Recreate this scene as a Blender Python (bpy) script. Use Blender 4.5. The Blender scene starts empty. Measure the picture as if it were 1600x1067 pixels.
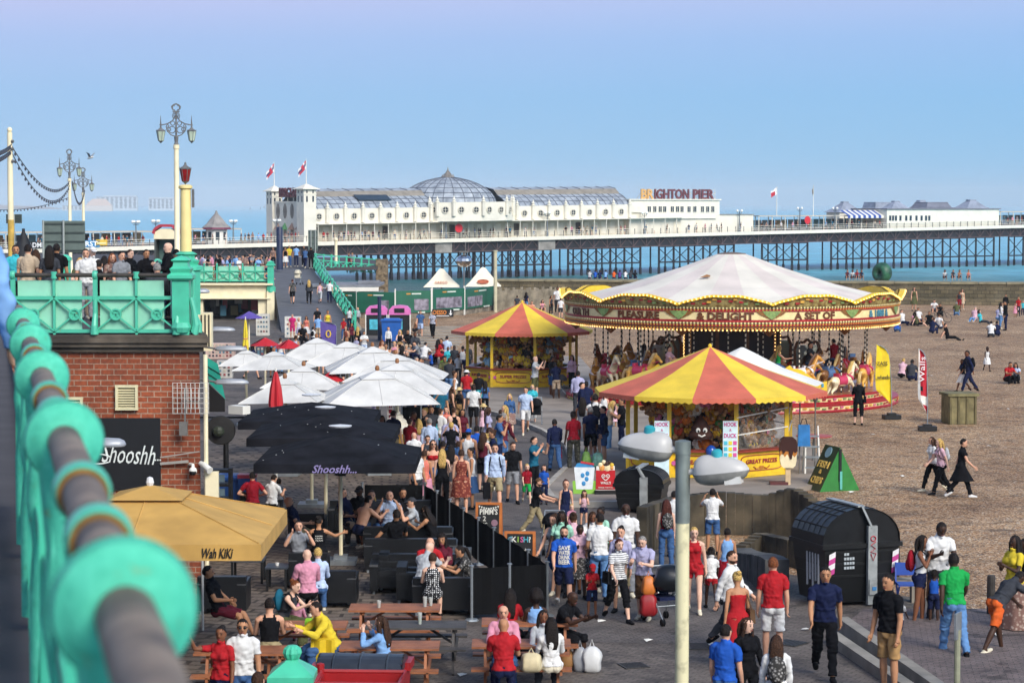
import bpy,bmesh,math,random
import numpy as np
from mathutils import Vector,Matrix,Quaternion
R=math.radians
C=bpy.context.scene.collection
scn=bpy.context.scene
# ---------------------------------------------------------------- camera, sky, sun, exposure
FPX,HOR,CAMZ=3556.0,321.5,7.9
PITCH=math.atan((533.5-HOR)/FPX)
cam=bpy.data.cameras.new('camera');camo=bpy.data.objects.new('camera',cam);C.objects.link(camo)
camo.location=(0,0,CAMZ);camo.rotation_euler=(R(90)-PITCH,0,0)
cam.lens=36*FPX/1600;cam.sensor_width=36;cam.clip_end=60000;cam.clip_start=0.1
cam.dof.use_dof=True;cam.dof.focus_distance=75;cam.dof.aperture_fstop=6.6
scn.camera=camo
EXPO=0.48;EXPG=2**EXPO
SUN_EL,SUN_AZ=36,148
world=bpy.data.worlds.new('World');scn.world=world;world.use_nodes=True
wt=world.node_tree;bg=wt.nodes['Background']
sky=wt.nodes.new('ShaderNodeTexSky');sky.sky_type='NISHITA';sky.sun_disc=False
sky.sun_elevation=R(SUN_EL);sky.sun_rotation=R(SUN_AZ)
sky.air_density=1.0;sky.dust_density=1.8;sky.ozone_density=2.0
bg.inputs[1].default_value=0.15
# the milky band of summer haze low over the sea: the lowest few degrees of the sky
def _sky_band():
 n=wt.nodes.new;L=wt.links.new
 tc=n('ShaderNodeTexCoord');sx=n('ShaderNodeSeparateXYZ');L(tc.outputs['Generated'],sx.inputs[0])
 cr=n('ShaderNodeValToRGB');e=cr.color_ramp.elements
 mr=n('ShaderNodeMapRange');mr.inputs[1].default_value=0;mr.inputs[2].default_value=.2;L(sx.outputs[2],mr.inputs[0])
 stops=[(0,(156,200,235)),(.10,(150,198,236)),(.24,(150,196,239)),(.36,(164,196,242)),(.46,(186,200,244)),(1,(170,200,246))]
 while len(e)<len(stops):e.new(.5)
 for q,(p,c)in zip(e,stops):q.position=p;q.color=tuple((x/255/1.0)**2.2 for x in c)+(1,)
 L(mr.outputs[0],cr.inputs[0])
 sc=n('ShaderNodeVectorMath');sc.operation='SCALE';sc.inputs[3].default_value=1/(0.15*EXPG);L(cr.outputs[0],sc.inputs[0])
 m2=n('ShaderNodeMapRange');m2.inputs[1].default_value=.10;m2.inputs[2].default_value=.45;L(sx.outputs[2],m2.inputs[0])
 mx=n('ShaderNodeMix');mx.data_type='RGBA';L(m2.outputs[0],mx.inputs[0]);L(sc.outputs[0],mx.inputs[6]);L(sky.outputs[0],mx.inputs[7])
 m3=n('ShaderNodeMapRange');m3.inputs[1].default_value=-.25;m3.inputs[2].default_value=.25;m3.inputs[3].default_value=.0;m3.inputs[4].default_value=1;L(sx.outputs[0],m3.inputs[0])
 tint=n('ShaderNodeMix');tint.data_type='RGBA';tint.inputs[6].default_value=(1.11,1.005,1.0,1);tint.inputs[7].default_value=(.86,.97,1.0,1);L(m3.outputs[0],tint.inputs[0])
 mu=n('ShaderNodeMix');mu.data_type='RGBA';mu.blend_type='MULTIPLY';mu.inputs[0].default_value=1;L(mx.outputs[2],mu.inputs[6]);L(tint.outputs[2],mu.inputs[7])
 L(mu.outputs[2],bg.inputs[0])
_sky_band()
sl=bpy.data.lights.new('sun','SUN');so=bpy.data.objects.new('sun',sl);C.objects.link(so)
sl.energy=2.35;sl.angle=R(28);sl.color=(1.0,0.93,0.84)
S=Vector((math.cos(R(SUN_EL))*math.sin(R(SUN_AZ)),math.cos(R(SUN_EL))*math.cos(R(SUN_AZ)),math.sin(R(SUN_EL))))
so.rotation_euler=(-S).to_track_quat('-Z','Y').to_euler()
scn.view_settings.view_transform='Standard';scn.view_settings.look='None'
scn.view_settings.exposure=EXPO;scn.view_settings.gamma=1.0
scn.render.engine='CYCLES'
scn.cycles.use_denoising=True;scn.cycles.max_bounces=6;scn.cycles.transparent_max_bounces=6
scn.cycles.volume_bounces=0;scn.cycles.caustics_reflective=False;scn.cycles.caustics_refractive=False
scn.cycles.use_adaptive_sampling=True;scn.cycles.adaptive_threshold=0.02
# ---------------------------------------------------------------- pixel helpers (photo pixels, 1600 wide)
cp,sp=math.cos(PITCH),math.sin(PITCH)
def ray(px,py):
 x=(px-800)/FPX;y=(533.5-py)/FPX
 return Vector((x,cp+y*sp,-sp+y*cp))
def G(px,py,z=0.0):
 d=ray(px,py);t=(z-CAMZ)/d.z
 return Vector((d.x*t,d.y*t,z))
def D(px,py,Y):
 d=ray(px,py);t=Y/d.y
 return Vector((d.x*t,Y,CAMZ+d.z*t))
 # ---------------------------------------------------------------- materials
def lin(c):
 if isinstance(c,str):
  c=[int(c[i:i+2],16)/255 for i in(0,2,4)]
 return tuple(x/12.92 if x<=.04045 else((x+.055)/1.055)**2.4 for x in c)+(1.0,)
MATS={}
def nn(nt,t,**kw):
 n=nt.nodes.new(t)
 for k,v in kw.items():setattr(n,k,v)
 return n
def mat(name,col,rough=.6,var=.12,scale=6.0,metal=0.0,bump=0.0,spec=.5,emit=0.0,alpha=1.0,col2=None,detail=4.0,lo=.35,hi=.65):
 """principled with noise variation between two tones"""
 if name in MATS:return MATS[name]
 m=bpy.data.materials.new(name);m.use_nodes=True;nt=m.node_tree
 b=nt.nodes['Principled BSDF']
 c=lin(col)
 c2=lin(col2)if col2 else tuple(x*(1-var)for x in c[:3])+(1,)
 c1=c if col2 else tuple(min(1,x*(1+var*.5))for x in c[:3])+(1,)
 tc=nn(nt,'ShaderNodeTexCoord');no=nn(nt,'ShaderNodeTexNoise');no.inputs['Scale'].default_value=scale;no.inputs['Detail'].default_value=detail
 nt.links.new(tc.outputs['Object'],no.inputs['Vector'])
 cr=nn(nt,'ShaderNodeValToRGB');cr.color_ramp.elements[0].position=lo;cr.color_ramp.elements[1].position=hi
 cr.color_ramp.elements[0].color=c2;cr.color_ramp.elements[1].color=c1
 nt.links.new(no.outputs['Fac'],cr.inputs[0]);nt.links.new(cr.outputs[0],b.inputs['Base Color'])
 b.inputs['Roughness'].default_value=rough;b.inputs['Metallic'].default_value=metal
 b.inputs['Specular IOR Level'].default_value=spec;b.inputs['Alpha'].default_value=alpha
 if bump:
  bp=nn(nt,'ShaderNodeBump');bp.inputs['Strength'].default_value=bump;bp.inputs['Distance'].default_value=.02
  nt.links.new(no.outputs['Fac'],bp.inputs['Height']);nt.links.new(bp.outputs[0],b.inputs['Normal'])
 if emit:
  nt.links.new(cr.outputs[0],b.inputs['Emission Color']);b.inputs['Emission Strength'].default_value=emit
 MATS[name]=m
 return m
def M(c,rough=.7):
 return mat('tone_%s_%d'%(c,rough*10),c,rough,.10,9)
 # ---------------------------------------------------------------- mesh builder
class MB:
 def __init__(s):s.v=[];s.f=[];s.m=[]
 def add(s,vs,fs,m=0,T=None):
  o=len(s.v)
  s.v.extend([tuple(T@Vector(q))for q in vs]if T is not None else[tuple(q)for q in vs])
  s.f.extend([tuple(i+o for i in f)for f in fs]);s.m.extend([m]*len(fs));return s
 def box(s,c,d,m=0,rz=0,T=None,taper=1.0):
  x,y,z=d[0]/2,d[1]/2,d[2]/2
  vs=[(-x,-y,-z),(x,-y,-z),(x,y,-z),(-x,y,-z)]+[(a*taper,b*taper,z)for a,b in((-x,-y),(x,-y),(x,y),(-x,y))]
  fs=[(0,3,2,1),(4,5,6,7),(0,1,5,4),(1,2,6,5),(2,3,7,6),(3,0,4,7)]
  t=Matrix.Translation(c)@Matrix.Rotation(rz,4,'Z')
  return s.add(vs,fs,m,(T@t)if T is not None else t)
 def bar(s,a,b,w,h=None,m=0):
  a,b=Vector(a),Vector(b);h=h or w
  d=(b-a);L=d.length
  if L<1e-6:return s
  up=Vector((0,0,1))if abs(d.normalized().z)<.98 else Vector((0,1,0))
  x=d.normalized().cross(up).normalized();y=x.cross(d.normalized()).normalized()
  vs=[]
  for p in(a,b):
   for i,j in((-1,-1),(1,-1),(1,1),(-1,1)):vs.append(p+x*i*w/2+y*j*h/2)
  return s.add(vs,[(3,2,1,0),(4,5,6,7),(0,1,5,4),(1,2,6,5),(2,3,7,6),(3,0,4,7)],m)
 def tube(s,pts,r,n=8,m=0,cap=True):
  pts=[Vector(p)for p in pts];k=len(pts)
  rs=r if isinstance(r,(list,tuple))else[r]*k
  vs=[];ref=None
  for i,p in enumerate(pts):
   d=(pts[min(i+1,k-1)]-pts[max(i-1,0)]).normalized()
   if ref is None:
    ref=Vector((1,0,0))if abs(d.x)<.9 else Vector((0,1,0))
   x=(ref-d*ref.dot(d)).normalized();y=d.cross(x);ref=x
   rx,ry=rs[i]if isinstance(rs[i],(list,tuple))else(rs[i],rs[i])
   for j in range(n):
    a=2*math.pi*j/n;vs.append(p+x*math.cos(a)*rx+y*math.sin(a)*ry)
  fs=[(i*n+j,i*n+(j+1)%n,(i+1)*n+(j+1)%n,(i+1)*n+j)for i in range(k-1)for j in range(n)]
  if cap:fs+=[tuple(range(n))[::-1],tuple((k-1)*n+j for j in range(n))]
  return s.add(vs,fs,m)
 def lathe(s,prof,c=(0,0,0),n=16,m=0,T=None,sx=1,sy=1,ph=0,a0=0,a1=360):
  full=abs(a1-a0)>=359.9;k=n if full else n+1
  vs=[];fs=[]
  for(r,z)in prof:
   for j in range(k):
    a=R(a0+(a1-a0)*j/n)+ph;vs.append((c[0]+r*math.cos(a)*sx,c[1]+r*math.sin(a)*sy,c[2]+z))
  for i in range(len(prof)-1):
   for j in range(n):
    j2=(j+1)%k;fs.append((i*k+j,i*k+j2,(i+1)*k+j2,(i+1)*k+j))
  if full and prof[0][0]>1e-4:fs.append(tuple(range(k))[::-1])
  if full and prof[-1][0]>1e-4:fs.append(tuple((len(prof)-1)*k+j for j in range(k)))
  return s.add(vs,fs,m,T)
 def ball(s,c,r,n=10,m=0,T=None):
  r=r if isinstance(r,(list,tuple))else(r,r,r)
  h=max(4,n//2+1);pr=[(max(1e-5,math.sin(math.pi*i/h)),-math.cos(math.pi*i/h))for i in range(h+1)]
  o=MB().lathe(pr,n=n)
  return s.add([(c[0]+a*r[0],c[1]+b*r[1],c[2]+z*r[2])for a,b,z in o.v],o.f,m,T)
 def prism(s,poly,z0,z1,m=0,T=None):
  n=len(poly);vs=[(x,y,z0)for x,y in poly]+[(x,y,z1)for x,y in poly]
  fs=[tuple(range(n))[::-1],tuple(range(n,2*n))]+[(i,(i+1)%n,n+(i+1)%n,n+i)for i in range(n)]
  return s.add(vs,fs,m,T)
 def quad(s,a,b,c,d,m=0):return s.add([a,b,c,d],[(0,1,2,3)],m)
 def build(s,name,mats,parent=None,smooth=False,loc=None,rz=0):
  me=bpy.data.meshes.new(name);me.from_pydata(s.v,[],s.f);me.validate()
  if not isinstance(mats,(list,tuple)):mats=[mats]
  for m in mats:me.materials.append(m)
  if len(me.polygons)==len(s.m):me.polygons.foreach_set('material_index',s.m)
  if smooth:smooth_by_angle(me)
  o=bpy.data.objects.new(name,me);C.objects.link(o)
  if parent:o.parent=parent
  if loc is not None:o.location=loc
  o.rotation_euler[2]=rz
  return o
def smooth_by_angle(me,ang=40):
 me.polygons.foreach_set('use_smooth',[True]*len(me.polygons))
 try:me.set_sharp_from_angle(angle=R(ang))
 except Exception:pass
WALLX=Matrix.Rotation(R(90),4,'X')
def RZ(a):return Matrix.Rotation(R(a),4,'Z')
def TR(x,y=0,z=0):return Matrix.Translation((x,y,z))
_tc={}
def text(mb,s,h,T,m=0,ext=.01,shear=0.0,width=None,bold=0.0):
 """words as solid letters, height h, centred, standing on local XY of T"""
 key=(s,shear,bold)
 if key not in _tc:
  cu=bpy.data.curves.new('t','FONT');cu.body=s;cu.align_x='CENTER';cu.align_y='CENTER';cu.shear=shear;cu.resolution_u=2
  cu.extrude=.5;cu.offset=bold
  o=bpy.data.objects.new('t',cu);C.objects.link(o)
  dg=bpy.context.evaluated_depsgraph_get();me=o.evaluated_get(dg).to_mesh()
  _tc[key]=([tuple(v.co)for v in me.vertices],[tuple(p.vertices)for p in me.polygons])
  o.evaluated_get(dg).to_mesh_clear();bpy.data.objects.remove(o);bpy.data.curves.remove(cu)
 vs,fs=_tc[key]
 xs=[v[0]for v in vs];w=max(xs)-min(xs);sx=(width/w)if width else h/.72
 x0=(max(xs)+min(xs))/2
 ys=[v[1]for v in vs];y0=(max(ys)+min(ys))/2;sy=h/.72 if '\n' not in s else h/(max(ys)-min(ys))
 mb.add([((a-x0)*sx,(b-y0)*sy,c*2*ext)for a,b,c in vs],fs,m,T);return mb
 # ---------------------------------------------------------------- naming
def tag(o,label,cat,group=None,kind=None):
 o['label']=label;o['category']=cat
 if group:o['group']=group
 if kind:o['kind']=kind
 return o
def thing(name,label,cat,loc=(0,0,0),rz=0,group=None):
 o=bpy.data.objects.new(name,None);C.objects.link(o);o.empty_display_size=.2
 o.location=loc;o.rotation_euler[2]=rz
 return tag(o,label,cat,group)
def struct(o):o['kind']='structure';return o
def dup(root,loc,rz=0,label=None,group=None,sc=None):
 r=root.copy();C.objects.link(r);r.location=loc;r.rotation_euler[2]=rz
 if label:r['label']=label
 if group:r['group']=group
 if sc:r.scale=sc if isinstance(sc,(tuple,list))else(sc,sc,sc)
 for ch in list(root.children):
  c=ch.copy();C.objects.link(c);c.parent=r
  for g in ch.children:
   d=g.copy();C.objects.link(d);d.parent=c
 return r
rnd=random.Random(7)
# ================================================================ SETTING
def zdeck(Y):
 P=[(0,6.3),(12,6.25),(46,5.32),(62,5.3),(158,2.63),(185,2.83),(400,2.0)]
 for(a,za),(b,zb)in zip(P,P[1:]):
  if Y<=b:return za+(zb-za)*max(0,(Y-a))/(b-a)
 return 2.0
SEA=-4.4
def shader(name):
 m=bpy.data.materials.new(name);m.use_nodes=True;nt=m.node_tree
 return m,nt,nt.nodes['Principled BSDF'],nn(nt,'ShaderNodeTexCoord')
def ramp(nt,src,stops):
 cr=nn(nt,'ShaderNodeValToRGB');e=cr.color_ramp.elements
 while len(e)<len(stops):e.new(.5)
 for i,(p,c)in enumerate(stops):e[i].position=p;e[i].color=lin(c)
 nt.links.new(src,cr.inputs[0]);return cr
def mixc(nt,f,a,b,mode='MIX'):
 mx=nn(nt,'ShaderNodeMix',data_type='RGBA',blend_type=mode)
 if isinstance(f,float):mx.inputs[0].default_value=f
 else:nt.links.new(f,mx.inputs[0])
 for k,q in((6,a),(7,b)):
  if hasattr(q,'links'):nt.links.new(q,mx.inputs[k])
  else:mx.inputs[k].default_value=lin(q)
 return mx
def sea_mat():
 m,nt,b,tc=shader('sea_water')
 mp=nn(nt,'ShaderNodeMapping');mp.inputs['Rotation'].default_value[2]=R(-14);mp.inputs['Scale'].default_value=(.16,.42,1)
 nt.links.new(tc.outputs['Object'],mp.inputs[0])
 n1=nn(nt,'ShaderNodeTexNoise');n1.inputs['Scale'].default_value=1.0;n1.inputs['Detail'].default_value=7;n1.inputs['Roughness'].default_value=.62
 nt.links.new(mp.outputs[0],n1.inputs[0])
 sx=nn(nt,'ShaderNodeSeparateXYZ');nt.links.new(tc.outputs['Object'],sx.inputs[0])
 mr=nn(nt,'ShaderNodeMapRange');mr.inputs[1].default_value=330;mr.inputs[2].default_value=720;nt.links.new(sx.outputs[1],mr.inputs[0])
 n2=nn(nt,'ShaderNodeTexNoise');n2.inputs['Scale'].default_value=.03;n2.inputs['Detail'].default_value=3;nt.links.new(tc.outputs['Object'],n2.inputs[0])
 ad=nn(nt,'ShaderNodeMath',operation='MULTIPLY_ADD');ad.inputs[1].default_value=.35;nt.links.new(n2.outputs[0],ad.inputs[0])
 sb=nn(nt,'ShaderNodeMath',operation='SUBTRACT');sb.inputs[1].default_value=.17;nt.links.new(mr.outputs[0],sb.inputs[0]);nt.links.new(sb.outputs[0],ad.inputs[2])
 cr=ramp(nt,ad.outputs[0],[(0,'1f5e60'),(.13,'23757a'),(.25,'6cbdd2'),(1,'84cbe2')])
 dk=ramp(nt,n1.outputs[0],[(.32,'7a8082'),(.6,'ffffff')])
 mx=mixc(nt,.75,cr.outputs[0],dk.outputs[0],'MULTIPLY')
 nt.links.new(mx.outputs[2],b.inputs['Base Color'])
 b.inputs['Roughness'].default_value=.32;b.inputs['Specular IOR Level'].default_value=.35
 bp=nn(nt,'ShaderNodeBump');bp.inputs['Strength'].default_value=.9;bp.inputs['Distance'].default_value=1.1
 nt.links.new(n1.outputs[0],bp.inputs['Height']);nt.links.new(bp.outputs[0],b.inputs['Normal'])
 return m
def pebble_mat():
 m,nt,b,tc=shader('shingle')
 v=nn(nt,'ShaderNodeTexVoronoi');v.inputs['Scale'].default_value=23;v.inputs['Randomness'].default_value=1
 mp=nn(nt,'ShaderNodeMapping');mp.inputs['Scale'].default_value=(1,.85,1);nt.links.new(tc.outputs['Object'],mp.inputs[0]);nt.links.new(mp.outputs[0],v.inputs[0])
 sx=nn(nt,'ShaderNodeSeparateColor');nt.links.new(v.outputs['Color'],sx.inputs[0])
 cr=ramp(nt,sx.outputs[0],[(0,'876646'),(.3,'c0966a'),(.6,'dab184'),(.86,'ebcda6'),(1,'f6ecda')])
 big=nn(nt,'ShaderNodeTexNoise');big.inputs['Scale'].default_value=.22;big.inputs['Detail'].default_value=5;nt.links.new(tc.outputs['Object'],big.inputs[0])
 bc=ramp(nt,big.outputs[0],[(.3,'b9aa9c'),(.7,'ffffff')])
 mx=mixc(nt,.8,cr.outputs[0],bc.outputs[0],'MULTIPLY')
 foot=nn(nt,'ShaderNodeTexNoise');foot.inputs['Scale'].default_value=1.3;foot.inputs['Detail'].default_value=4;foot.inputs['Roughness'].default_value=.7;nt.links.new(tc.outputs['Object'],foot.inputs[0])
 mx=mixc(nt,.75,mx.outputs[2],ramp(nt,foot.outputs[0],[(.34,'8f867c'),(.5,'ffffff'),(.7,'fff4e6')]).outputs[0],'MULTIPLY')
 ed=ramp(nt,v.outputs['Distance'],[(.45,'ffffff'),(.85,'5d4c40')])
 mx2=mixc(nt,.85,mx.outputs[2],ed.outputs[0],'MULTIPLY')
 nt.links.new(mx2.outputs[2],b.inputs['Base Color']);b.inputs['Roughness'].default_value=.8
 bp=nn(nt,'ShaderNodeBump');bp.inputs['Strength'].default_value=.8;bp.inputs['Distance'].default_value=.06;bp.invert=True
 nt.links.new(v.outputs['Distance'],bp.inputs['Height'])
 w=nn(nt,'ShaderNodeTexNoise');w.inputs['Scale'].default_value=.55;w.inputs['Detail'].default_value=3;m3=nn(nt,'ShaderNodeMapping');m3.inputs['Scale'].default_value=(.5,1.4,1);nt.links.new(tc.outputs['Object'],m3.inputs[0]);nt.links.new(m3.outputs[0],w.inputs[0])
 b2=nn(nt,'ShaderNodeBump');b2.inputs['Strength'].default_value=.7;b2.inputs['Distance'].default_value=.5;nt.links.new(w.outputs[0],b2.inputs['Height']);nt.links.new(b2.outputs[0],bp.inputs['Normal']);nt.links.new(bp.outputs[0],b.inputs['Normal'])
 return m
def brick_mat(name,c1,c2,mortar,scale,rot=0,w=.5,h=.25,ms=.02,rough=.8,dirt='8a8682',wall=False,polar=None,bump=.4,bias=0.0):
 m,nt,b,tc=shader(name)
 src=tc.outputs['Object']
 if wall or polar:
  sx=nn(nt,'ShaderNodeSeparateXYZ');nt.links.new(src,sx.inputs[0]);cx=nn(nt,'ShaderNodeCombineXYZ')
  if wall:
   a=nn(nt,'ShaderNodeMath',operation='ADD');nt.links.new(sx.outputs[0],a.inputs[0]);nt.links.new(sx.outputs[1],a.inputs[1])
   nt.links.new(a.outputs[0],cx.inputs[0]);nt.links.new(sx.outputs[2],cx.inputs[1])
  else:
   l=nn(nt,'ShaderNodeVectorMath',operation='LENGTH');nt.links.new(src,l.inputs[0]);nt.links.new(l.outputs['Value'],cx.inputs[1])
   a=nn(nt,'ShaderNodeMath',operation='ARCTAN2');nt.links.new(sx.outputs[1],a.inputs[0]);nt.links.new(sx.outputs[0],a.inputs[1])
   a2=nn(nt,'ShaderNodeMath',operation='MULTIPLY');a2.inputs[1].default_value=polar;nt.links.new(a.outputs[0],a2.inputs[0]);nt.links.new(a2.outputs[0],cx.inputs[0])
  src2=cx.outputs[0]
 else:
  mp=nn(nt,'ShaderNodeMapping');mp.inputs['Rotation'].default_value[2]=R(rot);nt.links.new(src,mp.inputs[0]);src2=mp.outputs[0]
 br=nn(nt,'ShaderNodeTexBrick');br.inputs['Scale'].default_value=scale;br.inputs['Brick Width'].default_value=w;br.inputs['Row Height'].default_value=h
 br.inputs['Mortar Size'].default_value=ms;br.inputs['Mortar Smooth'].default_value=.2;br.inputs['Bias'].default_value=bias
 br.inputs['Color1'].default_value=lin(c1);br.inputs['Color2'].default_value=lin(c2);br.inputs['Mortar'].default_value=lin(mortar)
 nt.links.new(src2,br.inputs[0])
 no=nn(nt,'ShaderNodeTexNoise');no.inputs['Scale'].default_value=.55;no.inputs['Detail'].default_value=8;no.inputs['Roughness'].default_value=.65;nt.links.new(src,no.inputs[0])
 bc=ramp(nt,no.outputs[0],[(.3,dirt),(.68,'ffffff')])
 mx=mixc(nt,.8,br.outputs[0],bc.outputs[0],'MULTIPLY')
 n2=nn(nt,'ShaderNodeTexNoise');n2.inputs['Scale'].default_value=14;n2.inputs['Detail'].default_value=3;nt.links.new(src,n2.inputs[0])
 b2=ramp(nt,n2.outputs[0],[(.35,'c4c4c4'),(.6,'ffffff')])
 mx2=mixc(nt,.7,mx.outputs[2],b2.outputs[0],'MULTIPLY')
 if not wall:
  g=nn(nt,'ShaderNodeTexVoronoi');g.inputs['Scale'].default_value=1.7;nt.links.new(src,g.inputs[0]);gr=ramp(nt,g.outputs['Distance'],[(.0,'4c4a48'),(.055,'4c4a48'),(.075,'ffffff')]);mx2=mixc(nt,.8,mx2.outputs[2],gr.outputs[0],'MULTIPLY')
  st=nn(nt,'ShaderNodeTexNoise');st.inputs['Scale'].default_value=.9;st.inputs['Detail'].default_value=5;st.inputs['Distortion'].default_value=1.5;nt.links.new(src,st.inputs[0]);mx2=mixc(nt,.7,mx2.outputs[2],ramp(nt,st.outputs[0],[(.33,'6e6a66'),(.42,'ffffff')]).outputs[0],'MULTIPLY')
 nt.links.new(mx2.outputs[2],b.inputs['Base Color']);b.inputs['Roughness'].default_value=rough
 bp=nn(nt,'ShaderNodeBump');bp.inputs['Strength'].default_value=bump;bp.inputs['Distance'].default_value=.02;bp.invert=True
 nt.links.new(br.outputs['Fac'],bp.inputs['Height']);nt.links.new(bp.outputs[0],b.inputs['Normal'])
 return m
TURQ=mat('turquoise_paint','4abd9a',.38,.16,3,bump=.1)
def turq_rust():
 m,nt,b,tc=shader('weathered_turquoise')
 n=nn(nt,'ShaderNodeTexNoise');n.inputs['Scale'].default_value=5;n.inputs['Detail'].default_value=9;n.inputs['Roughness'].default_value=.7;nt.links.new(tc.outputs['Object'],n.inputs[0])
 cr=ramp(nt,n.outputs[0],[(.0,'6b3d16'),(.33,'8c6a2c'),(.37,'49b394'),(1,'58c2a2')])
 nt.links.new(cr.outputs[0],b.inputs['Base Color']);b.inputs['Roughness'].default_value=.42
 return m
TURQR=turq_rust()
CREAM=mat('cream_paint','f0e3bd',.55,.10,2.5)
WHITE=mat('white_paint','e2dfd6',.55,.06,2)
PIERW=mat('pier_white','e3ddcd',.6,.07,.8)
STEEL=mat('galvanised_steel','9aa0a4',.42,.2,4,metal=.6)
BLACK=mat('black_paint','0d0e10',.5,.3,5)
DKIRON=mat('dark_ironwork','18181f',.7,.35,1.2)
CONC=mat('concrete','9a948c',.85,.25,1.4,bump=.3)
ASPH=mat('asphalt','77757a',.9,.2,2.2,bump=.25,detail=8)
SLAB=mat('concrete_slab','8f857b',.88,.25,.8,bump=.2,detail=8)
GLASS=mat('dark_glass','2d3a46',.12,.3,3,spec=.6)
# ---- sea and land
mb=MB();ys=[250,330,420,560,800,1200,2000,4000,9000,20000,50000]
for a,b in zip(ys,ys[1:]):
 mb.quad((-a*.9-300,a,SEA),(a*.9+300,a,SEA),(b*.9+300,b,SEA),(-b*.9-300,b,SEA))
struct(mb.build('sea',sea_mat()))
mb=MB();xs=[-230,-60,0,60,160];prof=[(10,-.004),(196,-.004),(230,-1.2),(300,-4.2),(340,-6.5)]
for(ya,za),(yb,zb)in zip(prof,prof[1:]):
 for xa,xb in zip(xs,xs[1:]):mb.quad((xa,ya,za),(xb,ya,za),(xb,yb,zb),(xa,yb,zb))
struct(mb.build('shingle_beach',pebble_mat()))
PAVE=brick_mat('brick_paving','857a70','70655e','443e3a',2.2,rot=28,w=.5,h=.25,ms=.018,dirt='8f8b8b')
def flat(name,pts,z,m,thick=None):
 mb=MB()
 if thick is None:mb.add([(p[0],p[1],z)for p in pts],[tuple(range(len(pts)))])
 else:mb.prism([(p[0],p[1])for p in pts],z-thick,z)
 if mb.f and thick is None:
  a=sum(pts[i][0]*pts[(i+1)%len(pts)][1]-pts[(i+1)%len(pts)][0]*pts[i][1]for i in range(len(pts)))
  if a<0:mb.f=[mb.f[0][::-1]]
 return struct(mb.build(name,m))
gp=lambda*L:[G(x,y)[:2]for x,y in L]
flat('promenade',[(-60,15),(24,15)]+gp((1700,985),(1420,952),(1250,900),(1160,880),(1010,840),(985,770),(930,690),(850,650),(730,615),(690,560),(660,530),(600,520),(548,508))+[(-14,158),(-60,158)],0.0,PAVE)
flat('walkway',gp((640,800),(830,1000),(1180,1010),(1150,890),(1010,842),(880,790),(850,770),(885,738),(880,700),(845,672),(735,634),(690,580),(655,620),(690,700)),.004,brick_mat('worn_paving','7f7670','6f6762','3f3a36',2.6,rot=-20,ms=.02,dirt='908e92'))
# pale radial paving under the cafe terrace, rings about a point beyond the black parasols
cen=G(600,830)
ringo=MB();pts=gp((250,1066),(300,800),(330,700),(450,660),(640,690),(665,740),(745,800),(860,885),(735,968),(660,1066))
ringo.add([(p[0]-cen.x,p[1]-cen.y,.006)for p in pts],[tuple(range(len(pts)))[::-1]])
struct(ringo.build('terrace_paving',brick_mat('ring_paving','938475','7c6e62','4a4038',1.0,w=.42,h=.34,ms=.035,polar=9.0,dirt='a09a96'),loc=(cen.x,cen.y,0)))
# raised concrete apron round the kiosks with its kerb
apron=gp((1001,782),(990,792),(890,792),(862,782),(852,768),(872,748),(893,728),(885,700),(850,678),(795,655),(738,640),(735,628),(745,560),(905,560),(940,600),(1180,622),(1262,690),(1300,760),(1250,768),(1150,790))
flat('kiosk_apron',apron,.13,SLAB,.2)
kb=MB()
for a,b in zip(apron[:12],apron[1:12]):kb.bar((a[0],a[1],.075),(b[0],b[1],.075),.16,.16)
struct(kb.build('kerb',mat('kerb_stone','aaa49b',.85,.25,2,bump=.3)))
# raised edge to the right: two long kerbs with gravel between, paving above
ra=gp((1320,985),(1350,960),(1700,960),(1700,1150),(1490,1110))
flat('raised_paving',ra,.12,brick_mat('red_paving','8e7d78','7d706d','57504e',2.4,rot=8,ms=.02,dirt='968f8c'),.2)
kb=MB()
for(a,b,h)in(((1316,984),(1500,1115),.30),((1300,1003),(1462,1115),.24)):
 p,q=G(*a),G(*b);kb.bar((p.x,p.y,h/2-.05),(q.x,q.y,h/2-.05),.22,h)
struct(kb.build('step_kerb',mat('kerb_pale','8f897f',.85,.25,2,bump=.3)))
# upper promenade deck: real slab edge-on beside the camera
up=[(.27,0),(-.19,2),(-2.79,13.4),(-10.3,46.1),(-6.4,46.1),(-9,56.5),(-14,58),(-24,157.9),(-16.9,157.9),(-20.6,184.9),(-16.2,185),(-11.3,190),(-11.3,215),(-16,230),(-60,260),(-160,250),(-120,60),(-30,0)]
mb=MB();n=len(up)
mb.add([(x,y,zdeck(y))for x,y in up]+[(x,y,zdeck(y)-.25)for x,y in up],[tuple(range(n))]+[(i,n+i,n+(i+1)%n,(i+1)%n)for i in range(n)])
struct(mb.build('upper_promenade',mat('upper_tarmac','454244',.9,.2,1.5)))
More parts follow.
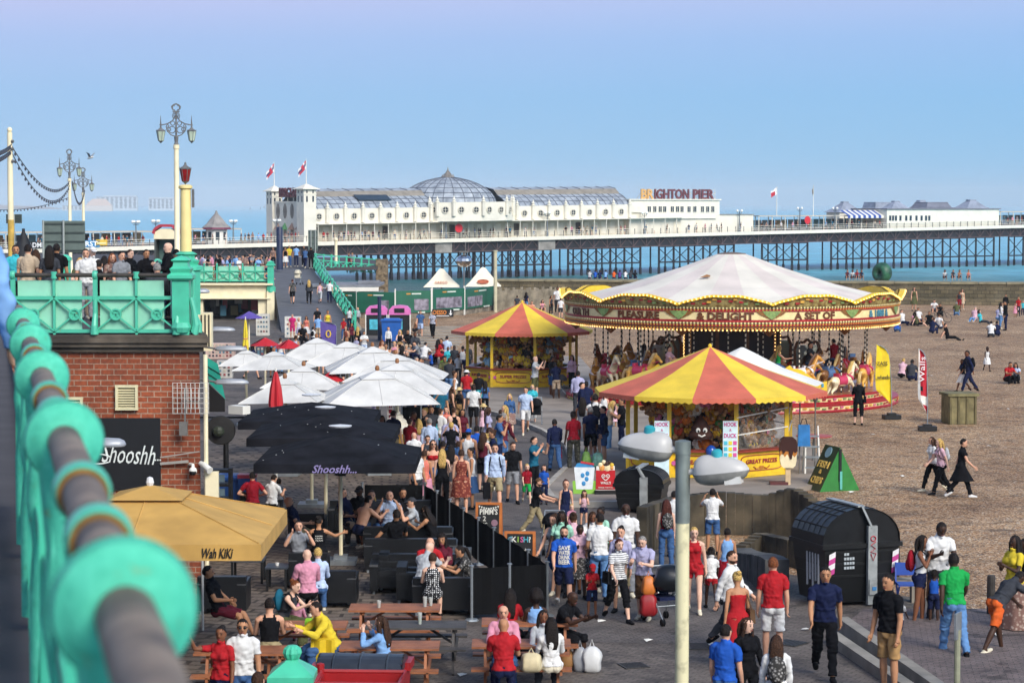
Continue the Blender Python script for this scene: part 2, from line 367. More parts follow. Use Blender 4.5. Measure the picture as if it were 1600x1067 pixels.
# far shore: chalk cliffs, harbour arm
mb=MB()
def ridge(px0,px1,Y,tops,base,m):
 k=len(tops);v=[]
 for i,t in enumerate(tops):
  x=px0+(px1-px0)*i/(k-1);p=D(x,t,Y);v+=[(p.x,Y,SEA-1),(p.x,Y,p.z),(p.x,Y+400,p.z*1.05+2),(p.x,Y+400,SEA-1)]
 for i in range(k-1):
  a,b=i*4,i*4+4;mb.add([],[]);mb.f+=[(a,b,b+1,a+1),(a+1,b+1,b+2,a+2)];mb.m+=[m,m]
 o=len(mb.v);mb.v+=v
 for j in range(len(mb.f)-2*(k-1),len(mb.f)):mb.f[j]=tuple(q+o for q in mb.f[j])
ridge(-150,110,8000,[318,320,322,321,323,324,328,334],345,0)
ridge(-150,440,7000,[332,333,333,334,334,335,336,336,337,338],349,1)
struct(mb.build('far_shore',[mat('chalk_cliff','8d7d76',.9,.3,.01),mat('harbour_land','38434e',.9,.35,.02)]))
# ---- the groyne across the beach
gm=brick_mat('mossy_stone','8c7d60','6e6550','4c4538',1.4,w=.9,h=.4,ms=.03,wall=True,dirt='6f7048',bump=.6)
a,b=G(770,470,0),G(1760,478,0)
t=thing('stone_groyne','long mossy stone groyne wall across the back of the beach','sea wall',(a.x,a.y,0))
L=(b-a).length;an=math.atan2(b.y-a.y,b.x-a.x)
w=MB();w.box((L/2,1.5,.6),(L,3,2.1));w.box((L/2,-.5,.1),(L,1.0,.7));o=w.build('wall',gm,t);t.rotation_euler[2]=an
w=MB()
for i in range(int(L/2.2)):w.box((1.1+i*2.2,1.5,1.70),(2.14,3.2,.12+.02*(i%3)))
w.build('coping',mat('worn_coping','8d8468',.9,.35,1.2,bump=.3),t)
# ================================================================ PIER (its own frame: s along, n away from the camera)
PO=Vector((7.3,396,0));PU=Vector((.808,.589,0));PN=Vector((-.589,.808,0));PA=math.atan2(.589,.808)
def pdeck(s):return 2.55+.0112*s
def sx_(px,n=0):
 k=(px-800)/FPX
 return(k*(396+.808*n)-7.3+.589*n)/(.808-.589*k)
def pz(px,py,n=0):
 s=sx_(px,n);Y=396+.589*s+.808*n
 return D(px,py,Y).z
def PW(s,n,z):return(PO.x+PU.x*s+PN.x*n,PO.y+PU.y*s+PN.y*n,z)
def pthing(name,label,cat,group=None):
 return thing(name,label,cat,(PO.x,PO.y,0),PA,group)
def sl_box(mb,s0,s1,n0,n1,f0,f1,m=0):
 v=[]
 for s in(s0,s1):
  for n_,f in((n0,f0),(n1,f0),(n1,f1),(n0,f1)):v.append((s,n_,pdeck(s)+f))
 return mb.add(v,[(3,2,1,0),(4,5,6,7),(0,1,5,4),(1,2,6,5),(2,3,7,6),(3,0,4,7)],m)
S0,S1=-150,175
W=24
t=pthing('pleasure_pier','long white and dark iron pleasure pier standing on piles in the sea','pier')
mb=MB();sl_box(mb,S0,S1,0,W,-.35,0);mb.build('deck',mat('deck_planks','8c8276',.85,.2,.6),t)
mb=MB();sl_box(mb,S0,S1,-.35,-.02,-.55,.08);mb.build('fascia',PIERW,t)
# dark girder with its lattice
mb=MB();sl_box(mb,S0,S1,.35,.6,-2.2,-.36);sl_box(mb,S0,S1,6,6.3,-2.3,-.4);mb.build('girder',DKIRON,t)
mb=MB();s=S0;k=0
lt=mat('lattice_iron','5d4a4a',.7,.3,1)
while s<S1:
 z0,z1=pdeck(s)-2.1,pdeck(s)-.6
 mb.bar((s,.28,z0),(s,.28,z1),.12);mb.bar((s,.26,z0),(s+1.5,.26,z1),.1);mb.bar((s+1.5,.26,z1),(s+3,.26,z0),.1);s+=3
mb.build('lattice',lt,t)
mb=MB();sl_box(mb,S0,S1,.2,.34,-2.25,-2.1);mb.build('girder_flange',lt,t)
groups=[[575,585,597,608,617,628,640,652,663,671,682,697,708,722,738,747,757,775,790,803,812,828,840,854,866],[893,914,937,959,981,1006],[1035,1058,1081,1104,1128,1152],[1196,1219,1243,1267],[1304,1328,1352,1377,1402,1428,1452,1478,1504,1530,1558],[1581,1604,1628,1652,1676]]
npile=0
for gi,g in enumerate(groups):
 ss=[sx_(x)for x in g]
 for row,off in((0,1.0),(1,3.4)):
  br=MB()
  for i,s in enumerate(ss):
   if row==2 and i%2:continue
   p=MB();p.tube([(s,off,SEA-3),(s,off,pdeck(s)-2.1)],.20 if row==0 else .15,7)
   p.tube([(s,off,SEA-1),(s,off,SEA+1.2)],.26,7)
   if npile<95:p.build('pile',DKIRON,t);npile+=1
   else:br.add(p.v,p.f,0)
   if i+1<len(ss)and row==0:
    q=ss[i+1];zt=pdeck(s)-2.6;zb=SEA+2.1
    br.bar((s,off,zb),(q,off,zt),.11);br.bar((s,off,zt),(q,off,zb),.11);br.bar((s,off,zb),(q,off,zb),.26);br.bar((s,off,zt+.3),(q,off,zt+.3),.2)
  br.build('bracing',DKIRON,t)
mb=MB();sl_box(mb,sx_(842),sx_(868),.1,.34,-2.3,-.56);mb.build('pale_panel',mat('weathered_panel','8f8a84',.8,.3,.8),t);mb=MB();sl_box(mb,sx_(681),sx_(707),.1,.34,-2.3,-.56);mb.build('pale_panel',mat('weathered_panel','8f8a84',.8,.3,.8),t)
# railing along the deck edge
rl=MB();s=S0
while s<S1:
 rl.bar((s,-.1,pdeck(s)),(s,-.1,pdeck(s)+1.05),.09);s+=2.0
rl.build('railing_post',mat('rail_dark','3d3a3a',.6,.3,2),t)['kind']='stuff'
rl=MB()
for f in(1.05,.7,.4):sl_box(rl,S0,S1,-.13,-.06,f-.03,f+.03)
rl.build('railing_rail',PIERW,t)
# ---- towers and gateway
gw=pthing('pier_gateway','white gateway with twin square towers and tall arched openings at pier arcade','building')
def tower(px0,px1,n,ytop_eave,yapex):
 s0,s1=sx_(px0,n),sx_(px1,n);w=s1-s0;c=(s0+s1)/2;z0=pdeck(c);ze=pz((px0+px1)/2,ytop_eave,n);za=pz((px0+px1)/2,yapex,n)
 w=w*.80
 m_=MB();m_.box((c,n+w/2,(z0+ze)/2),(w,w,ze-z0-.02));m_.box((c,n+w/2,z0+.4),(w*1.1,w*1.1,.8));m_.box((c,n+w/2,ze-.75),(w*1.06,w*1.06,.12))
 o=m_.build('tower',PIERW,gw)
 d=MB()
 for f in(-.25,.25):
  for zz,h,ww in((ze-1.55,.95,.3),(ze-.4,.45,.22)):
   d.box((c+f*w,n-.004,zz),(ww,.06,h));d.box((c-w/2,n+w/2+f*w,zz),(.06,ww,h))
 d.build('window',GLASS,o)
 r_=MB();r_.lathe([(w*1.0,ze),(w*.99,ze+.12),(w*.6,ze+(za-ze)*.4),(w*.22,ze+(za-ze)*.8),(.05,za)],(c,n+w/2,0),4,ph=math.pi/4);r_.build('roof',PIERW,gw)
 return c,n+w/2,za,z0
tr=tower(473,497,0,296,287);tl=tower(424,444,11,299.5,290)
fx=tr[0];zt=pz(460,317,5);mb=MB();z0=pdeck(fx)
mb.box((fx,6.4,(z0+zt)/2),(.5,9.6,zt-z0));mb.box((fx,6.4,zt+.1),(.7,9.7,.25));mb.build('facade',PIERW,gw)
mb=MB()
for i in range(4):
 n_=3.0+i*2.25;zc=z0+5.0
 mb.add([(fx-.27,n_+math.cos(a)*.62,zc+math.sin(a)*(1.25))for a in[2*math.pi*j/14 for j in range(14)]],[tuple(range(14))])
 mb.add([(fx-.27,n_-.5,z0),(fx-.27,n_+.5,z0),(fx-.27,n_+.5,z0+1.8),(fx-.27,n_,z0+2.7),(fx-.27,n_-.5,z0+1.8)],[(0,1,2,3,4)])
mb.build('arch',mat('arch_shade','8f877c',.8,.3,1),gw)
mb=MB()
for i in range(4):mb.lathe([(.75,z0+2.0),(.05,z0+3.1)],(fx-.3,3.0+i*2.25,0),8,m=1 if i==2 else 0)
mb.build('awning',[mat('awning_brown','9d7f70',.8),mat('awning_green','5f9a62',.8)],gw)
# the name in letters, seen obliquely on the gateway
st=pthing('gateway_sign','dark red lettered sign raised between the two white towers','sign')
mb=MB();zc=pz(461,301,5);T=Matrix.Translation((fx-.2,5.3,zc))@Matrix.Rotation(R(-90),4,'Z')@WALLX
text(mb,'BRIGHTON',1.55,T,width=8.2,ext=.12,bold=.02);mb.build('letters',mat('sign_maroon','6d3a40',.6),st)
mb=MB()
for i in range(5):mb.bar((fx+.1,1.8+i*1.8,zt),(fx+.1,1.8+i*1.8,zc+.5),.07)
mb.bar((fx+.12,1.5,zc-.7),(fx+.12,9.2,zc-.7),.08);mb.build('frame',PIERW,st)
def flagpole(c,zb,zt,label,flag,group=None):
 t=thing('flagpole',label,'flagpole',PW(c[0],c[1],zb),PA,group)
 mb=MB();mb.tube([(0,0,0),(0,0,zt-zb)],[.09,.05],6);mb.build('pole',WHITE,t)
 mb=MB();h=(zt-zb)
 for i in range(6):
  for j in range(3):
   f=lambda a,b:(-a*.24-.04,.1*math.sin(a*1.3+b),h-.25-b*.42-a*(.26 if flag=='union' else .12))
   mb.quad(f(i,j),f(i+1,j),f(i+1,j+1),f(i,j+1),{'union':(2 if j==1 and i!=2 else 1 if(i==2 or i==3)else 1 if(i+j)%3==0 else 0),'redwhite':0 if i<2 else(1 if j else 0),'plain':3}[flag])
 if flag=='plain':mb.v=[(a[0]*.2,a[1],a[2]*1)for a in mb.v]
 mb.build('flag',[mat('flag_white','e8e2e2',.8),mat('flag_red','c02a3c',.8),mat('flag_navy','3a3c68',.8),mat('flag_dull','8d8478',.8)],t)
flagpole(tl[:2],tl[2]-.1,tl[2]+3.9,'white flagpole with red and navy flag on the far gateway tower','union')
flagpole(tr[:2],tr[2]-.1,tr[2]+4.0,'white flagpole with red and navy flag on the nearer gateway tower','union')
flagpole((sx_(1213,2),2),pz(1213,338,2),pz(1213,291,2),'white flagpole flying a small red and white flag above pier shelter','redwhite')
flagpole((sx_(1270,2),2),pz(1270,338,2),pz(1270,289,2),'white flagpole with limp dull flag above the pier shelter','plain')
# ---- amusement hall: porthole wall, recess, glazed vault, dome
hall=pthing('amusement_hall','long white pier hall with round portholes, glazed vault and central glass dome','building')
sa,sb,sc_,sd=sx_(498),sx_(678,0),sx_(806,0),sx_(990)
HW=15
n0=2.6
def hz(px,y,n=0):return pz(px,y,n)
mb=MB();sl_box(mb,sa,sd,n0,n0+.4,0,3.0);mb.build('lower_wall',mat('hall_cream','e2d8c0',.7,.08,.8),hall)
mb=MB()
for i in range(34):
 s=sa+1+(sd-sa)*i/34;mb.box((s,n0-.02,pdeck(s)+1.3),(1.1,.05,2.1),m=0 if i%7 else 1)
mb.build('panel_door',[mat('panel_cream','f6eeda',.6,.05,1),mat('doorway_dark','4a4038',.7)],hall)
zl=lambda s:pdeck(s)+2.95
zw=lambda s:pdeck(s)+5.35
mb=MB()
def wallseg(a,b,n):
 v=[]
 for s in(a,b):
  for nn_,z in((n,zl(s)),(n+.4,zl(s)),(n+.4,zw(s)),(n,zw(s))):v.append((s,nn_,z))
 mb.add(v,[(3,2,1,0),(4,5,6,7),(0,1,5,4),(1,2,6,5),(2,3,7,6),(3,0,4,7)])
wallseg(sa,sb,.9);mb.build('upper_wall',PIERW,hall);mb=MB();wallseg(sc_,sd,.9);mb.build('upper_wall',PIERW,hall)
mb=MB();sl_box(mb,sa,sd+12,-.1,n0,2.82,2.95);mb.build('canopy',PIERW,hall)
mb=MB();s=sa
while s<sd+12:mb.tube([(s,.1,pdeck(s)),(s,.1,pdeck(s)+2.85)],.07,6);s+=2.7
mb.build('canopy_post',PIERW,hall)
# dome drum: five facets bulging toward us
cs=(sb+sc_)/2;rr=(sc_-sb)/2;drum=MB();port=[]
arc=[(cs-rr*math.cos(R(a))*1.0,1.3-3.6*math.sin(R(a)))for a in(0,22,50,90,130,158,180)]
for(xa,ya),(xb,yb)in zip(arc,arc[1:]):
 drum.add([(xa,ya,zl(xa)),(xb,yb,zl(xb)),(xb,yb,zw(xb)+.8),(xa,ya,zw(xa)+.8),(xa,ya+2,zw(xa)+.8),(xb,yb+2,zw(xb)+.8)],[(0,1,2,3),(3,2,5,4)])
 for f in((.5,)if abs(xb-xa)<3 else(.25,.75)):port.append((xa+(xb-xa)*f,ya+(yb-ya)*f-.06,zl(cs)+1.9,math.atan2(yb-ya,xb-xa)))
drum.build('drum',PIERW,hall)
def porthole(s,n,z,a=0):
 T=Matrix.Translation((s,n,z))@Matrix.Rotation(a,4,'Z')@WALLX
 m_=MB();m_.lathe([(.62,.02),(.62,.12),(.46,.12),(.46,.02)],(0,0,0),14,T=T);o=m_.build('porthole',mat('porthole_rim','cfc8b8',.6),hall)
 g=MB();g.lathe([(.46,.03),(.001,.03)],(0,0,0),14,T=T);g.bar(T@Vector((-.45,0,.06)),T@Vector((.45,0,.06)),.06,m=1);g.bar(T@Vector((0,-.45,.06)),T@Vector((0,.45,.06)),.06,m=1)
 g.build('pane',[GLASS,PIERW],o)
for x in(503,530.5,558,585.5,612.5,639.5,666.5):porthole(sx_(x),.84,zl(sx_(x))+1.15)
for x in(824,849,875,900,925.5,950.5,975):porthole(sx_(x),.84,zl(sx_(x))+1.15)
for q in port:porthole(*q)
def finial(s,n,z):
 m_=MB();m_.lathe([(.34,-2.3),(.34,0),(.42,.02),(.42,.15),(.2,.25),(.3,.5),(.12,.75),(.04,1.1)],(s,n,z),8);return m_
for x in(516,544,571.5,599,625,653,678,812,837,862,888,912.5,937.5,962.5,988):finial(sx_(x),.75,zw(sx_(x))).build('pier_post',PIERW,hall)
for(x,y)in arc:finial(x,y-.1,zw(x)+.8).build('pier_post',PIERW,hall)
# glazed vaults
def glaze():
 m,nt,b,tc=shader('grey_glazing')
 br=nn(nt,'ShaderNodeTexNoise');br.inputs['Scale'].default_value=.8;br.inputs['Detail'].default_value=5;nt.links.new(tc.outputs['Object'],br.inputs[0])
 cr=ramp(nt,br.outputs[0],[(.3,'757c86'),(.5,'959da7'),(.72,'b2b9c0')]);nt.links.new(cr.outputs[0],b.inputs['Base Color']);b.inputs['Roughness'].default_value=.6;b.inputs['Specular IOR Level'].default_value=.2
 return m
GLZ=glaze();BARS=mat('glazing_bars','5a606c',.6)
def vault(a,b,endcap):
 m_=MB();bars=MB();k=9
 pr=[(1.0,-.1),(1.9,.75),(3.0,1.45),(4.2,1.95),(4.25,2.15),(5.2,2.85),(7.5,3.25),(9.8,2.85),(14,.2)]
 N=max(2,int((b-a)/2.7));P=[[(a+(b-a)*i/N,n_,zw(a+(b-a)*i/N)+z)for n_,z in pr]for i in range(N+1)]
 for i in range(N):
  for j in range(k-1):m_.add([P[i][j],P[i+1][j],P[i+1][j+1],P[i][j+1]],[(0,1,2,3)],1 if j in(3,4)else 0)
 if endcap:m_.add(P[N],[tuple(range(k))],0)
 for i in range(N*2+1):
  s=a+(b-a)*i/N/2;q=[(s,n_-.02,zw(s)+z+.03)for n_,z in pr]
  for j in range(3):bars.bar(q[j],q[j+1],.1 if i%2==0 else .06)
 for j in(1,2):
  bars.bar((a,pr[j][0]-.03,zw(a)+pr[j][1]+.03),(b,pr[j][0]-.03,zw(b)+pr[j][1]+.03),.09)
 for i in range(N+1):
  q=P[i];bars.bar((q[5][0],q[5][1],q[5][2]+.03),(q[6][0],q[6][1],q[6][2]+.03),.12)
 o=m_.build('vault',[GLZ,mat('vault_lead','8a8378',.7,.2,1)],hall,smooth=False);bars.build('glazing_bar',BARS,o)
vault(sa+.5,sb+1,False);vault(sc_-1,sd,True)
mb=MB();s=sx_(583,3);mb.box((s,3.1,zw(s)+1.75),(6.5,1.6,.12),T=None);mb.v=[(x,y,z+(y-3.1)*.5)for x,y,z in mb.v];mb.build('open_pane',GLASS,hall)
dz=zw(cs)+.75;DR=rr*1.0;dcy=8.2
DK=(pz(727,277.5,8.2)-dz)/5.05;prof=[(1.0,0),(.97,.9),(.9,1.9),(.78,2.9),(.62,3.75),(.44,4.4),(.25,4.85),(.12,5.05)];prof=[(r,z*DK)for r,z in prof]
mb=MB();mb.lathe([(r*DR*1.0,z)for r,z in prof],(cs,dcy,dz),28,sy=.95);o=mb.build('dome',GLZ,hall)
mb=MB()
for i in range(28):
 a=2*math.pi*i/28
 q=[(cs+r*DR*1.004*math.cos(a),dcy+r*DR*.954*math.sin(a),dz+z+.02)for r,z in prof]
 for j in range(len(q)-1):mb.bar(q[j],q[j+1],.09)
for r,z in prof[1:7]:mb.lathe([(r*DR*1.01,z-.05),(r*DR*1.01,z+.05)],(cs,dcy,dz),28,sy=.955)
mb.build('glazing_bar',BARS,o)
dt=5.05*DK;mb=MB();mb.lathe([(z[0]*.62,dt+z[1]*.50)for z in[(2.0,-.1),(1.9,.25),(1.1,.55),(1.0,1.25),(.75,1.45),(.5,1.95),(.25,2.35),(.1,3.15),(.02,3.75)]],(cs,dcy,dz),10)
for i in range(10):
 a=2*math.pi*i/10;mb.lathe([(.12,0),(.02,.5)],(cs+.95*math.cos(a),dcy+.95*math.sin(a),dz+dt+.05),5)
mb.build('cupola',mat('cupola_lead','857f78',.6,.3,1),hall)
# ---- two-storey block with the big sign
blk=pthing('pier_block','two storey white pier block with a strip of windows below the big letters','building')
s0,s1=sx_(990),sx_(1131);z1=pz(1060,313)
mb=MB();mb.box(((s0+s1)/2,7.3,(pdeck(s0)+z1)/2),(s1-s0,12,z1-pdeck(s0)));mb.box(((s0+s1)/2,7.3,z1+.1),(s1-s0+.5,12.5,.22));mb.box(((s0+s1)/2+2,1.2,pz(1060,341)),(s1-s0-6,.5,.2));mb.build('wall',PIERW,blk)
mb=MB();mb.box(((s0+sx_(1012))/2,7.3,z1-1.6),(sx_(1012)-s0+.1,12.8,1.2));mb.build('side_wall',PIERW,blk)
for x in(1021,1029.5,1038,1045,1057,1065,1072,1083,1092,1104,1112,1120):
 a=sx_(x);zc=pz(x,327);mb=MB();mb.box((a,1.28,zc),(.86,.08,1.2));o=mb.build('window',PIERW,blk);mb=MB();mb.box((a-.2,1.22,zc),(.28,.06,1.0));mb.box((a+.2,1.22,zc),(.28,.06,1.0));mb.build('pane',GLASS,o)
mb=MB()
for x in(1100,1065):mb.box((sx_(x),1.27,pdeck(sx_(x))+1.2),(1.6,.06,2.2))
mb.build('door',mat('panel_cream2','e6dcc6',.6),blk)
sg=pthing('rooftop_sign','large maroon capitals on white frame on the flat pier roof','sign')
zc=pz(1060,303.5);mb=MB()
def pier_word(wd,x0,x1,m):
 a,b=sx_(x0,1.6),sx_(x1,1.6);text(mb,wd,1.75,Matrix.Translation(((a+b)/2,1.6,zc))@WALLX,m,width=b-a,ext=.12,bold=.03)
pier_word('BR',1001,1021,1);pier_word('IGHTON',1022,1076,0);pier_word('PIER',1082,1115,0)
mb.build('letters',[mat('sign_maroon','6d3a40',.6),mat('sign_gold','d9a765',.6)],sg)
mb=MB();a,b=sx_(1001,2.2),sx_(1116,2.2)
for i in range(16):s=a+(b-a)*i/15;mb.bar((s,2.1,z1),(s,2.1,zc+.8),.06);mb.bar((s,3.6,z1),(s,2.1,zc+.4),.06)
for f in(-.8,.1,.8):mb.bar((a,2.1,zc+f),(b,2.1,zc+f),.06)
mb.build('frame',PIERW,sg)
lo=pthing('pier_annexe','low plain white annexe beside the two storey pier block','building')
s0,s1=sx_(1131),sx_(1185);z1=pz(1160,336);mb=MB();mb.box(((s0+s1)/2,5.5,(pdeck(s0)+z1)/2),(s1-s0,8,z1-pdeck(s0)));mb.build('wall',PIERW,lo)
mb=MB();mb.box(((s0+s1)/2,5.5,z1+.06),(s1-s0+.3,8.3,.14));mb.build('roof',CONC,lo)
def shelter(x0,x1,ytop,label,n=2.0,m=4,dep=5):
 t=pthing('pier_shelter',label,'shelter');a,b=sx_(x0,n),sx_(x1,n);zt=pz((x0+x1)/2,ytop,n)
 mb=MB();mb.box(((a+b)/2,n+dep/2,zt),(b-a,dep,.22));mb.build('roof',mat('shelter_roof','b9b2a6',.7),t)
 mb=MB();k=max(3,int((b-a)/3.2))
 for i in range(k+1):s=a+(b-a)*i/k;mb.tube([(s,n+.15,pdeck(s)),(s,n+.15,zt)],.08,6);mb.tube([(s,n+dep-.2,pdeck(s)),(s,n+dep-.2,zt)],.08,6)
 mb.build('post',PIERW,t)
 mb=MB();rr_=random.Random(int(x0))
 for i in range(k*2):
  s=a+(b-a)*(i+.5)/k/2;mb.box((s,n+dep-.1,pdeck(s)+1.2),((b-a)/k/2*.8,.1,1.6),m=rr_.randrange(4))
 mb.build('back_panel',[mat('panel_grey','8f979c',.5),mat('panel_tan','b89d72',.6),mat('panel_teal','5f8f98',.4),mat('panel_dark','46423f',.6)],t)
shelter(1186,1384,337.5,'open pier shelter with thin flat roof beneath the two flagpoles')
shelter(1563,1660,331,'open pier shelter with flat roof at the seaward end')
ann=pthing('pier_arcade','long plain white arcade building with small windows near the pier head','building')
s0,s1=sx_(1386),sx_(1561);z1=pz(1470,328.5);zb=pz(1470,356);mb=MB();mb.box(((s0+s1)/2,5.2,(zb+z1)/2),(s1-s0,10,z1-zb+.3));mb.build('wall',PIERW,ann)
mb=MB();mb.box(((s0+s1)/2,5.2,z1+.26),(s1-s0+.6,10.6,.18));mb.build('roof',mat('roof_edge','77757a',.7),ann)
for x in(1391,1395.5,1400,1407,1416,1423,1432,1440,1447,1452):
 mb=MB();mb.box((sx_(x),.17,pz(x,341)),(.55,.06,1.0));mb.build('window',GLASS,ann)
LEADR=mat('lead_roof','8b93a3',.6,.25,.8)
def pyramid(x0,x1,ytop,ybase,wt_,label,n=6,m=None):
 t=pthing('pitched_roof',label,'roof');a,b=sx_(x0,n),sx_(x1,n);zb,zt=pz((x0+x1)/2,ybase,n),pz((x0+x1)/2,ytop,n);c=(a+b)/2;w=(b-a)/2
 mb=MB();mb.lathe([(w*1.41,zb),(w*.85,zb+(zt-zb)*.35),(w*1.41*wt_,zb+(zt-zb)*.86),(w*1.41*wt_,zt)],(c,n+w*.6,0),4,ph=math.pi/4,sy=.6);mb.build('roof',m or LEADR,t)
 mb=MB();mb.box((c,n+w*.6,(zb+pdeck(c))/2),(w*1.7,w*1.0,zb-pdeck(c)));mb.build('wall',PIERW,t)
 return t
pyramid(1310,1352,315,332,.2,'grey tent-shaped roof left of the striped awnings',9)
pyramid(1362,1418,316,330,.55,'broad grey hipped roof behind the striped awnings',12)
pyramid(1390,1432,314,330,.2,'grey tent-shaped roof above the corner of the arcade',2)
pyramid(1432,1462,313,328,.3,'small pale grey tent roof half hidden by the hipped roof',12)
pyramid(1442,1506,316,328,.5,'dark grey hipped roof above the white arcade',4,mat('slate_roof','6e7280',.7,.2,1))
pyramid(1508,1554,312,329,.22,'grey tent-shaped roof at the seaward end of the arcade',5)
t=pthing('striped_awning','blue and white striped awning beside the white pier arcade','awning')
a,b=sx_(1324,1),sx_(1380,1);mb=MB();k=14
for i in range(k):
 s0,s1=a+(b-a)*i/k,a+(b-a)*(i+1)/k;z0=pz(1352,337,1);z2=pz(1352,328.5,1)
 mb.add([(s0,1,z0),(s1,1,z0),(s1,3.2,z2),(s0,3.2,z2),(s0,1,z0-.5),(s1,1,z0-.5)],[(0,1,2,3),(4,5,1,0)],i%2)
mb.build('cloth',[mat('awning_blue','2d4f9c',.7),WHITE],t)
# round sign / red disc
for x,y in((717,356.5),(1261,344)):
 t=pthing('red_disc_sign','large red round sign hung over pier railing %s'%('beneath the dome' if x<800 else 'below the open shelter'),'sign');s=sx_(x,-.3)
 mb=MB();mb.lathe([(.001,.1),(.75,.1),(.75,0),(.001,0)],T=Matrix.Translation((s,-.25,pz(x,y,-.3)))@WALLX,n=20);mb.build('disc',mat('disc_red','d2232f',.5),t)
 # pier lamps
gl=None
for x,yt,nbase in((1155,330,1.0),(1249,326,1.5),(1304,326,1.5),(697,340,-.0),(855,333,-.0),(1007,333,-.0),(433,345,.5),(213,347,2),(244,346,2),(365,346,2)):
 s=sx_(x,nbase);h=pz(x,yt,nbase)-pdeck(s)
 if gl is None:
  gl=pthing('globe_lamp','lamp post with a cluster of white globes on the pier','street lamp','globe lamp posts along the pier');gl.location=PW(s,nbase,pdeck(s))
  mb=MB();mb.tube([(0,0,0),(0,0,h)],[.16,.07],8);mb.lathe([(.22,0),(.22,.8),(.12,1.0)],(0,0,0),8);mb.build('post',mat('lamp_grey','6f767c',.5),gl)
  mb=MB()
  for i in range(4):q=2*math.pi*i/4;mb.tube([(0,0,h-.4),(.4*math.cos(q),.4*math.sin(q),h-.5),(.55*math.cos(q),.55*math.sin(q),h-.15)],.04,5)
  mb.build('arm',mat('lamp_grey','6f767c',.5),gl)
  for i in range(4):
   q=2*math.pi*i/4;mb=MB();mb.ball((.55*math.cos(q),.55*math.sin(q),h+.05),.24,10);mb.build('globe',mat('globe_white','f2f2ee',.25),gl,smooth=True)
  h0=h
 else:o=dup(gl,PW(s,nbase,pdeck(s)),PA,sc=(1,1,h/h0))
 # ---- shoreward stretch: kiosks, shelters, little pavilion
shelter(-60,245,363,'long low pier shelter of pale panels behind the lamp posts',3,8,5)
shelter(298,378,358,'flat roofed pier shelter left of the pointed pavilion',3,3,5)
pv=pthing('pier_pavilion','small octagonal white pavilion with pointed grey roof and plum fascia','pavilion')
s=sx_(346,1.5);zb=pdeck(s);ze=pz(346,358,1.5);mb=MB();mb.lathe([(1.75,zb),(1.75,ze)],(s,3,0),8);mb.build('wall',WHITE,pv)
mb=MB()
for i in range(8):
 q=2*math.pi*(i+.5)/8;mb.box((s+1.62*math.cos(q),3+1.62*math.sin(q),zb+1.3),(.1,.6,1.3),rz=q)
mb.build('window',GLASS,pv)
mb=MB();mb.lathe([(2.3,ze),(2.3,ze+.3),(1.7,ze+.75),(1.1,ze+1.5),(.3,ze+2.4),(.1,ze+2.9)],(s,3,0),8);mb.build('roof',mat('pavilion_slate','8f8a86',.7,.25,1),pv)
mb=MB();mb.lathe([(2.34,ze-.05),(2.34,ze+.22)],(s,3,0),8);mb.build('fascia',mat('plum_paint','7b3350',.5),pv)
for x,wd,c,tc_ in((58,'ADMIS','16181c','e8e8e8'),(139,'FIRST','2d7fb4','f2f2f2')):
 t=pthing('banner_sign','%s banner lettered in white on the pier railing'%('black' if x<100 else 'blue'),'banner');s=sx_(x,-.4);z=pz(x,383 if x<100 else 381,-.4)
 mb=MB();mb.box((s,-.45,z),(3.6,.06,1.0));mb.build('board',M(c),t);mb=MB();text(mb,wd,.72,Matrix.Translation((s,-.49,z))@WALLX,ext=.01,width=2.9,bold=.02);mb.build('lettering',M(tc_),t)
t=pthing('yellow_board','yellow panel on the pier railing beside the blue banner','sign');s=sx_(159,-.4);mb=MB();mb.box((s,-.45,pz(159,379,-.4)),(1.9,.06,.9));mb.build('board',M('d9b23c'),t)
mb=MB();mb.box((s,-.50,pz(159,379,-.4)-.1),(1.5,.04,.25));mb.build('stripe',M('efe0a0'),t)
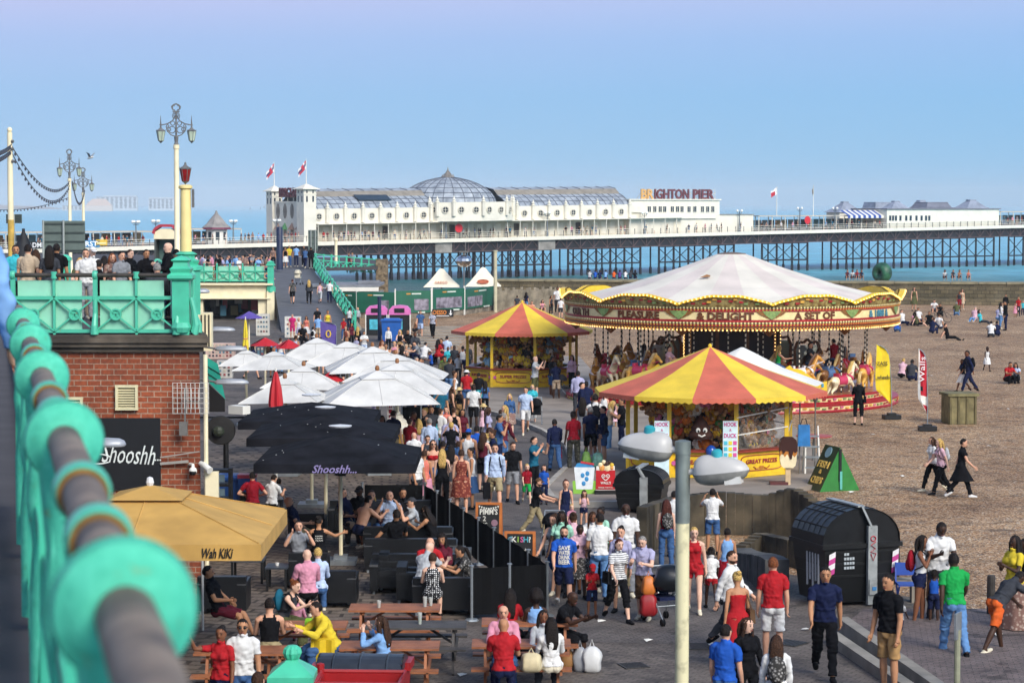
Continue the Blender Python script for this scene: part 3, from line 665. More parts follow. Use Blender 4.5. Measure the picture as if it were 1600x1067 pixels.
# ================================================================ UPPER PROMENADE, BRICK BUILDING, FAR LEFT
PANEL=mat('pale_green_sheet','8fd0b4',.5,.08,3)
PIPE=mat('rail_pipe','8d7c6c',.6,.5,9,bump=.2,col2='5a4f47',spec=.25,detail=8)
DKPIPE=mat('tarred_rail','3a352f',.6,.4,6)
def railing(name,label,p0,p1,h=1.18,bays=3,panel=True,post_r=.05,collar=.085,m=None,pipe=None,pm=None,scroll=False,cat='railing',bar_w=.05,skip=()):
 """cast iron seafront railing: pipe handrail through collars, mid and bottom rails, crossed struts with a ring in every half bay"""
 m=m or TURQR;p0,p1=Vector(p0),Vector(p1);t=thing(name,label,cat,p0);d=p1-p0
 P=lambda f,z:d*f+Vector((0,0,z))
 hd=Vector((d.x,d.y,0)).normalized();nrm=Vector((hd.y,-hd.x,0))
 k=MB();k.tube([P(0,h),P(1,h)],.045,10);k.build('handrail',pipe or DKPIPE,t,smooth=True)
 k=MB();z1,z2=h*.62,h*.06
 k.bar(P(0,z1),P(1,z1),.05,.07);k.bar(P(0,z2),P(1,z2),.05,.07);k.build('cross_rail',m,t)
 N=bays*2
 for i in range(N+1):
  f=i/N;k=MB();q=P(f,0)
  if i%2==0:
   k.bar(q+Vector((0,0,.0)),q+Vector((0,0,h-.02)),post_r*1.7,post_r*1.7);ang=math.atan2(d.y,d.x)
   T=Matrix.Translation(P(f,h))@Matrix.Rotation(ang,4,'Z')@Matrix.Rotation(R(90),4,'Y')
   k.lathe([(.05,-.05),(collar,-.045),(collar*1.12,0),(collar,.045),(.05,.05)],n=14,T=T)
   if scroll:
    q2=q+nrm*.12;k.tube([P(f,h*.6)+nrm*.05,P(f,h*.35)+nrm*.06,P(f,h*.15)+nrm*.16,P(f,.02)+nrm*.14],[.05,.045,.06,.085],8)
  else:
   k.bar(q,q+Vector((0,0,h)),post_r,post_r);k.tube([P(f,h-.07),P(f,h+.07)],collar*.75,10)
  k.build('post',m,t)
 for i in range(N):
  if i in skip:continue
  k=MB();a,b=i/N,(i+1)/N;c=(a+b)/2;zm=(z1+z2)/2;off=nrm*.02
  for(u,z)in((a,z1),(a,z2),(b,z1),(b,z2)):k.bar(P(u,z)+off,P(c,zm)+off,bar_w,.03)
  ang=math.atan2(nrm.y,nrm.x);T=Matrix.Translation(P(c,zm)+nrm*.03)@Matrix.Rotation(ang,4,'Z')@Matrix.Rotation(R(90),4,'Y')
  rr_=min(.12,d.length/N*.17);k.lathe([(.001,.0),(rr_*.72,.0),(rr_*.72,.03),(rr_,.03),(rr_,-.03)],n=14,T=T);k.build('lattice',m,t)
  if panel and i%2==0:
   k=MB();a2=a+.10/N;b2=a+1.66/N
   k.bar(P(a2,h*.49)-nrm*.07,P(b2,h*.49)-nrm*.07,.02,h*.84);k.build('panel',pm or PANEL,t)
 return t
 # ---- near rail, out of focus, running away from the camera
q0=Vector((-.47+.25*2.2,.67,6.3));
def weathered():
 m,nt,b,tc=shader('chipped_turquoise');n=nn(nt,'ShaderNodeTexNoise');n.inputs['Scale'].default_value=22;n.inputs['Detail'].default_value=10;n.inputs['Roughness'].default_value=.75;nt.links.new(tc.outputs['Object'],n.inputs[0])
 cr=ramp(nt,n.outputs[0],[(.28,'6b4a1c'),(.33,'6f9a72'),(.40,'43b090'),(.6,'52c0a0'),(.75,'74d2b8')]);nt.links.new(cr.outputs[0],b.inputs['Base Color']);b.inputs['Roughness'].default_value=.6;b.inputs['Specular IOR Level'].default_value=.3
 bp=nn(nt,'ShaderNodeBump');bp.inputs['Strength'].default_value=.35;bp.inputs['Distance'].default_value=.01;nt.links.new(n.outputs[0],bp.inputs['Height']);nt.links.new(bp.outputs[0],b.inputs['Normal']);return m
TURQW=weathered()
def near_rail():
 t=thing('promenade_railing','big blurred turquoise railing with grey pipe handrail running away beside the camera','railing',(0,0,0))
 P=lambda dd,z:Vector((-.453-.2275*(dd-2.63),dd,z-.0155*(dd-2.63)));zr=7.431
 k=MB();k.tube([P(.3,zr),P(14,zr)],.036,20);k.build('handrail',PIPE,t,smooth=True)
 ang=math.atan2(1,-.2275);Rm=Matrix.Rotation(ang,4,'Z')@Matrix.Rotation(R(90),4,'Y')
 for i in range(-1,5):
  dd=2.63+2.26*i;k=MB();T=Matrix.Translation(P(dd,zr))@Rm
  k.lathe([(.037,-.055),(.056,-.05),(.069,-.032),(.081,-.024),(.087,0),(.081,.024),(.069,.032),(.056,.05),(.037,.055)],n=40,T=T)
  k.box(P(dd,6.85),(.07,.06,1.08),rz=ang);k.tube([P(dd,7.40),P(dd,7.2),P(dd,7.05),P(dd,6.9),P(dd,6.75),P(dd,6.3)],[.06,.042,.055,.036,.05,.05],14)
  T2=Matrix.Translation(P(dd,6.98))@Rm
  k.build('post',TURQW,t,smooth=True)
  if i>=0 or True:
   for g in(.62,1.25):
    r_=MB();T=Matrix.Translation(P(dd+g,zr))@Rm
    r_.lathe([(.0375,-.04),(.047,-.04),(.051,-.018),(.051,.018),(.047,.04),(.0375,.04)],n=24,T=T);o=r_.build('sleeve',TURQ,t,smooth=True)
    r_=MB();r_.lathe([(.0372,-.05),(.044,-.05),(.044,-.04),(.0372,-.04)],n=24,T=T);r_.build('rust_edge',mat('rusty_edge','7d5a22',.8,.4,20),o)
   k=MB();a,b=P(dd,0),P(dd+2.26,0);V=lambda f,z:a.lerp(b,f)+Vector((0,0,z))
   k.bar(V(0,7.0),V(1,7.0),.05,.06);k.bar(V(0,6.42),V(1,6.42),.05,.06);k.bar(V(.5,6.42),V(.5,7.4),.06,.06)
   for c in(.25,.75):
    for u in(c-.25,c+.25):
     for z in(6.42,7.0):k.bar(V(u,z),V(c,6.71),.05,.03)
   k.build('lattice',TURQ,t)
near_rail()
# ---- brick building under the terrace
bt=thing('brick_building','red brick building with louvre vents under the turquoise terrace railing','building',(0,0,0))
fp=[(-12.2,46),(-6.33,46),(-8.6,56.5),(-13,57)]
BRK=brick_mat('red_brick','ac5733','95492c','b39c86',1.0,w=.27,h=.112,ms=.010,wall=True,dirt='9a8a84',bump=.5)
k=MB();k.prism(fp,0,4.95);k.build('wall',BRK,bt)
STONE=mat('sooty_stone','6a5f52',.9,.5,1.6,bump=.5,col2='3a342e',detail=8)
def scaled(pl,e):
 cx=sum(p[0]for p in pl)/4;cy=sum(p[1]for p in pl)/4
 return[(x+math.copysign(e,x-cx),y+math.copysign(e,y-cy))for x,y in pl]
k=MB();k.prism(scaled(fp,.10),4.952,5.05);k.prism(scaled(fp,.19),5.052,5.14);k.prism(scaled(fp,.24),5.142,5.24);k.prism(scaled(fp,.19),5.242,5.30);k.build('cornice',STONE,bt)
LOUV=mat('louvre_cream','d9cfa8',.55,.12,4)
def louvre(px,py,w,h):
 c=D(px,py,45.93);k=MB()
 for sx0 in(-1,1):k.box((c.x+sx0*w/2,c.y,c.z),(.05,.08,h))
 for sz in(-1,1):k.box((c.x,c.y-.003,c.z+sz*h/2),(w+.06,.08,.05))
 n=9
 for i in range(n):k.add([(c.x-w/2,c.y+.02,c.z-h/2+h*(i+.9)/n),(c.x+w/2,c.y+.02,c.z-h/2+h*(i+.9)/n),(c.x+w/2,c.y-.03,c.z-h/2+h*(i+.25)/n),(c.x-w/2,c.y-.03,c.z-h/2+h*(i+.25)/n)],[(3,2,1,0)])
 o=k.build('vent',LOUV,bt);k=MB();k.box((c.x,c.y+.045,c.z),(w,.03,h));k.build('void',BLACK,o)
louvre(198,621,.40,.46);louvre(112,640,.40,.46)
sgn=thing('club_sign','black painted sign board with white script on the red brick wall','sign',D(200,709,45.95))
k=MB();k.box((-.05,0,0),(1.42,.05,1.46));k.build('board',mat('board_black','141418',.5,.2,3),sgn)
k=MB();text(k,'Shooshh',.40,Matrix.Translation((.02,-.035,.0))@RZ(0)@Matrix.Rotation(R(3),4,'Y')@WALLX,shear=.35,width=1.08,ext=.012);
for i in range(3):k.box((.56+i*.05,-.04,-.12),(.03,.02,.03))
k.tube([(-.62+.30*math.cos(a),-.04,-.1+.1*math.sin(a))for a in[R(v)for v in range(20,330,25)]],.016,6)
k.build('script',mat('script_white','dfe4e0',.5),sgn)
wm=thing('wire_cage','white wire mesh aerial cage on bracket at the brick corner','aerial',D(298,622,45.7))
k=MB()
for i in range(9):k.bar((-.36+i*.09,0,-.31),(-.36+i*.09,0,.31),.012)
for i in range(7):k.bar((-.37,.004,-.31+i*.103),(.37,.004,-.31+i*.103),.010)
for i in range(5):k.bar((-.1+i*.07,-.18,-.2),(-.1+i*.07,-.18,.2),.012)
k.build('mesh',mat('wire_white','c9c6bf',.5),wm)
k=MB();k.bar((-.12,.02,-.7),(-.12,.02,.2),.035);k.bar((-.18,-.1,-.04),(.25,-.1,-.06),.02);k.box((-.16,.05,-.62),(.16,.1,.28));k.build('bracket',mat('grey_metal','6d6a66',.5,.2,5),wm)
cc=thing('security_camera','pair of white dome security cameras on the brick corner','camera',D(303,734,45.8))
k=MB();k.tube([(-.1,.15,.1),(-.02,0,.1),(-.02,0,.02)],.035,8);k.ball((-.02,0,-.02),.085,12);k.build('dome',WHITE,cc,smooth=True)
k=MB();k.tube([(.12,.12,.12),(.2,.02,.1),(.34,-.12,-.0)],[.05,.06,.075],10);k.build('bullet',WHITE,cc,smooth=True)
k=MB();k.lathe([(.07,0),(.075,-.03),(.05,-.08),(.001,-.09)],(-.02,-.03,-.02),10);k.build('lens',BLACK,cc)
dp=thing('drainpipe','cream drainpipe and box at the right edge of the brick building','pipe',(-6.2,45.9,0));k=MB();k.tube([(0,0,0),(0,0,4.9)],.045,8);k.box((.12,0,2.15),(.26,.14,.75));k.build('pipe',CREAM,dp)
cb=thing('wall_cable','grey cable conduit running across the brick wall','cable',D(285,722,45.9));k=MB();k.bar((-.45,0,-.03),(.12,0,.02),.05,.05);k.tube([(-.45,-.01,.1),(-.1,-.02,.15),(.35,-.02,.22)],.014,5);k.build('conduit',mat('conduit_grey','9a968f',.6),cb)
# terrace railing on the building and its corner pedestal
def X46(px):return(px-800)/FPX*45.95
railing('terrace_railing','weathered turquoise terrace railing with green panels above the brick building',(X46(20),45.95,5.3),(X46(277),45.95,5.3),1.2,2,scroll=True)
railing('terrace_return_railing','turquoise railing returning back from the terrace corner with scroll brackets',(-6.55,46.4,5.3),(-8.8,56.5,5.3),1.2,4,scroll=True)
pd=thing('corner_pedestal','stepped turquoise cast iron pedestal at the terrace corner','pedestal',(X46(283),46.0,5.3))
k=MB();k.box((0,0,.55),(.34,.34,1.1));k.lathe([(.30,1.1),(.36,1.14),(.36,1.2),(.26,1.25),(.30,1.33),(.22,1.38),(.20,1.46),(.27,1.5),(.15,1.56),(.001,1.6)],n=4,ph=math.pi/4);k.build('shaft',TURQ,pd)
k=MB();k.lathe([(.17,0),(.21,.1),(.17,.2)],(0,-.12,.05),10);k.tube([(.2,-.1,.75),(.26,-.1,.5),(.3,-.1,.2),(.26,-.1,.02),(.2,-.1,.1)],[.05,.06,.08,.1,.07],8);k.build('scroll',TURQR,pd)
# yellow pillar with the red lantern standing on its turquoise base
def lantern(k,c,r,h,mg,mi):
 k.lathe([(r*.62,0),(r,h)],c,6,mg)
 for i in range(6):
  a=2*math.pi*i/6;k.bar((c[0]+r*.63*math.cos(a),c[1]+r*.63*math.sin(a),c[2]),(c[0]+r*1.02*math.cos(a),c[1]+r*1.02*math.sin(a),c[2]+h),r*.1,m=mi)
  k.lathe([(r*.07,0),(r*.02,h*.25)],(c[0]+r*1.05*math.cos(a),c[1]+r*1.05*math.sin(a),c[2]+h),4,mi)
 k.lathe([(r*1.1,0),(r*1.12,h*.06),(r*.8,h*.16),(r*.45,h*.26),(r*.2,h*.42),(r*.22,h*.5),(r*.04,h*.62)],(c[0],c[1],c[2]+h),6,mi)
 k.lathe([(.001,-h*.3),(r*.2,-h*.18),(r*.45,-h*.08),(r*.68,0)],c,6,mi)
IRON=mat('lamp_iron','6a6a6a',.6,.3,6);LGLS=mat('lantern_glass','b9c9b4',.25,.1,4)
yl=thing('yellow_pillar_lamp','cream yellow pillar with red glass lantern on top and turquoise base','street lamp',D(291,430,52))
k=MB();k.lathe([(.135,.5),(.12,1.9),(.115,1.95),(.16,1.98),(.16,2.03),(.10,2.06)],n=14);k.build('pillar',mat('pillar_yellow','ead48f',.5,.08,3),yl,smooth=True)
k=MB();k.lathe([(.32,-.9),(.32,.1),(.38,.12),(.38,.2),(.27,.24),(.31,.33),(.2,.38),(.2,.45),(.26,.48),(.15,.54)],n=8);k.build('base',TURQ,yl)
k=MB();lantern(k,(0,0,2.14),.125,.27,0,1);k.build('lantern',[mat('red_glass','8a1a1c',.2,.2,5),IRON],yl)
k=MB();k.box((.17,0,1.75),(.05,.08,.42));k.build('wall_lantern',IRON,yl)
# ornate twin lantern lamp posts
def ornate(px,Y,ytop,label,first=None):
 base=D(px,400,Y);zb=zdeck(Y);H=D(px,ytop,Y).z-zb
 if first:return dup(first,(base.x,Y,zb),0,label,sc=(1,1,H/first['h']))
 t=thing('ornate_lamp_post',label,'street lamp',(base.x,Y,zb),0,'ornate lamp posts along the upper promenade');t['h']=H
 k=MB();k.lathe([(.22,0),(.22,.3),(.15,.4),(.13,1.2),(.10,1.25),(.085,H-1.6),(.11,H-1.58),(.11,H-1.44)],n=12);k.build('post',CREAM,t,smooth=True)
 SQ=lambda k_:setattr(k_,'v',[(x*.60,y*.60,H-(H-z_)*.60)for x,y,z_ in k_.v])
 z=H-2.45;k=MB();k.lathe([(.09,0),(.14,.08),(.10,.2),(.13,.5),(.06,.6),(.045,1.6)],(0,0,z),10)
 ci=lambda cx,cz,r,a0,a1,w=.028:k.tube([(cx+r*math.cos(R(a)),0,cz+r*math.sin(R(a)))for a in range(a0,a1+1,20)],w,5)
 for sg_ in(-1,1):
  pts=[(.08,.55),(.3,.62),(.52,.85),(.58,1.1),(.5,1.25),(.42,1.15),(.5,1.05)];k.tube([(sg_*x,0,z+y)for x,y in pts],.035,6)
  k.tube([(sg_*x,0,z+y)for x,y in[(.05,1.75),(.2,1.45),(.5,1.27),(.85,1.2),(.97,1.2)]],.035,6)
  ci(sg_*.24,z+.92,.19,0,360);ci(sg_*.2,z+1.3,.12,0,360);ci(sg_*.42,z+.95,.1,0,360)
  k.tube([(sg_*.9,0,z+1.2),(sg_*.9,0,z+1.0)],.04,6);k.tube([(sg_*.9,0,z+1.18),(sg_*.9,0,z+1.75)],[.05,.01],6)
  for w in(0,1):k.tube([(sg_*(.06+.1*w),0,z+1.55),(sg_*(.14+.08*w),0,z+1.75),(sg_*(.05+.07*w),0,z+1.95)],.025,5)
 k.tube([(0,0,z+1.5),(0,0,z+2.0)],.05,6);SQ(k);k.build('bracket',IRON,t)
 k=MB();ci(0,z+2.2,.2,0,360,.03);ci(-.13,z+2.2,.12,60,300);ci(.13,z+2.2,.12,-120,120);ci(0,z+2.12,.3,20,160,.03);k.box((0,0,z+1.98),(.42,.1,.06));k.ball((0,0,z+2.42),.05,6);SQ(k);k.build('crown_finial',IRON,t)
 for sg_ in(-1,1):k=MB();lantern(k,(sg_*.9,0,z+.28),.25,.55,0,1);SQ(k);k.build('lantern',[LGLS,IRON],t)
 return t
L1=ornate(277,80,162,'tall ornate cream lamp post with twin lanterns behind the booth')
L2=ornate(110,127,233,'ornate cream lamp post with twin lanterns behind the grey sign back',L1)
L3=ornate(131,141,262,'smallest and farthest of the ornate twin lantern lamp posts',L1)
# bulb pole with its strings of lights
bp_=D(18,430,75);bz=zdeck(75);H=D(18,207,75).z-bz
t=thing('cream_pole','tall cream pole carrying strings of light bulbs at far left','pole',(bp_.x,75,bz))
k=MB();k.tube([(0,0,2.5),(0,0,H)],[.10,.085],12);k.ball((0,0,H+.08),.09,8);k.build('shaft',CREAM,t,smooth=True)
k=MB();k.tube([(0,0,0),(0,0,2.5)],.105,12);k.build('lower_shaft',mat('worn_ochre','c9a54e',.7,.35,4),t,smooth=True)
k=MB()
for z in(H-.3,H-.55,H-.95):k.ball((.1,-.06,z),.06,6)
k.build('clamp',IRON,t)
def bulbs(a,b,sag,label):
 a,b=Vector(a),Vector(b);t=thing('light_string',label,'light string',a);n=26;k=MB();bl=MB();P=[]
 for i in range(n+1):f=i/n;P.append((b-a)*f-Vector((0,0,sag*4*f*(1-f))))
 k.tube(P,.018,4)
 for p in P:bl.lathe([(.012,0),(.045,-.07),(.03,-.12),(.001,-.14)],p,5)
 k.build('cable',BLACK,t);bl.build('bulb',mat('bulb_dark','4d4f58',.4),t)
tp=Vector((bp_.x,75,0));l2=L2.location
bulbs(D(18,228,75),D(109,283,127),.9,'upper string of bulbs sagging from the cream pole to the far lamp post')
bulbs(D(18,238,75),D(109,290,127),1.2,'lower string of bulbs sagging from the cream pole to the far lamp post')
bulbs(D(113,283,127),D(132,297,141),1.0,'short drooping string of bulbs between the two distant lamp posts')
bulbs(D(18,226,75),D(-60,220,60),.3,'upper string of bulbs leaving the picture left of the cream pole')
bulbs(D(18,234,75),D(-60,236,60),.3,'lower string of bulbs leaving the picture left of the cream pole')
bulbs(D(-30,325,150),D(110,308,141),.4,'faint far string of bulbs crossing in front of the cliffs')
# sign backs, covered parasol, booth
def signback(px,py,Y,w,h,label,poles=(-.3,.3)):
 c=D(px,py,Y);zb=zdeck(Y);t=thing('road_sign',label,'sign',(c.x,Y,zb));zc=c.z-zb
 k=MB();k.box((0,0,zc),(w,.04,h));k.build('panel',mat('sign_back','5d6a64',.6,.1,3),t)
 k=MB()
 for i in range(4):k.box((0,-.05,zc-h*.42+h*.28*i),(w*.98,.06,.05))
 k.build('rib',mat('sign_rib','48534e',.6),t)
 k=MB()
 for f in poles:k.tube([(w*f,-.1,0),(w*f,-.1,zc+h*.52)],.045,8)
 k.build('post',mat('post_grey','99a09c',.5),t);return t
signback(100,370,95,1.76,1.32,'large grey road sign seen from the back on two posts',(-.48,0))
signback(22,342,76,.52,.30,'small grey sign fixed back to front on the cream pole',(0.0,))
signback(489,376,186,.78,1.7,'grey sign plate on posts at the head of the ramp',(-.2,.25))
c=D(37,387,72);t=thing('covered_heater','black cloth covered outdoor heater tapering to a point','heater',(c.x,72,zdeck(72)));k=MB();k.lathe([(.3,.0),(.35,1.0),(.37,1.35),(.28,1.55),(.13,1.9),(.05,2.05),(.05,2.15),(.001,2.16)],n=12);k.build('cover',mat('black_cloth','15171c',.7,.4,4,bump=.4),t,smooth=True)
c=D(262,400,85);t=thing('phone_booth','glass phone booth with cream hood and curved red roof','phone booth',(c.x,85,zdeck(85)))
k=MB()
for x in(-.40,.40):k.box((x,0,1.0),(.07,.8,2.0))
k.box((0,.35,1.0),(.72,.05,2.0),m=1);k.build('frame',[mat('booth_frame','4a4f4c',.5),mat('booth_glass','6f8a84',.15,.3,2)],t)
k=MB();k.add([(x,y,z)for y in(-.42,.42)for x,z in[(-.45,2.0),(.45,2.0),(.45,2.25),(.2,2.38),(-.2,2.38),(-.45,2.25)]],[(0,1,2,3,4,5),(11,10,9,8,7,6)]+[(i,6+i,6+(i+1)%6,(i+1)%6)for i in range(6)]);k.build('hood',CREAM,t)
k=MB()
arcp=[(-.46,2.2),(-.42,2.36),(-.22,2.5),(.22,2.5),(.42,2.36),(.46,2.2)]
for(x0,z0),(x1,z1)in zip(arcp,arcp[1:]):k.bar((x0,-.42,z0),(x1,-.42,z1),.1,.1);k.bar((x0,0,z0),(x1,0,z1),.75,.06)
k.build('roof',mat('booth_red','b23a48',.5),t)
# turquoise pedestals and planters among the terrace crowd
c=D(102,430,62);t=thing('turquoise_bollard','square turquoise bollard among the people on the terrace','bollard',(c.x,62,5.3));k=MB();k.box((0,0,.55),(.26,.26,1.1));k.lathe([(.22,1.1),(.22,1.18),(.12,1.25),(.001,1.28)],n=4,ph=math.pi/4);k.build('body',TURQ,t)
# ---- far railing and the cream arcade
def X158(px):return(px-800)/FPX*158
railing('arcade_railing','turquoise railing with green panels above the cream seafront arcade',(X158(300),157.7,2.63),(X158(420),157.7,2.63),1.2,3,post_r=.07,collar=.09,m=TURQ,bar_w=.08)
t=thing('arcade_pedestal','chunky turquoise pedestal ending the arcade railing by the ramp','pedestal',(X158(424),157.6,2.5));k=MB();k.box((0,0,.5),(.42,.42,1.5));k.lathe([(.42,1.25),(.42,1.35),(.3,1.4),(.34,1.5),(.001,1.62)],n=4,ph=math.pi/4);k.lathe([(.15,-.7),(.32,-.55),(.32,-.2)],n=8);k.build('shaft',TURQ,t)
ar=thing('seafront_arcade','cream rendered seafront arcade shop with wide dark opening beside the ramp','building',(0,0,0))
x0,xa,xb,x1=X158(296),X158(318),X158(404),X158(479)
zf=2.55;k=MB();yy=157.6
k.box(((x0+xa)/2,yy+.3,zf/2),(xa-x0,.6,zf));k.box(((xb+X158(428))/2,yy+.3,zf/2),(X158(428)-xb,.6,zf));k.box(((xa+xb)/2,yy+.3,1.98),(xb-xa,.6,1.14));k.box(((x0+X158(428))/2,yy-.03,2.48),(X158(428)-x0,.7,.12));k.box(((x0+X158(428))/2,yy-.02,1.5),(X158(428)-x0-.3,.65,.07))
k.build('facade',CREAM,ar)
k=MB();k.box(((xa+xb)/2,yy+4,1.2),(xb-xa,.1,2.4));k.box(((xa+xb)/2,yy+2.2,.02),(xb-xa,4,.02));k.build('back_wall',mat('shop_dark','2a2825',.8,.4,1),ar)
k=MB()
for i in range(14):k.box((xa+.3+(xb-xa-.5)*rnd.random(),yy+.8+2.5*rnd.random(),.5+rnd.random()*.9),(.3+.3*rnd.random(),.2,.4+.4*rnd.random()),m=rnd.randrange(5))
k.build('shop_goods',[M('d8d4c8'),M('3f6f80'),M('7d2f35'),M('8a7a52'),M('44413f')],ar)
k=MB();k.add([(X158(428),yy,0),(X158(428),yy,2.55),(-20.5,184,2.8),(-20.5,184,0)],[(0,1,2,3)]);k.box((X158(424),yy-.1,1.0),(.5,.3,2.0));k.build('side_wall',CREAM,ar)
# ---- ramp
RMP=mat('ramp_tarmac','5b5c62',.9,.18,1.2,bump=.2,detail=8)
BL,BR_,TR_,TL=G(440,520,0),G(553,516,0),D(489,420,185),D(424,418,186)
mb=MB();n=8
for i in range(n):
 a,b=i/n,(i+1)/n;q=[BL.lerp(TL,a),BR_.lerp(TR_,a),BR_.lerp(TR_,b),BL.lerp(TL,b)]
 mb.add([(v.x,v.y,v.z+.012)for v in q]+[(v.x,v.y,-.3)for v in q],[(0,1,2,3),(1,5,6,2),(0,3,7,4)]+([(0,4,5,1)]if i==0 else[]))
struct(mb.build('ramp',RMP))
a,b=BR_+Vector((.1,0,.02)),TR_+Vector((.1,0,.02))
railing('ramp_railing','turquoise lattice railing climbing beside the sloping ramp',a,b,1.15,8,False,.07,.09,TURQ,TURQ,bar_w=.085)
k=MB();k.bar(BR_+Vector((.35,0,.05)),TR_+Vector((.35,0,.05)),.25,.3);struct(k.build('ramp_kerb',mat('ramp_kerb_stone','9a9284',.9)))
railing('platform_railing','turquoise lattice railing along the platform above the flat roofed kiosk',TR_+Vector((.2,.6,0)),(D(588,430,192).x,192,2.2),1.15,4,False,.08,.1,TURQ,TURQ,bar_w=.09)
t=thing('rubble_pier','rough brown flint pillar at the end of the platform railing','wall',(D(597,430,192).x,192,0));k=MB();k.box((0,0,1.7),(1.0,1.0,3.4));k.build('body',mat('flint_rubble','8a7a62',.95,.6,5,bump=.8,col2='4d4234'),t)
t=thing('navy_column','thick navy blue column standing at the head of the ramp','column',(D(437,400,182).x,182,2.8));k=MB();k.lathe([(.25,0),(.25,3.35),(.22,3.4),(.001,3.42)],n=16);k.build('shaft',mat('navy_paint','1d2947',.5),t,smooth=True)
t=thing('cream_bollard_lamp','slim cream post with turquoise foot behind the platform railing','post',(D(525,400,200).x,200,2.2));k=MB();k.tube([(0,0,.8),(0,0,2.6)],.13,8);k.ball((0,0,2.7),.2,8);k.build('shaft',CREAM,t);k=MB();k.lathe([(.3,0),(.3,.5),(.15,.8)],n=8);k.build('foot',TURQ,t)
# ---- flat roofed kiosk below the platform
def X170(px):return(px-800)/FPX*170
hk=thing('flat_roof_kiosk','low kiosk with grey flat roof, white fascia and glazed front below ramp railing','kiosk',(0,0,0))
x0,x1=X170(512),X170(592);k=MB();k.box(((x0+x1)/2,173,.7),(x1-x0,6,1.4));k.build('wall',mat('kiosk_grey','8d8f8e',.7),hk)
k=MB();k.box(((X170(490)+x1)/2-.1,173.2,1.93),(x1-X170(490)+.3,7,.16));k.box((X170(575),171.5,2.15),(1.6,1.2,.25));k.build('roof',mat('felt_roof','7d8087',.9,.2,1),hk)
k=MB();k.box(((X170(505)+x1)/2,169.6,1.68),(x1-X170(505),.1,.3));k.build('fascia',WHITE,hk)
for i in range(5):
 k=MB();k.box((x0+.45+i*.78,169.95,.85),(.6,.08,1.2));o=k.build('window',WHITE,hk);k=MB();k.box((x0+.45+i*.78,169.9,.85),(.46,.06,1.05));k.build('pane',GLASS,o)
 # ---- far buildings of the marina, pale with distance
def marina(px0,px1,ytop,Y,label,floors,cols,step=None):
 a,b,z1=D(px0,ytop,Y),D(px1,ytop,Y),D(px0,ytop,Y).z;t=thing('apartment_block',label,'building',((a.x+b.x)/2,Y,SEA));w=b.x-a.x;h=z1-SEA
 k=MB();k.box((0,9,h/2),(w,18,h));
 if step:k.box((w*step[0],9,h+step[2]/2),(w*step[1],14,step[2]))
 k.build('wall',mat('marina_white','bcc2c8',.7,.05,.02),t)
 fh=h*.80/floors
 for i in range(cols):
  k=MB()
  for j in range(floors):k.box((-w/2+w*(i+.5)/cols,-.15,h*.18+fh*(j+.5)),(w/cols*(.62 if(i+j)%3 else .4),.3,fh*.55))
  k.build('window',mat('marina_glass','17212e',.4,.3,.05),t)
 k=MB();k.box((0,9,h+.6),(w*.99,17,1.2)if not step else(w,18.2,.8));k.build('roof',mat('marina_roof','5f6a78',.7),t)
marina(150,214,308,5600,'wide white apartment block far away behind the lamp posts',7,9,(.08,.8,3.6))
marina(232,277,311,5600,'right-hand far white apartment block beyond tall ornate lamp post',6,7,(0,.98,4.2))
marina(136,151,316,5650,'narrow far apartment block joined to the wide white one',5,3)
marina(97,128,322,5700,'low pale far apartment block half hidden by lamp posts',4,5)
t=thing('chalky_warehouse','pale barn-roofed far building in front of white apartment blocks','building',(D(154,340,5300).x,5300,SEA));w=62;k=MB();k.box((0,8,6),(w,16,12));k.build('wall',mat('marina_pink','cdbfb4',.8),t);k=MB();k.add([(-w/2,0,12),(w/2,0,12),(w/2,16,12),(-w/2,16,12),(-w*.25,8,28),(w*.25,8,28)],[(0,1,5,4),(1,2,5),(2,3,4,5),(3,0,4)]);k.build('roof',mat('marina_tile','c2ab9c',.8),t)
for x,yt,lb in((391,324,'left of the two thin far harbour chimneys'),(407,323.5,'right of the two thin far harbour chimneys')):
 p=D(x,yt,6400);t=thing('harbour_chimney',lb,'chimney',(p.x,6400,0));k=MB();k.tube([(0,0,-3),(0,0,p.z)],[1.1,.8],8);k.build('stack',mat('chimney_grey','5d6470',.8),t)
p=D(412,330,6400);t=thing('harbour_crane','far blue-grey harbour crane with slanted jib','crane',(p.x,6400,0));k=MB();k.bar((0,0,0),(0,0,5),1.4);k.bar((0,0,3),(10,0,15),.9);k.bar((3,0,0),(3,0,7),.7);k.build('jib',mat('chimney_grey','5d6470',.8),t)
# ---- green fence panels of the beach bar, canopies, mirror ball
GREEN=mat('fence_green','145c46',.6,.15,1.5)
def fence(px0,y0b,px1,y1b,h,label,pic=None,k_=0):
 a,b=G(px0,y0b),G(px1,y1b);t=thing('banner_fence',label,'fence',a);d=b-a;ang=math.atan2(d.y,d.x);t.rotation_euler[2]=ang;L=d.length
 k=MB();k.box((L/2,0,h/2+.25),(L-.08,.04,h-.3));k.build('banner',GREEN,t)
 k=MB()
 for f in(0,1):k.tube([(L*f,.05,0),(L*f,.05,h+.25)],.05,6)
 k.build('post',WHITE,t)
 k=MB();k.box((L*.36,-.03,h-.12),(L*.12,.02,.09),m=1);k.box((L*.58,-.03,h-.12),(L*.26,.02,.09));k.box((L*.72,-.03,.42),(L*.2,.02,.1));k.build('lettering',[M('cfd6cc'),M('c98a3c')],t)
 if pic:k=MB();k.box((L*pic[0],-.03,h*.52),(L*pic[1],.02,h*.42));k.build('picture',mat('banner_picture','9a93a0',.6,.5,2.2,col2='4d4650',detail=6),t)
 k=MB();k.box((L/2,.1,.22),(L,.04,.45));k.build('timber',mat('grey_timber','847a6c',.9,.4,3),t)
fence(534,496,557,497,1.7,'short green banner fence panel beside the ramp foot')
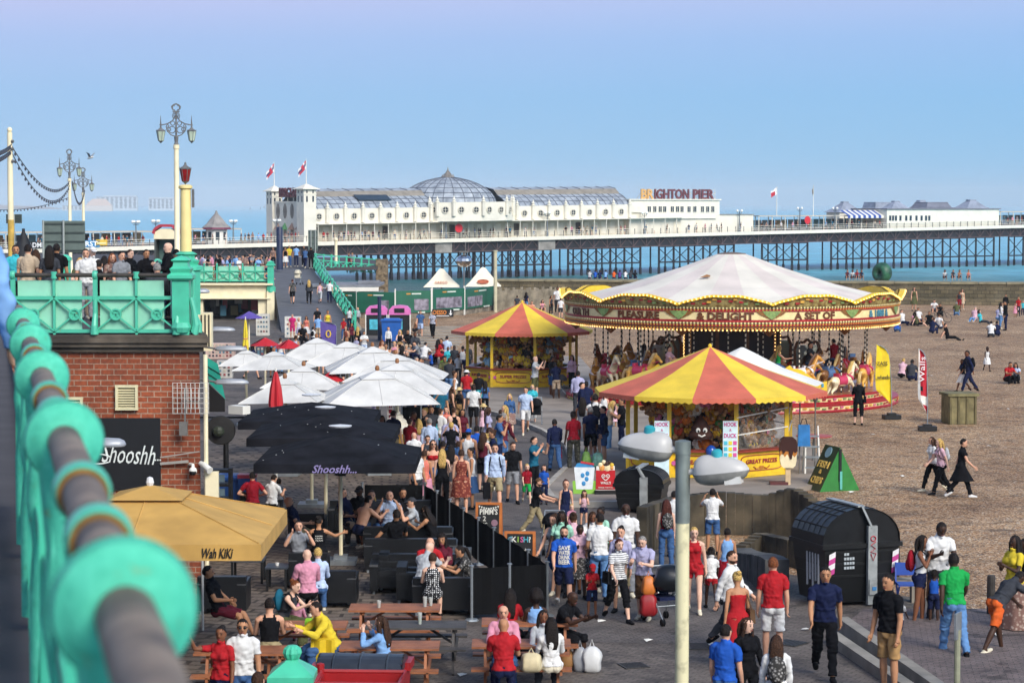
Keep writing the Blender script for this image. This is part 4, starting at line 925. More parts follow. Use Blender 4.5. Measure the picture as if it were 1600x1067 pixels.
fence(557,497,617,498,1.75,'green banner fence panel behind the pink topped recycling banks',(.75,.2))
fence(618,498,674,497,1.85,'green banner fence panel with a figure picture at its right',(.72,.4))
fence(676,495,726,492,1.85,'green banner fence panel with long pale picture',(.5,.8))
fence(727,492,772,485,1.75,'right-hand green banner fence panel by the tall grey post',(.32,.5))
def canopy(px,yapex,yeave,halfpx,Y,label,mark):
 c=D(px,yeave,Y);s=FPX/Y;r=halfpx/s;hz_=(yeave-yapex)/s;t=thing('cream_canopy',label,'parasol',(c.x,Y,0),0)
 k=MB();k.lathe([(r*1.36,c.z),(r*.95,c.z+hz_*.28),(r*.5,c.z+hz_*.66),(r*.16,c.z+hz_*.97),(.001,c.z+hz_)],n=4,ph=math.pi/4);k.build('cloth',mat('canvas_cream','ece2c8',.8,.06,2),t)
 k=MB();k.tube([(0,0,-2),(0,0,c.z+hz_*.8)],.06,6);k.build('pole',IRON,t)
 k=MB();T=Matrix.Translation((0,-r*.84,c.z+hz_*.26))@Matrix.Rotation(R(-32),4,'X')@WALLX
 if mark=='word':text(k,'OREGO',.22,T,width=1.0,ext=.02)
 else:k.lathe([(.36,.0),(.36,.03),(.30,.03),(.30,0)],n=16,T=T@Matrix.Diagonal((1.3,.55,1,1)));k.box((0,0,.01),(.5,.1,.03),T=T)
 k.build('print',M('c06a4a'),t)
canopy(690,419.5,448,29,180,'left-hand cream canopy with lettering behind the green fence','word')
canopy(755,417.5,447,29,181,'right-hand cream canopy with an oval mark behind the green fence','oval')
c=D(725,408,178);t=thing('mirror_ball','silver mirror ball on a tall thin pole by the canopies','sculpture',(c.x,178,0))
k=MB();k.tube([(0,0,-1),(0,0,c.z-.4)],.05,6);k.tube([(0,0,c.z+.4),(0,0,c.z+.75)],.12,6);k.box((0,0,c.z+.72),(.7,.3,.12));k.tube([(.1,0,c.z+.7),(.12,0,c.z+1.5)],.04,5);k.build('pole',mat('grey_metal','6d6a66',.5,.2,5),t)
k=MB();k.ball((0,0,c.z),(.62,.62,.5),14);k.build('ball',mat('mirror_silver','c9ccd0',.12,.25,6,metal=1.0),t)
def post(px,ytop,ybot,w,label,m,name='post'):
 p=G(px,ybot);h=D(px,ytop,p.y).z;t=thing(name,label,'post',p);k=MB();k.tube([(0,0,0),(0,0,h)],w,8);k.lathe([(w*1.5,h),(w*1.5,h+.06),(.001,h+.1)],n=8);k.build('shaft',m,t);return t
post(774,393,488,.13,'tall weathered cream post right of the canopies',mat('weathered_cream','c4bd9f',.8,.2,2))
post(593,466,532,.11,'dark navy post in front of the pink recycling banks',mat('navy_paint','1d2947',.5))
t=thing('timber_breakwater','weathered grey vertical timber breakwater right of the tall post','breakwater',G(778,486));k=MB()
b=G(885,484)-G(778,486)
for i in range(26):f=i/26;k.box((b.x*f,b.y*f+.1*math.sin(i*5),.8+.12*math.sin(i*2.3)),(.2,.2,1.7))
k.build('timbers',mat('grey_timber2','8c8372',.9,.4,2),t)
# recycling banks, blue bin, small sign
def bank(px,label,first=None):
 p=G(px,523)
 if first:return dup(first,p,0,label)
 t=thing('recycling_bank',label,'recycling bank',p,0,'pink topped recycling banks');k=MB();k.box((0,0,.62),(1.25,1.1,1.25));k.build('body',BLACK,t)
 k=MB();k.add([(x,y,z)for y in(-.58,.58)for x,z in[(-.66,1.25),(.66,1.25),(.64,1.55),(.45,1.76),(0,1.82),(-.45,1.76),(-.64,1.55)]],[tuple(range(7)),tuple(range(13,6,-1))]+[(i,7+i,7+(i+1)%7,(i+1)%7)for i in range(7)]);k.build('hood',mat('bank_pink','d772b4',.45),t)
 k=MB();k.box((0,-.6,1.52),(.62,.06,.26));k.build('slot',BLACK,t)
 k=MB();k.box((-.12 if True else 0,-.57,.66),(.6,.04,.62));k.build('poster',mat('poster_teal','4fb4c8',.4,.3,4),t)
 k=MB()
 for x in(-.65,.65):k.box((x,-.5,.62),(.06,.16,1.3))
 k.build('trim',WHITE,t);return t
b1=bank(589,'left-hand black recycling bank with pink hood');bank(625,'right-hand black recycling bank with pink hood',b1)
def wheelie(px,yb,w,h,col,label,lidc=None,rz=0,name='wheelie_bin',z0=0):
 p=G(px,yb,z0);t=thing(name,label,'bin',p,rz);k=MB();k.box((0,0,h*.48),(w*.86,w*.9,h*.86),taper=1.14);k.build('body',mat('bin_'+col,col,.45,.1,4),t)
 k=MB();k.box((0,-.02,h*.94),(w*1.06,w*1.12,h*.06));k.box((0,-.02,h*.985),(w*.9,w*.95,h*.05),taper=.85);k.build('lid',mat('bin_'+(lidc or col),lidc or col,.45,.1,4),t)
 k=MB();k.tube([(-w*.5,w*.55,h*.88),(w*.5,w*.55,h*.88)],.025,6);k.build('handle',BLACK,t)
 for sx0 in(-1,1):k=MB();k.lathe([(.09,-.03),(.1,0),(.09,.03)],n=12,T=Matrix.Translation((sx0*w*.42,w*.4,.1))@Matrix.Rotation(R(90),4,'Y'));k.build('wheel',BLACK,t)
 return t
wheelie(612,534,1.15,1.35,'1f5aa8','blue wheeled bin in front of the pink recycling banks')
t=thing('coffee_sign','black board with orange letters and white arrow below the green fence','sign',G(692,497));k=MB();k.box((0,0,.35),(1.5,.05,.55));k.build('board',BLACK,t)
k=MB();text(k,'OESSO',.3,Matrix.Translation((-.22,-.04,.4))@WALLX,width=.95,bold=.02);k.build('letters',M('e08a3c'),t)
k=MB();k.box((.55,-.04,.45),(.07,.02,.25));k.add([(.42,-.04,.34),(.55,-.04,.18),(.68,-.04,.34)],[(0,1,2)]);k.box((0,-.04,.16),(.9,.02,.05));k.build('arrow',M('e8e8e8'),t)
t=thing('boardwalk','weathered timber boardwalk crossing shingle to the promenade','boardwalk',G(690,520));k=MB()
for i in range(12):q=(G(700,512).lerp(G(655,560),i/11))-G(690,520);k.box((q.x,q.y,.03),(3.2,1.0,.06),rz=.1)
k.build('boards',mat('pale_boards','968d80',.9,.25,1.5),t);t['kind']='structure'
# ================================================================ FUNFAIR
def organic(mb,voxel=.02,it=3):
 """one continuous skin over overlapping tapered shapes -> verts, faces (numpy-free lists)"""
 me=bpy.data.meshes.new('tmp');me.from_pydata(mb.v,[],mb.f);o=bpy.data.objects.new('tmp',me);C.objects.link(o)
 r=o.modifiers.new('r','REMESH');r.mode='VOXEL';r.voxel_size=voxel
 if it:s=o.modifiers.new('s','SMOOTH');s.iterations=it;s.factor=.5
 dg=bpy.context.evaluated_depsgraph_get();e=o.evaluated_get(dg);m2=e.to_mesh()
 n=len(m2.vertices);co=np.empty(n*3);m2.vertices.foreach_get('co',co);no=np.empty(n*3);m2.vertices.foreach_get('normal',no)
 fs=[tuple(p.vertices)for p in m2.polygons];e.to_mesh_clear();bpy.data.objects.remove(o);bpy.data.meshes.remove(me)
 return co.reshape(-1,3),no.reshape(-1,3),fs
GOLD=mat('fair_gold','d9a441',.4,.25,8);FYEL=mat('fair_yellow','e8c02c',.45,.1,5);FRED=mat('fair_red','a31420',.4,.2,5);FCRM=mat('fair_cream','ead49a',.5,.12,6)
FGRN=mat('fair_green','7f9a58',.5,.3,9);FBRN=mat('fair_brown','6d4520',.5,.3,8);FBLU=mat('fair_blue','4a94b0',.5,.15,8);FPNK=mat('fair_pink','d0608c',.5,.15,8)
LIT=mat('lit_bulb','ffca7a',.4,.05,2,emit=1.6)
def carousel():
 cx,cy,Rr=8.94,92.7,6.75
 t=thing('carousel','big galloping horse carousel with white canopy and ornate yellow trimmed rounding boards','carousel',(cx,cy,0))
 k=MB();k.lathe([(Rr,0),(Rr+.02,.05),(Rr,.1)],n=72,m=0);k.lathe([(Rr-.03,.1),(Rr-.03,.24)],n=72,m=1);k.lathe([(Rr,.24),(Rr,.30),(6.35,.30)],n=72,m=0);k.lathe([(6.35,.30),(6.35,.37)],n=72,m=0);k.lathe([(6.32,.37),(6.32,.52)],n=72,m=1);k.lathe([(6.36,.52),(6.36,.60),(6.25,.605)],n=72,m=0);k.build('base',[FRED,FCRM],t)
 k=MB();r_=random.Random(3)
 for zz,rr in((.17,Rr+.0),(.445,6.345)):
  for i in range(150):
   a=2*math.pi*i/150+.02;k.box((rr*math.cos(a),rr*math.sin(a),zz+.02*math.sin(i*3)),(.03,.16,.06),m=i//2%3 if i%7 else 3,rz=a)
 k.build('base_pattern',[GOLD,FGRN,FRED,FPNK],t)
 k=MB();k.lathe([(6.25,.606),(.01,.61)],n=72);k.build('floor',mat('polished_boards','9a5f3c',.3,.3,2),t)
 # canopy of white and faint pink panels
 k=MB();prof=[(.55,5.95),(2.2,5.35),(4.2,4.72),(6.3,4.22)];S=24
 for j in range(len(prof)-1):
  for i in range(S):
   a,b=2*math.pi*i/S,2*math.pi*(i+1)/S;(r0,z0),(r1,z1)=prof[j],prof[j+1]
   k.add([(r1*math.cos(a),r1*math.sin(a),z1),(r1*math.cos(b),r1*math.sin(b),z1),(r0*math.cos(b),r0*math.sin(b),z0),(r0*math.cos(a),r0*math.sin(a),z0)],[(0,1,2,3)],i%2)
 o=k.build('canopy',[mat('canvas_white','ddd6c8',.8,.13,.7,detail=9,bump=.1),mat('canvas_pink','d8cbc2',.8,.13,.7,detail=9,bump=.1)],t)
 k=MB();k.lathe([(.6,5.88),(.58,5.96),(.3,6.0),(.001,6.02)],n=20);k.build('crown',mat('canopy_cap','6d5a4c',.7),o)
 k=MB();k.add([(-1.55,-3.0,5.07),(-1.15,-3.05,5.1),(-1.1,-2.9,5.16),(-1.25,-2.8,5.19)],[(0,1,2,3)]);k.build('patch',mat('canvas_stain','9a6a3c',.8),o)
 # rounding boards
 ph=R(-90+7.5);N=12
 for i in range(N):
  a0=ph+2*math.pi*i/N;da=2*math.pi/N;q=16;b=MB();P=lambda f,r,z:(r*math.cos(a0+da*f),r*math.sin(a0+da*f),z)
  top=lambda f:4.16+.34*math.sin(math.pi*f)**.8*(1+.06*math.cos(f*math.pi*6))
  def strip(z0,z1,r0,r1,m):
   for j in range(q):
    f,g=j/q,(j+1)/q;za,zb=(z0(f),z0(g))if callable(z0)else(z0,z0);zc,zd=(z1(f),z1(g))if callable(z1)else(z1,z1)
    b.add([P(f,r0,za),P(g,r0,zb),P(g,r1,zd),P(f,r1,zc)],[(0,1,2,3)],m)
  strip(3.22,3.34,Rr,Rr,5);strip(3.34,3.43,Rr+.03,Rr+.03,1);strip(3.43,3.5,Rr+.05,Rr+.05,2);strip(3.5,3.585,Rr+.02,Rr+.02,1)
  strip(3.585,3.89,Rr,Rr,0);strip(3.89,4.0,Rr+.03,Rr+.03,1);strip(4.0,4.07,Rr+.05,Rr+.05,2);strip(4.07,top,Rr+.01,Rr+.16,4)
  strip(lambda f:top(f)-.045,lambda f:top(f)+.045,Rr+.22,Rr+.22,3);strip(lambda f:top(f)+.045,lambda f:top(f)+.045,Rr+.22,Rr+.02,3)
  strip(lambda f:top(f)+.02,3.9,Rr-.04,Rr-.12,3);strip(3.22,3.22,Rr-.3,Rr,1)
  for j in range(q):b.f[-1-j]=b.f[-1-j]
  o=b.build('rounding_board',[FCRM,FRED,mat('fair_dentil','6e6a3e',.5,.4,14),FYEL,mat('fair_scroll_ground','b3a468',.5,.6,5,col2='6a4a22'),FBRN],t)
  d=MB()
  for j in range(26):
   f=(j+.5)/26;a=a0+da*f
   for zz,m,hh,r0 in((3.465,1,.075,Rr+.055),(4.035,1,.065,Rr+.055),(3.385,0,.05,Rr+.035),(3.96,0,.04,Rr+.035),(3.235,2,.11,Rr+.02)):
    d.box((r0*math.cos(a),r0*math.sin(a),zz),(.03,.055,hh),m,rz=a)
  for f in(.22,.5,.78):
   for s_ in(-1,1):
    for w in(0,.05):a=a0+da*(f+s_*(.06+w));r0=Rr+.09+w*.6;d.box((r0*math.cos(a),r0*math.sin(a),4.2+w*1.2+(.1 if f==.5 else 0)),(.04,.16,.07),m=(0,3,4)[int(w*20+f*10)%3],rz=a)
  for s_,f in((1,0),(-1,1)):
   for w,(hw,zt,zb)in enumerate(((.62,3.92,3.82),(.5,3.82,3.74),(.33,3.74,3.66),(.16,3.66,3.6))):
    for r1,m,sc_ in((Rr+.035,5,1.0),(Rr+.05,3,.58)):
     n_=4
     pts0=[P(f+s_*hw*sc_/(Rr*da)*c/n_,r1,zt)for c in range(n_+1)];pts1=[P(f+s_*(hw-.14)*sc_/(Rr*da)*c/n_,r1,zb)for c in range(n_+1)]
     for c in range(n_):d.add([pts1[c],pts1[c+1],pts0[c+1],pts0[c]],[(0,1,2,3)]if s_>0 else[(3,2,1,0)],m)
  d.build('carved_pattern',[GOLD,FCRM,mat('fair_orange','c98a3a',.5,.2,6),FGRN,FRED,mat('shield_brown','8a5a24',.5,.3,8)],o)
  l=MB()
  for j in range(22):
   f=(j+.5)/22;a=a0+da*f;l.ball(((Rr+.02)*math.cos(a),(Rr+.02)*math.sin(a),3.19),.035,5)
   l.ball(((Rr+.25)*math.cos(a),(Rr+.25)*math.sin(a),top(f)+.0),.035,5)
  l.build('light_bulb',LIT,o)['kind']='stuff'
  words={0:'A SET OF',1:'& 1888 &',11:'& DELIGHT',10:'PLEASURE',9:'OUR TH',2:'FAIR',8:'RIDE',3:'FUN'}
  if i in(0,1,9,10,11):
   for off,m,dr in((.018,1,.02),(0,0,.035)):
    w=MB();text(w,words[i],.27,Matrix.Identity(4),width={'A SET OF':1.75,'& 1888 &':1.5,'& DELIGHT':2.15,'PLEASURE':1.9,'OUR TH':1.5}[words[i]],ext=.006,bold=.025)
    w.v=[((Rr+dr+z)*math.cos(a0+da/2+(x+off)/Rr),(Rr+dr+z)*math.sin(a0+da/2+(x+off)/Rr),3.735-off+y)for x,y,z in w.v]
    if m:ww=w
    else:ww.add(w.v,w.f,1 if words[i]=='& 1888 &' else 0)
   n1=len(ww.f);half=n1//2;ww.m=[2]*half+ww.m[half:]
   ww.build('lettering',[mat('letter_brown','6e3c18',.5,.3,9),mat('letter_blue','4d8ca0',.5,.3,9),mat('letter_shadow','4a2416',.6)],o)
 k=MB()
 for i in range(12):a=ph+2*math.pi*i/N;k.lathe([(.3,3.2),(.22,3.1),(.08,2.98),(.001,2.92)],((Rr-.35)*math.cos(a),(Rr-.35)*math.sin(a),0),8)
 k.build('drop_finial',FBRN,t)
 # centre: dark panels with bulbs, mirrors in gilt frames
 k=MB();k.lathe([(2.6,.6),(2.6,3.3)],n=4,ph=R(45-4));k.build('centre_housing',mat('centre_dark','2c1d16',.5,.5,2),t)
 for i in range(4):
  a=R(-94)+math.pi/2*i;T=Matrix.Rotation(a+R(90),4,'Z')@Matrix.Translation((0,-1.86,0))
  k=MB()
  for x in(-1.7,-.6,.6,1.7):k.box((x,0,1.9),(.14,.08,2.5),T=T)
  k.box((0,0,3.12),(3.5,.08,.2),T=T);k.box((0,0,.75),(3.5,.08,.3),T=T);o=k.build('panel_frame',FBRN,t)
  k=MB()
  for j in range(16):
   for x in(-1.7,1.7):k.ball(T@Vector((x,-.06,.9+j*.14)),.028,4)
  for j in range(36):k.ball(T@Vector((-1.66+j*.095,-.06,3.08)),.028,4)
  k.build('light_bulb',LIT,o)['kind']='stuff'
 for dx,dyy in((2.95,-1.2),(-2.85,-1.0),(2.2,2.2),(-2.4,2.0)):
  T=Matrix.Translation((dx,dyy,0));k=MB();pts=[(-.5,.7),(-.52,2.1),(-.38,2.45),(-.15,2.4),(0,2.55),(.15,2.4),(.38,2.45),(.52,2.1),(.5,.7)]
  for(xa,za),(xb,zb)in zip(pts,pts[1:]):k.bar(T@Vector((xa,0,za)),T@Vector((xb,0,zb)),.14,.1)
  o=k.build('mirror_frame',FBRN,t);k=MB();k.box((0,.02,1.5),(.9,.03,1.6),T=T);k.build('mirror',mat('mirror_glass','c4d6d4',.08,.1,2,metal=.7),o)
  # galloping horses, three abreast, on twisted poles
 hb=MB();bx=[(-.62,.98,.10),(-.5,1.02,.19),(-.2,1.0,.21),(.15,.99,.20),(.42,1.05,.20),(.58,1.2,.15)]
 hb.tube([(x,0,z)for x,z,r in bx],[(r*.82,r)for x,z,r in bx],10)
 hb.tube([(.45,0,1.08),(.62,0,1.3),(.74,0,1.52),(.80,0,1.64)],[(.12,.2),(.1,.16),(.08,.12),(.07,.09)],10)
 hb.tube([(.76,0,1.66),(.92,0,1.58),(1.08,0,1.44),(1.13,0,1.4)],[.09,.085,.06,.05],8)
 for s_ in(-1,1):
  hb.tube([(.80,s_*.04,1.7),(.80,s_*.055,1.82)],[.03,.008],5);y=s_*.11
  hb.tube([(.45,y,1.0),(.66,y,.88 if s_>0 else .78),(.72,y,.60 if s_>0 else .52),(.56,y,.46),(.5,y,.40)],[.10,.065,.05,.04,.05],7)
  hb.tube([(-.5,y,1.0),(-.52,y,.76),(-.72,y,.56 if s_>0 else .62),(-.70,y,.34),(-.64,y,.28)],[.15,.095,.055,.04,.055],7)
 hv,hn,hf=organic(hb,.028,2)
 mane=MB();mane.tube([(.86,0,1.74),(.72,0,1.70),(.58,0,1.5),(.44,0,1.28)],[(.02,.05),(.05,.09),(.05,.1),(.04,.06)],6);mane.tube([(-.6,0,1.06),(-.78,0,1.02),(-.9,0,.8),(-.92,0,.52)],[.05,.07,.07,.02],6)
 sad=MB();sad.tube([(-.28,0,1.03),(-.05,0,1.02),(.22,0,1.04)],[(.2,.215),(.195,.2),(.2,.225)],12);sad.box((-.27,0,1.26),(.08,.26,.14));sad.box((.22,0,1.27),(.06,.18,.1));sad.tube([(.46,0,1.1),(.52,0,1.14)],[(.17,.24),(.17,.24)],12)
 for s_ in(-1,1):sad.tube([(1.05,s_*.05,1.46),(.8,s_*.1,1.4),(.3,s_*.14,1.25)],.016,5)
 cols=[('d8a54a','e9c98a'),('7a4a22','3a2415'),('e0d2ae','c9a860'),('8f5f2c','e0c080'),('c98f3c','5b3517')]
 proto={}
 pole_m=mat('brass_pole','cbb894',.3,.5,60)
 trim_m=[M('c03a5c',.4),M('5d7fae',.4),M('b8263a',.4),M('d9d4d8',.4)]
 for ring,rr in((0,5.55),(1,4.55),(2,3.55)):
  for i in range(16):
   a=2*math.pi*(i+ring*.33)/16;c,m_=cols[(i*3+ring)%5];z=.12+.22*math.sin(i*2.1+ring*2)
   key=(c,m_)
   if key not in proto:
    me=MB();me.v=[tuple(v)for v in hv];me.f=list(hf);me.m=[0]*len(hf);o=me.build('horse',mat('horse_'+c,c,.35,.3,6),t,smooth=True);mn=mane.build('mane',mat('horse_'+m_,m_,.4,.3,6),o,smooth=True)
    tm=trim_m[len(proto)%4];sd=sad.build('saddle',tm,o,smooth=True);p_=MB()
    p_.tube([(.02,0,.0),(.02,0,3.5)],.028,6)
    for q in range(17):p_.tube([(.02,0,.15+q*.2),(.02,0,.24+q*.2)],.034,6,m=1)
    p_.build('pole',[mat('pole_pale','d8d0bd',.3,.2,9),BLACK],o);proto[key]=o;src=o
   else:
    src=proto[key];o=src.copy();C.objects.link(o);o.parent=t
    for ch in src.children:d=ch.copy();C.objects.link(d);d.parent=o
   o.location=(rr*math.cos(a),rr*math.sin(a),z+.12);o.rotation_euler[2]=a+R(90)
 for a in(R(-66),R(-118),R(60),R(150)):
  T=Matrix.Rotation(a,4,'Z')@Matrix.Translation((5.0,0,.62));k=MB();n_=12
  for s_ in(-.7,.7):
   for j in range(n_):
    y0,y1=-1.0+2.0*j/n_,-1.0+2.0*(j+1)/n_;h=lambda y:.75+.28*math.sin((y+1)*2.6)+.2*(y<-.6)
    k.add([T@Vector(p)for p in[(s_,y0,0),(s_,y1,0),(s_,y1,h(y1)),(s_,y0,h(y0)),(s_+.05,y0,0),(s_+.05,y1,0),(s_+.05,y1,h(y1)),(s_+.05,y0,h(y0))]],[(0,1,2,3),(4,5,6,7),(3,2,6,7)])
  k.box((0,.55,.4),(1.4,.5,.1),T=T);k.box((0,-.6,.5),(1.4,.1,1.0),T=T);o=k.build('chariot',FYEL,t)
  d=MB()
  for s_ in(.77,):
   for j in range(14):d.box((s_,-.9+.13*j,.2+.15*(j%3)),(.03,.1,.14),m=j%4,T=T)
  d.build('carving',[FPNK,FBLU,FRED,FCRM],o)
 return t
carousel()
STR_Y=mat('stripe_yellow','e2c23c',.75,.14,1.6,bump=.15,detail=8);STR_P=mat('stripe_salmon','c8664f',.75,.16,1.6,bump=.15,detail=8)
PLASTIC=None
def plastic():
 m=bpy.data.materials.new('clear_plastic');m.use_nodes=True;nt=m.node_tree;out=nt.nodes['Material Output'];b=nt.nodes['Principled BSDF']
 b.inputs['Base Color'].default_value=lin('cfc8bf');b.inputs['Roughness'].default_value=.15;tr=nn(nt,'ShaderNodeBsdfTransparent');mx=nn(nt,'ShaderNodeMixShader')
 tc=nn(nt,'ShaderNodeTexCoord');wv=nn(nt,'ShaderNodeTexNoise');wv.inputs['Scale'].default_value=2.5;wv.inputs['Distortion'].default_value=2.5;nt.links.new(tc.outputs['Object'],wv.inputs[0])
 cr=ramp(nt,wv.outputs[0],[(.35,'303030'),(.65,'8a8a8a')]);nt.links.new(cr.outputs[0],mx.inputs[0]);nt.links.new(tr.outputs[0],mx.inputs[1]);nt.links.new(b.outputs[0],mx.inputs[2]);nt.links.new(mx.outputs[0],out.inputs[0])
 bp=nn(nt,'ShaderNodeBump');bp.inputs['Strength'].default_value=.8;nt.links.new(wv.outputs[0],bp.inputs['Height']);nt.links.new(bp.outputs[0],b.inputs['Normal']);return m
PLASTIC=plastic()
def kiosk(px,ypx,Yc,Rc,Rb,zap,ze,a_pink,label,open_a,sheet,words,sub):
 cx=(px-800)/FPX*Yc;t=thing('prize_kiosk',label,'kiosk',(cx,Yc,.13));N=12;ph=R(-90+a_pink)-math.pi/N;P=lambda i,r,z:(r*math.cos(ph+2*math.pi*i/N),r*math.sin(ph+2*math.pi*i/N),z)
 k=MB();prof=[(.02,zap),(Rc*.5,ze+(zap-ze)*.46),(Rc,ze)]
 for i in range(N):
  for j in range(2):k.add([P(i,prof[j+1][0],prof[j+1][1]),P(i+1,prof[j+1][0],prof[j+1][1]),P(i+1,prof[j][0],prof[j][1]),P(i,prof[j][0],prof[j][1])],[(0,1,2,3)],i%2)
  for j in range(8):
   f,g=j/8,(j+1)/8;A=[P(i,Rc+.01,0),P(i+1,Rc+.01,0)];L=lambda u,z:tuple(A[0][c]+(A[1][c]-A[0][c])*u for c in(0,1))+(z,)
   k.add([L(f,ze-.11),L((f+g)/2,ze-.155),L(g,ze-.11),L(g,ze),L(f,ze)],[(0,1,2,3,4)],i%2)
 k.build('canopy',[STR_P,STR_Y],t)
 k=MB();k.lathe([(.05,zap-.02),(.06,zap+.06),(.001,zap+.1)],n=8);k.build('finial',STR_Y,t)
 N=8;ph=R(-90+12.5-90);k=MB()
 for i in range(N):k.bar(P(i,Rb,0),P(i,Rb,ze),.12)
 for i in range(N):k.bar(P(i,Rb,ze-.02),P(i+1,Rb,ze-.02),.09)
 k.build('post',FYEL,t)
 for i in range(N):
  c=MB();c.add([P(i,Rb,.05),P(i+1,Rb,.05),P(i+1,Rb,.80),P(i,Rb,.80)],[(0,1,2,3)]);c.add([P(i,Rb+.12,.80),P(i+1,Rb+.12,.80),P(i+1,Rb-.3,.80),P(i,Rb-.3,.80)],[(0,1,2,3)],1);c.bar(P(i,Rb+.1,.77),P(i+1,Rb+.1,.77),.05,m=1);c.bar(P(i,Rb+.02,.06),P(i+1,Rb+.02,.06),.06,.1)
  o=c.build('counter_panel',[FYEL,mat('counter_red','8f3a2c',.4)],t)
  m_=Vector(P(i+.5,Rb*math.cos(math.pi/N)+.02,.42));a=math.atan2(m_.y,m_.x)+R(90);T=Matrix.Translation(m_)@Matrix.Rotation(a,4,'Z')@WALLX;d=MB();w=Rb*.76
  d.tube([T@Vector((w*.41*(abs(math.cos(q))**.4)*math.copysign(1,math.cos(q)),.22*(abs(math.sin(q))**.4)*math.copysign(1,math.sin(q)),0))for q in[2*math.pi*j/24 for j in range(25)]],.014,4,m=0)
  d.box((0,-.14,0),(.14,.08,.02),T=T,m=1)
  for s_ in(-1,1):d.lathe([(.001,.012),(.07,.012),(.07,0)],(s_*w*.43,0,0),8,T=T,m=2);d.tube([T@Vector((s_*(.1+.1*q),-.15+.04*math.sin(q*4),.0))for q in range(3)],.02,4,m=1)
  if i%2==0 or words:text(d,words,.12,T@TR(0,.04),m=0,width=w*.62,ext=.008,bold=.02)
  d.build('painted_scroll',[M('a03a34',.5),M('b8742c',.5),M('d060a0',.5)],o)
 k=MB();k.lathe([(Rb*.62,.0),(Rb*.62,ze-.05)],n=12);k.build('back_wall',mat('kiosk_inner','3a2a22',.8,.4,3),t)
 if sheet:
  for i in sheet:
   for rr in(Rb+.02,):
    k=MB();q=10
    for a in range(q):
     for b in range(6):
      V=lambda u,w_:(lambda p0,p1:(p0[0]+(p1[0]-p0[0])*u,p0[1]+(p1[1]-p0[1])*u,.82+(ze-.1-.82)*w_))(P(i,rr+.04*math.sin(u*9+w_*4)*(1-w_),0),P(i+1,rr+.04*math.sin(u*9+w_*4),0))
      k.add([V(a/q,b/6),V((a+1)/q,b/6),V((a+1)/q,(b+1)/6),V(a/q,(b+1)/6)],[(0,1,2,3)])
    k.build('clear_sheet',PLASTIC,t,smooth=True);k=MB()
    k.bar(P(i,rr+.04,1.25),P(i+1,rr+.04,1.4),.03);k.bar(P(i,rr+.04,1.75),P(i+1,rr+.04,1.95),.03);k.build('white_strap',WHITE,t)
 return t,cx
k1,k1x=kiosk(1110,0,67,3.45,2.5,3.62,2.36,2,'near yellow and salmon striped round prize kiosk hung with plush toys',0,(2,3,4),'GREAT PRIZES',1)
k2,k2x=kiosk(816,0,99.5,3.12,2.45,3.55,2.34,-7,'far yellow and salmon striped round prize kiosk beside the carousel',0,(),'SUPER PRIZES',0)
# a white bell tent roof of the next stall peeping over the near kiosk
t=thing('white_canopy','white tent canopy peeping out behind the near striped kiosk','canopy',((1160-800)/FPX*72,72,0));k=MB();k.lathe([(2.6,2.3),(1.3,2.78),(.4,3.25),(.05,3.42)],n=12);k.build('cloth',WHITE,t);k=MB();k.tube([(0,0,0),(0,0,3.3)],.05,6);k.build('pole',IRON,t)
# plush toys
tr_=random.Random(11)
tcols=['7a4a22','d9a42c','e0c23a','2a2523','b0402c','8fb7c9','e6ddcf','c98a4c','d97a2c','c9708f','9a8a7c','4f8a4c']
tnam=['brown','amber','yellow','black','red','pale blue','white','tan','orange','pink','grey','green']
def toy_mesh(v):
 k=MB();k.ball((0,0,0),(.15,.12,.17),8);k.ball((0,-.03,.23),(.125,.11,.115),8);k.ball((0,-.13,.2),(.055,.05,.045),6,1)
 for s_ in(-1,1):
  if v==0:k.ball((s_*.09,0,.33),(.045,.03,.045),6)
  elif v==1:k.ball((s_*.06,.01,.40),(.03,.025,.1),6)
  else:k.ball((s_*.13,.0,.2),(.03,.04,.1),6)
  k.ball((s_*.15,-.05,.03),(.05,.06,.1),6);k.ball((s_*.09,-.1,-.15),(.06,.09,.06),6,1);k.ball((s_*.045,-.125,.27),.017,5,2)
 return k
TM={}
def toy(i,v,loc,rz,sc,place):
 key=(i,v)
 if key not in TM:TM[key]=toy_mesh(v).build('plush_toy',[mat('plush_'+tcols[i],tcols[i],.9,.3,20),mat('plush_pale','a07c52',.9),BLACK],None,smooth=True);o=TM[key]
 else:o=TM[key].copy();C.objects.link(o)
 o.location=loc;o.rotation_euler=(tr_.uniform(-.5,.2),tr_.uniform(-.4,.4),rz);o.scale=(sc,)*3
 tag(o,'%s plush toy hanging among the prizes in the %s striped kiosk'%(tnam[i],place),'plush toy','plush toys hanging in the %s kiosk'%place)
for(kx,ky,place,n,rb,lo)in((k1x,67,'near',104,2.5,0),(k2x,99.5,'far',84,2.45,0)):
 for j in range(n):
  row=j%5;a=R(-90+tr_.uniform(-80,80));r0=rb*.70 if row<4 else rb*.88;z=(.95,1.25,1.58,1.9,2.1)[row]+tr_.uniform(-.06,.06)+.1
  sc=tr_.uniform(.85,1.35);i=tr_.choice([0,1,2,3,4,6,7,8,8,9,10,5,11]if place=='near' else[0,1,2,2,2,3,3,4,5,6,8,1])
  toy(i,tr_.randrange(3),(kx+r0*math.cos(a),ky+r0*math.sin(a),z),a+R(90)+tr_.uniform(-.5,.5),sc,place)
q=D(1095,672,64.9);t=thing('swirl_cushion','big dark brown pointed plush cushion with smiling white eyes','plush toy',q)
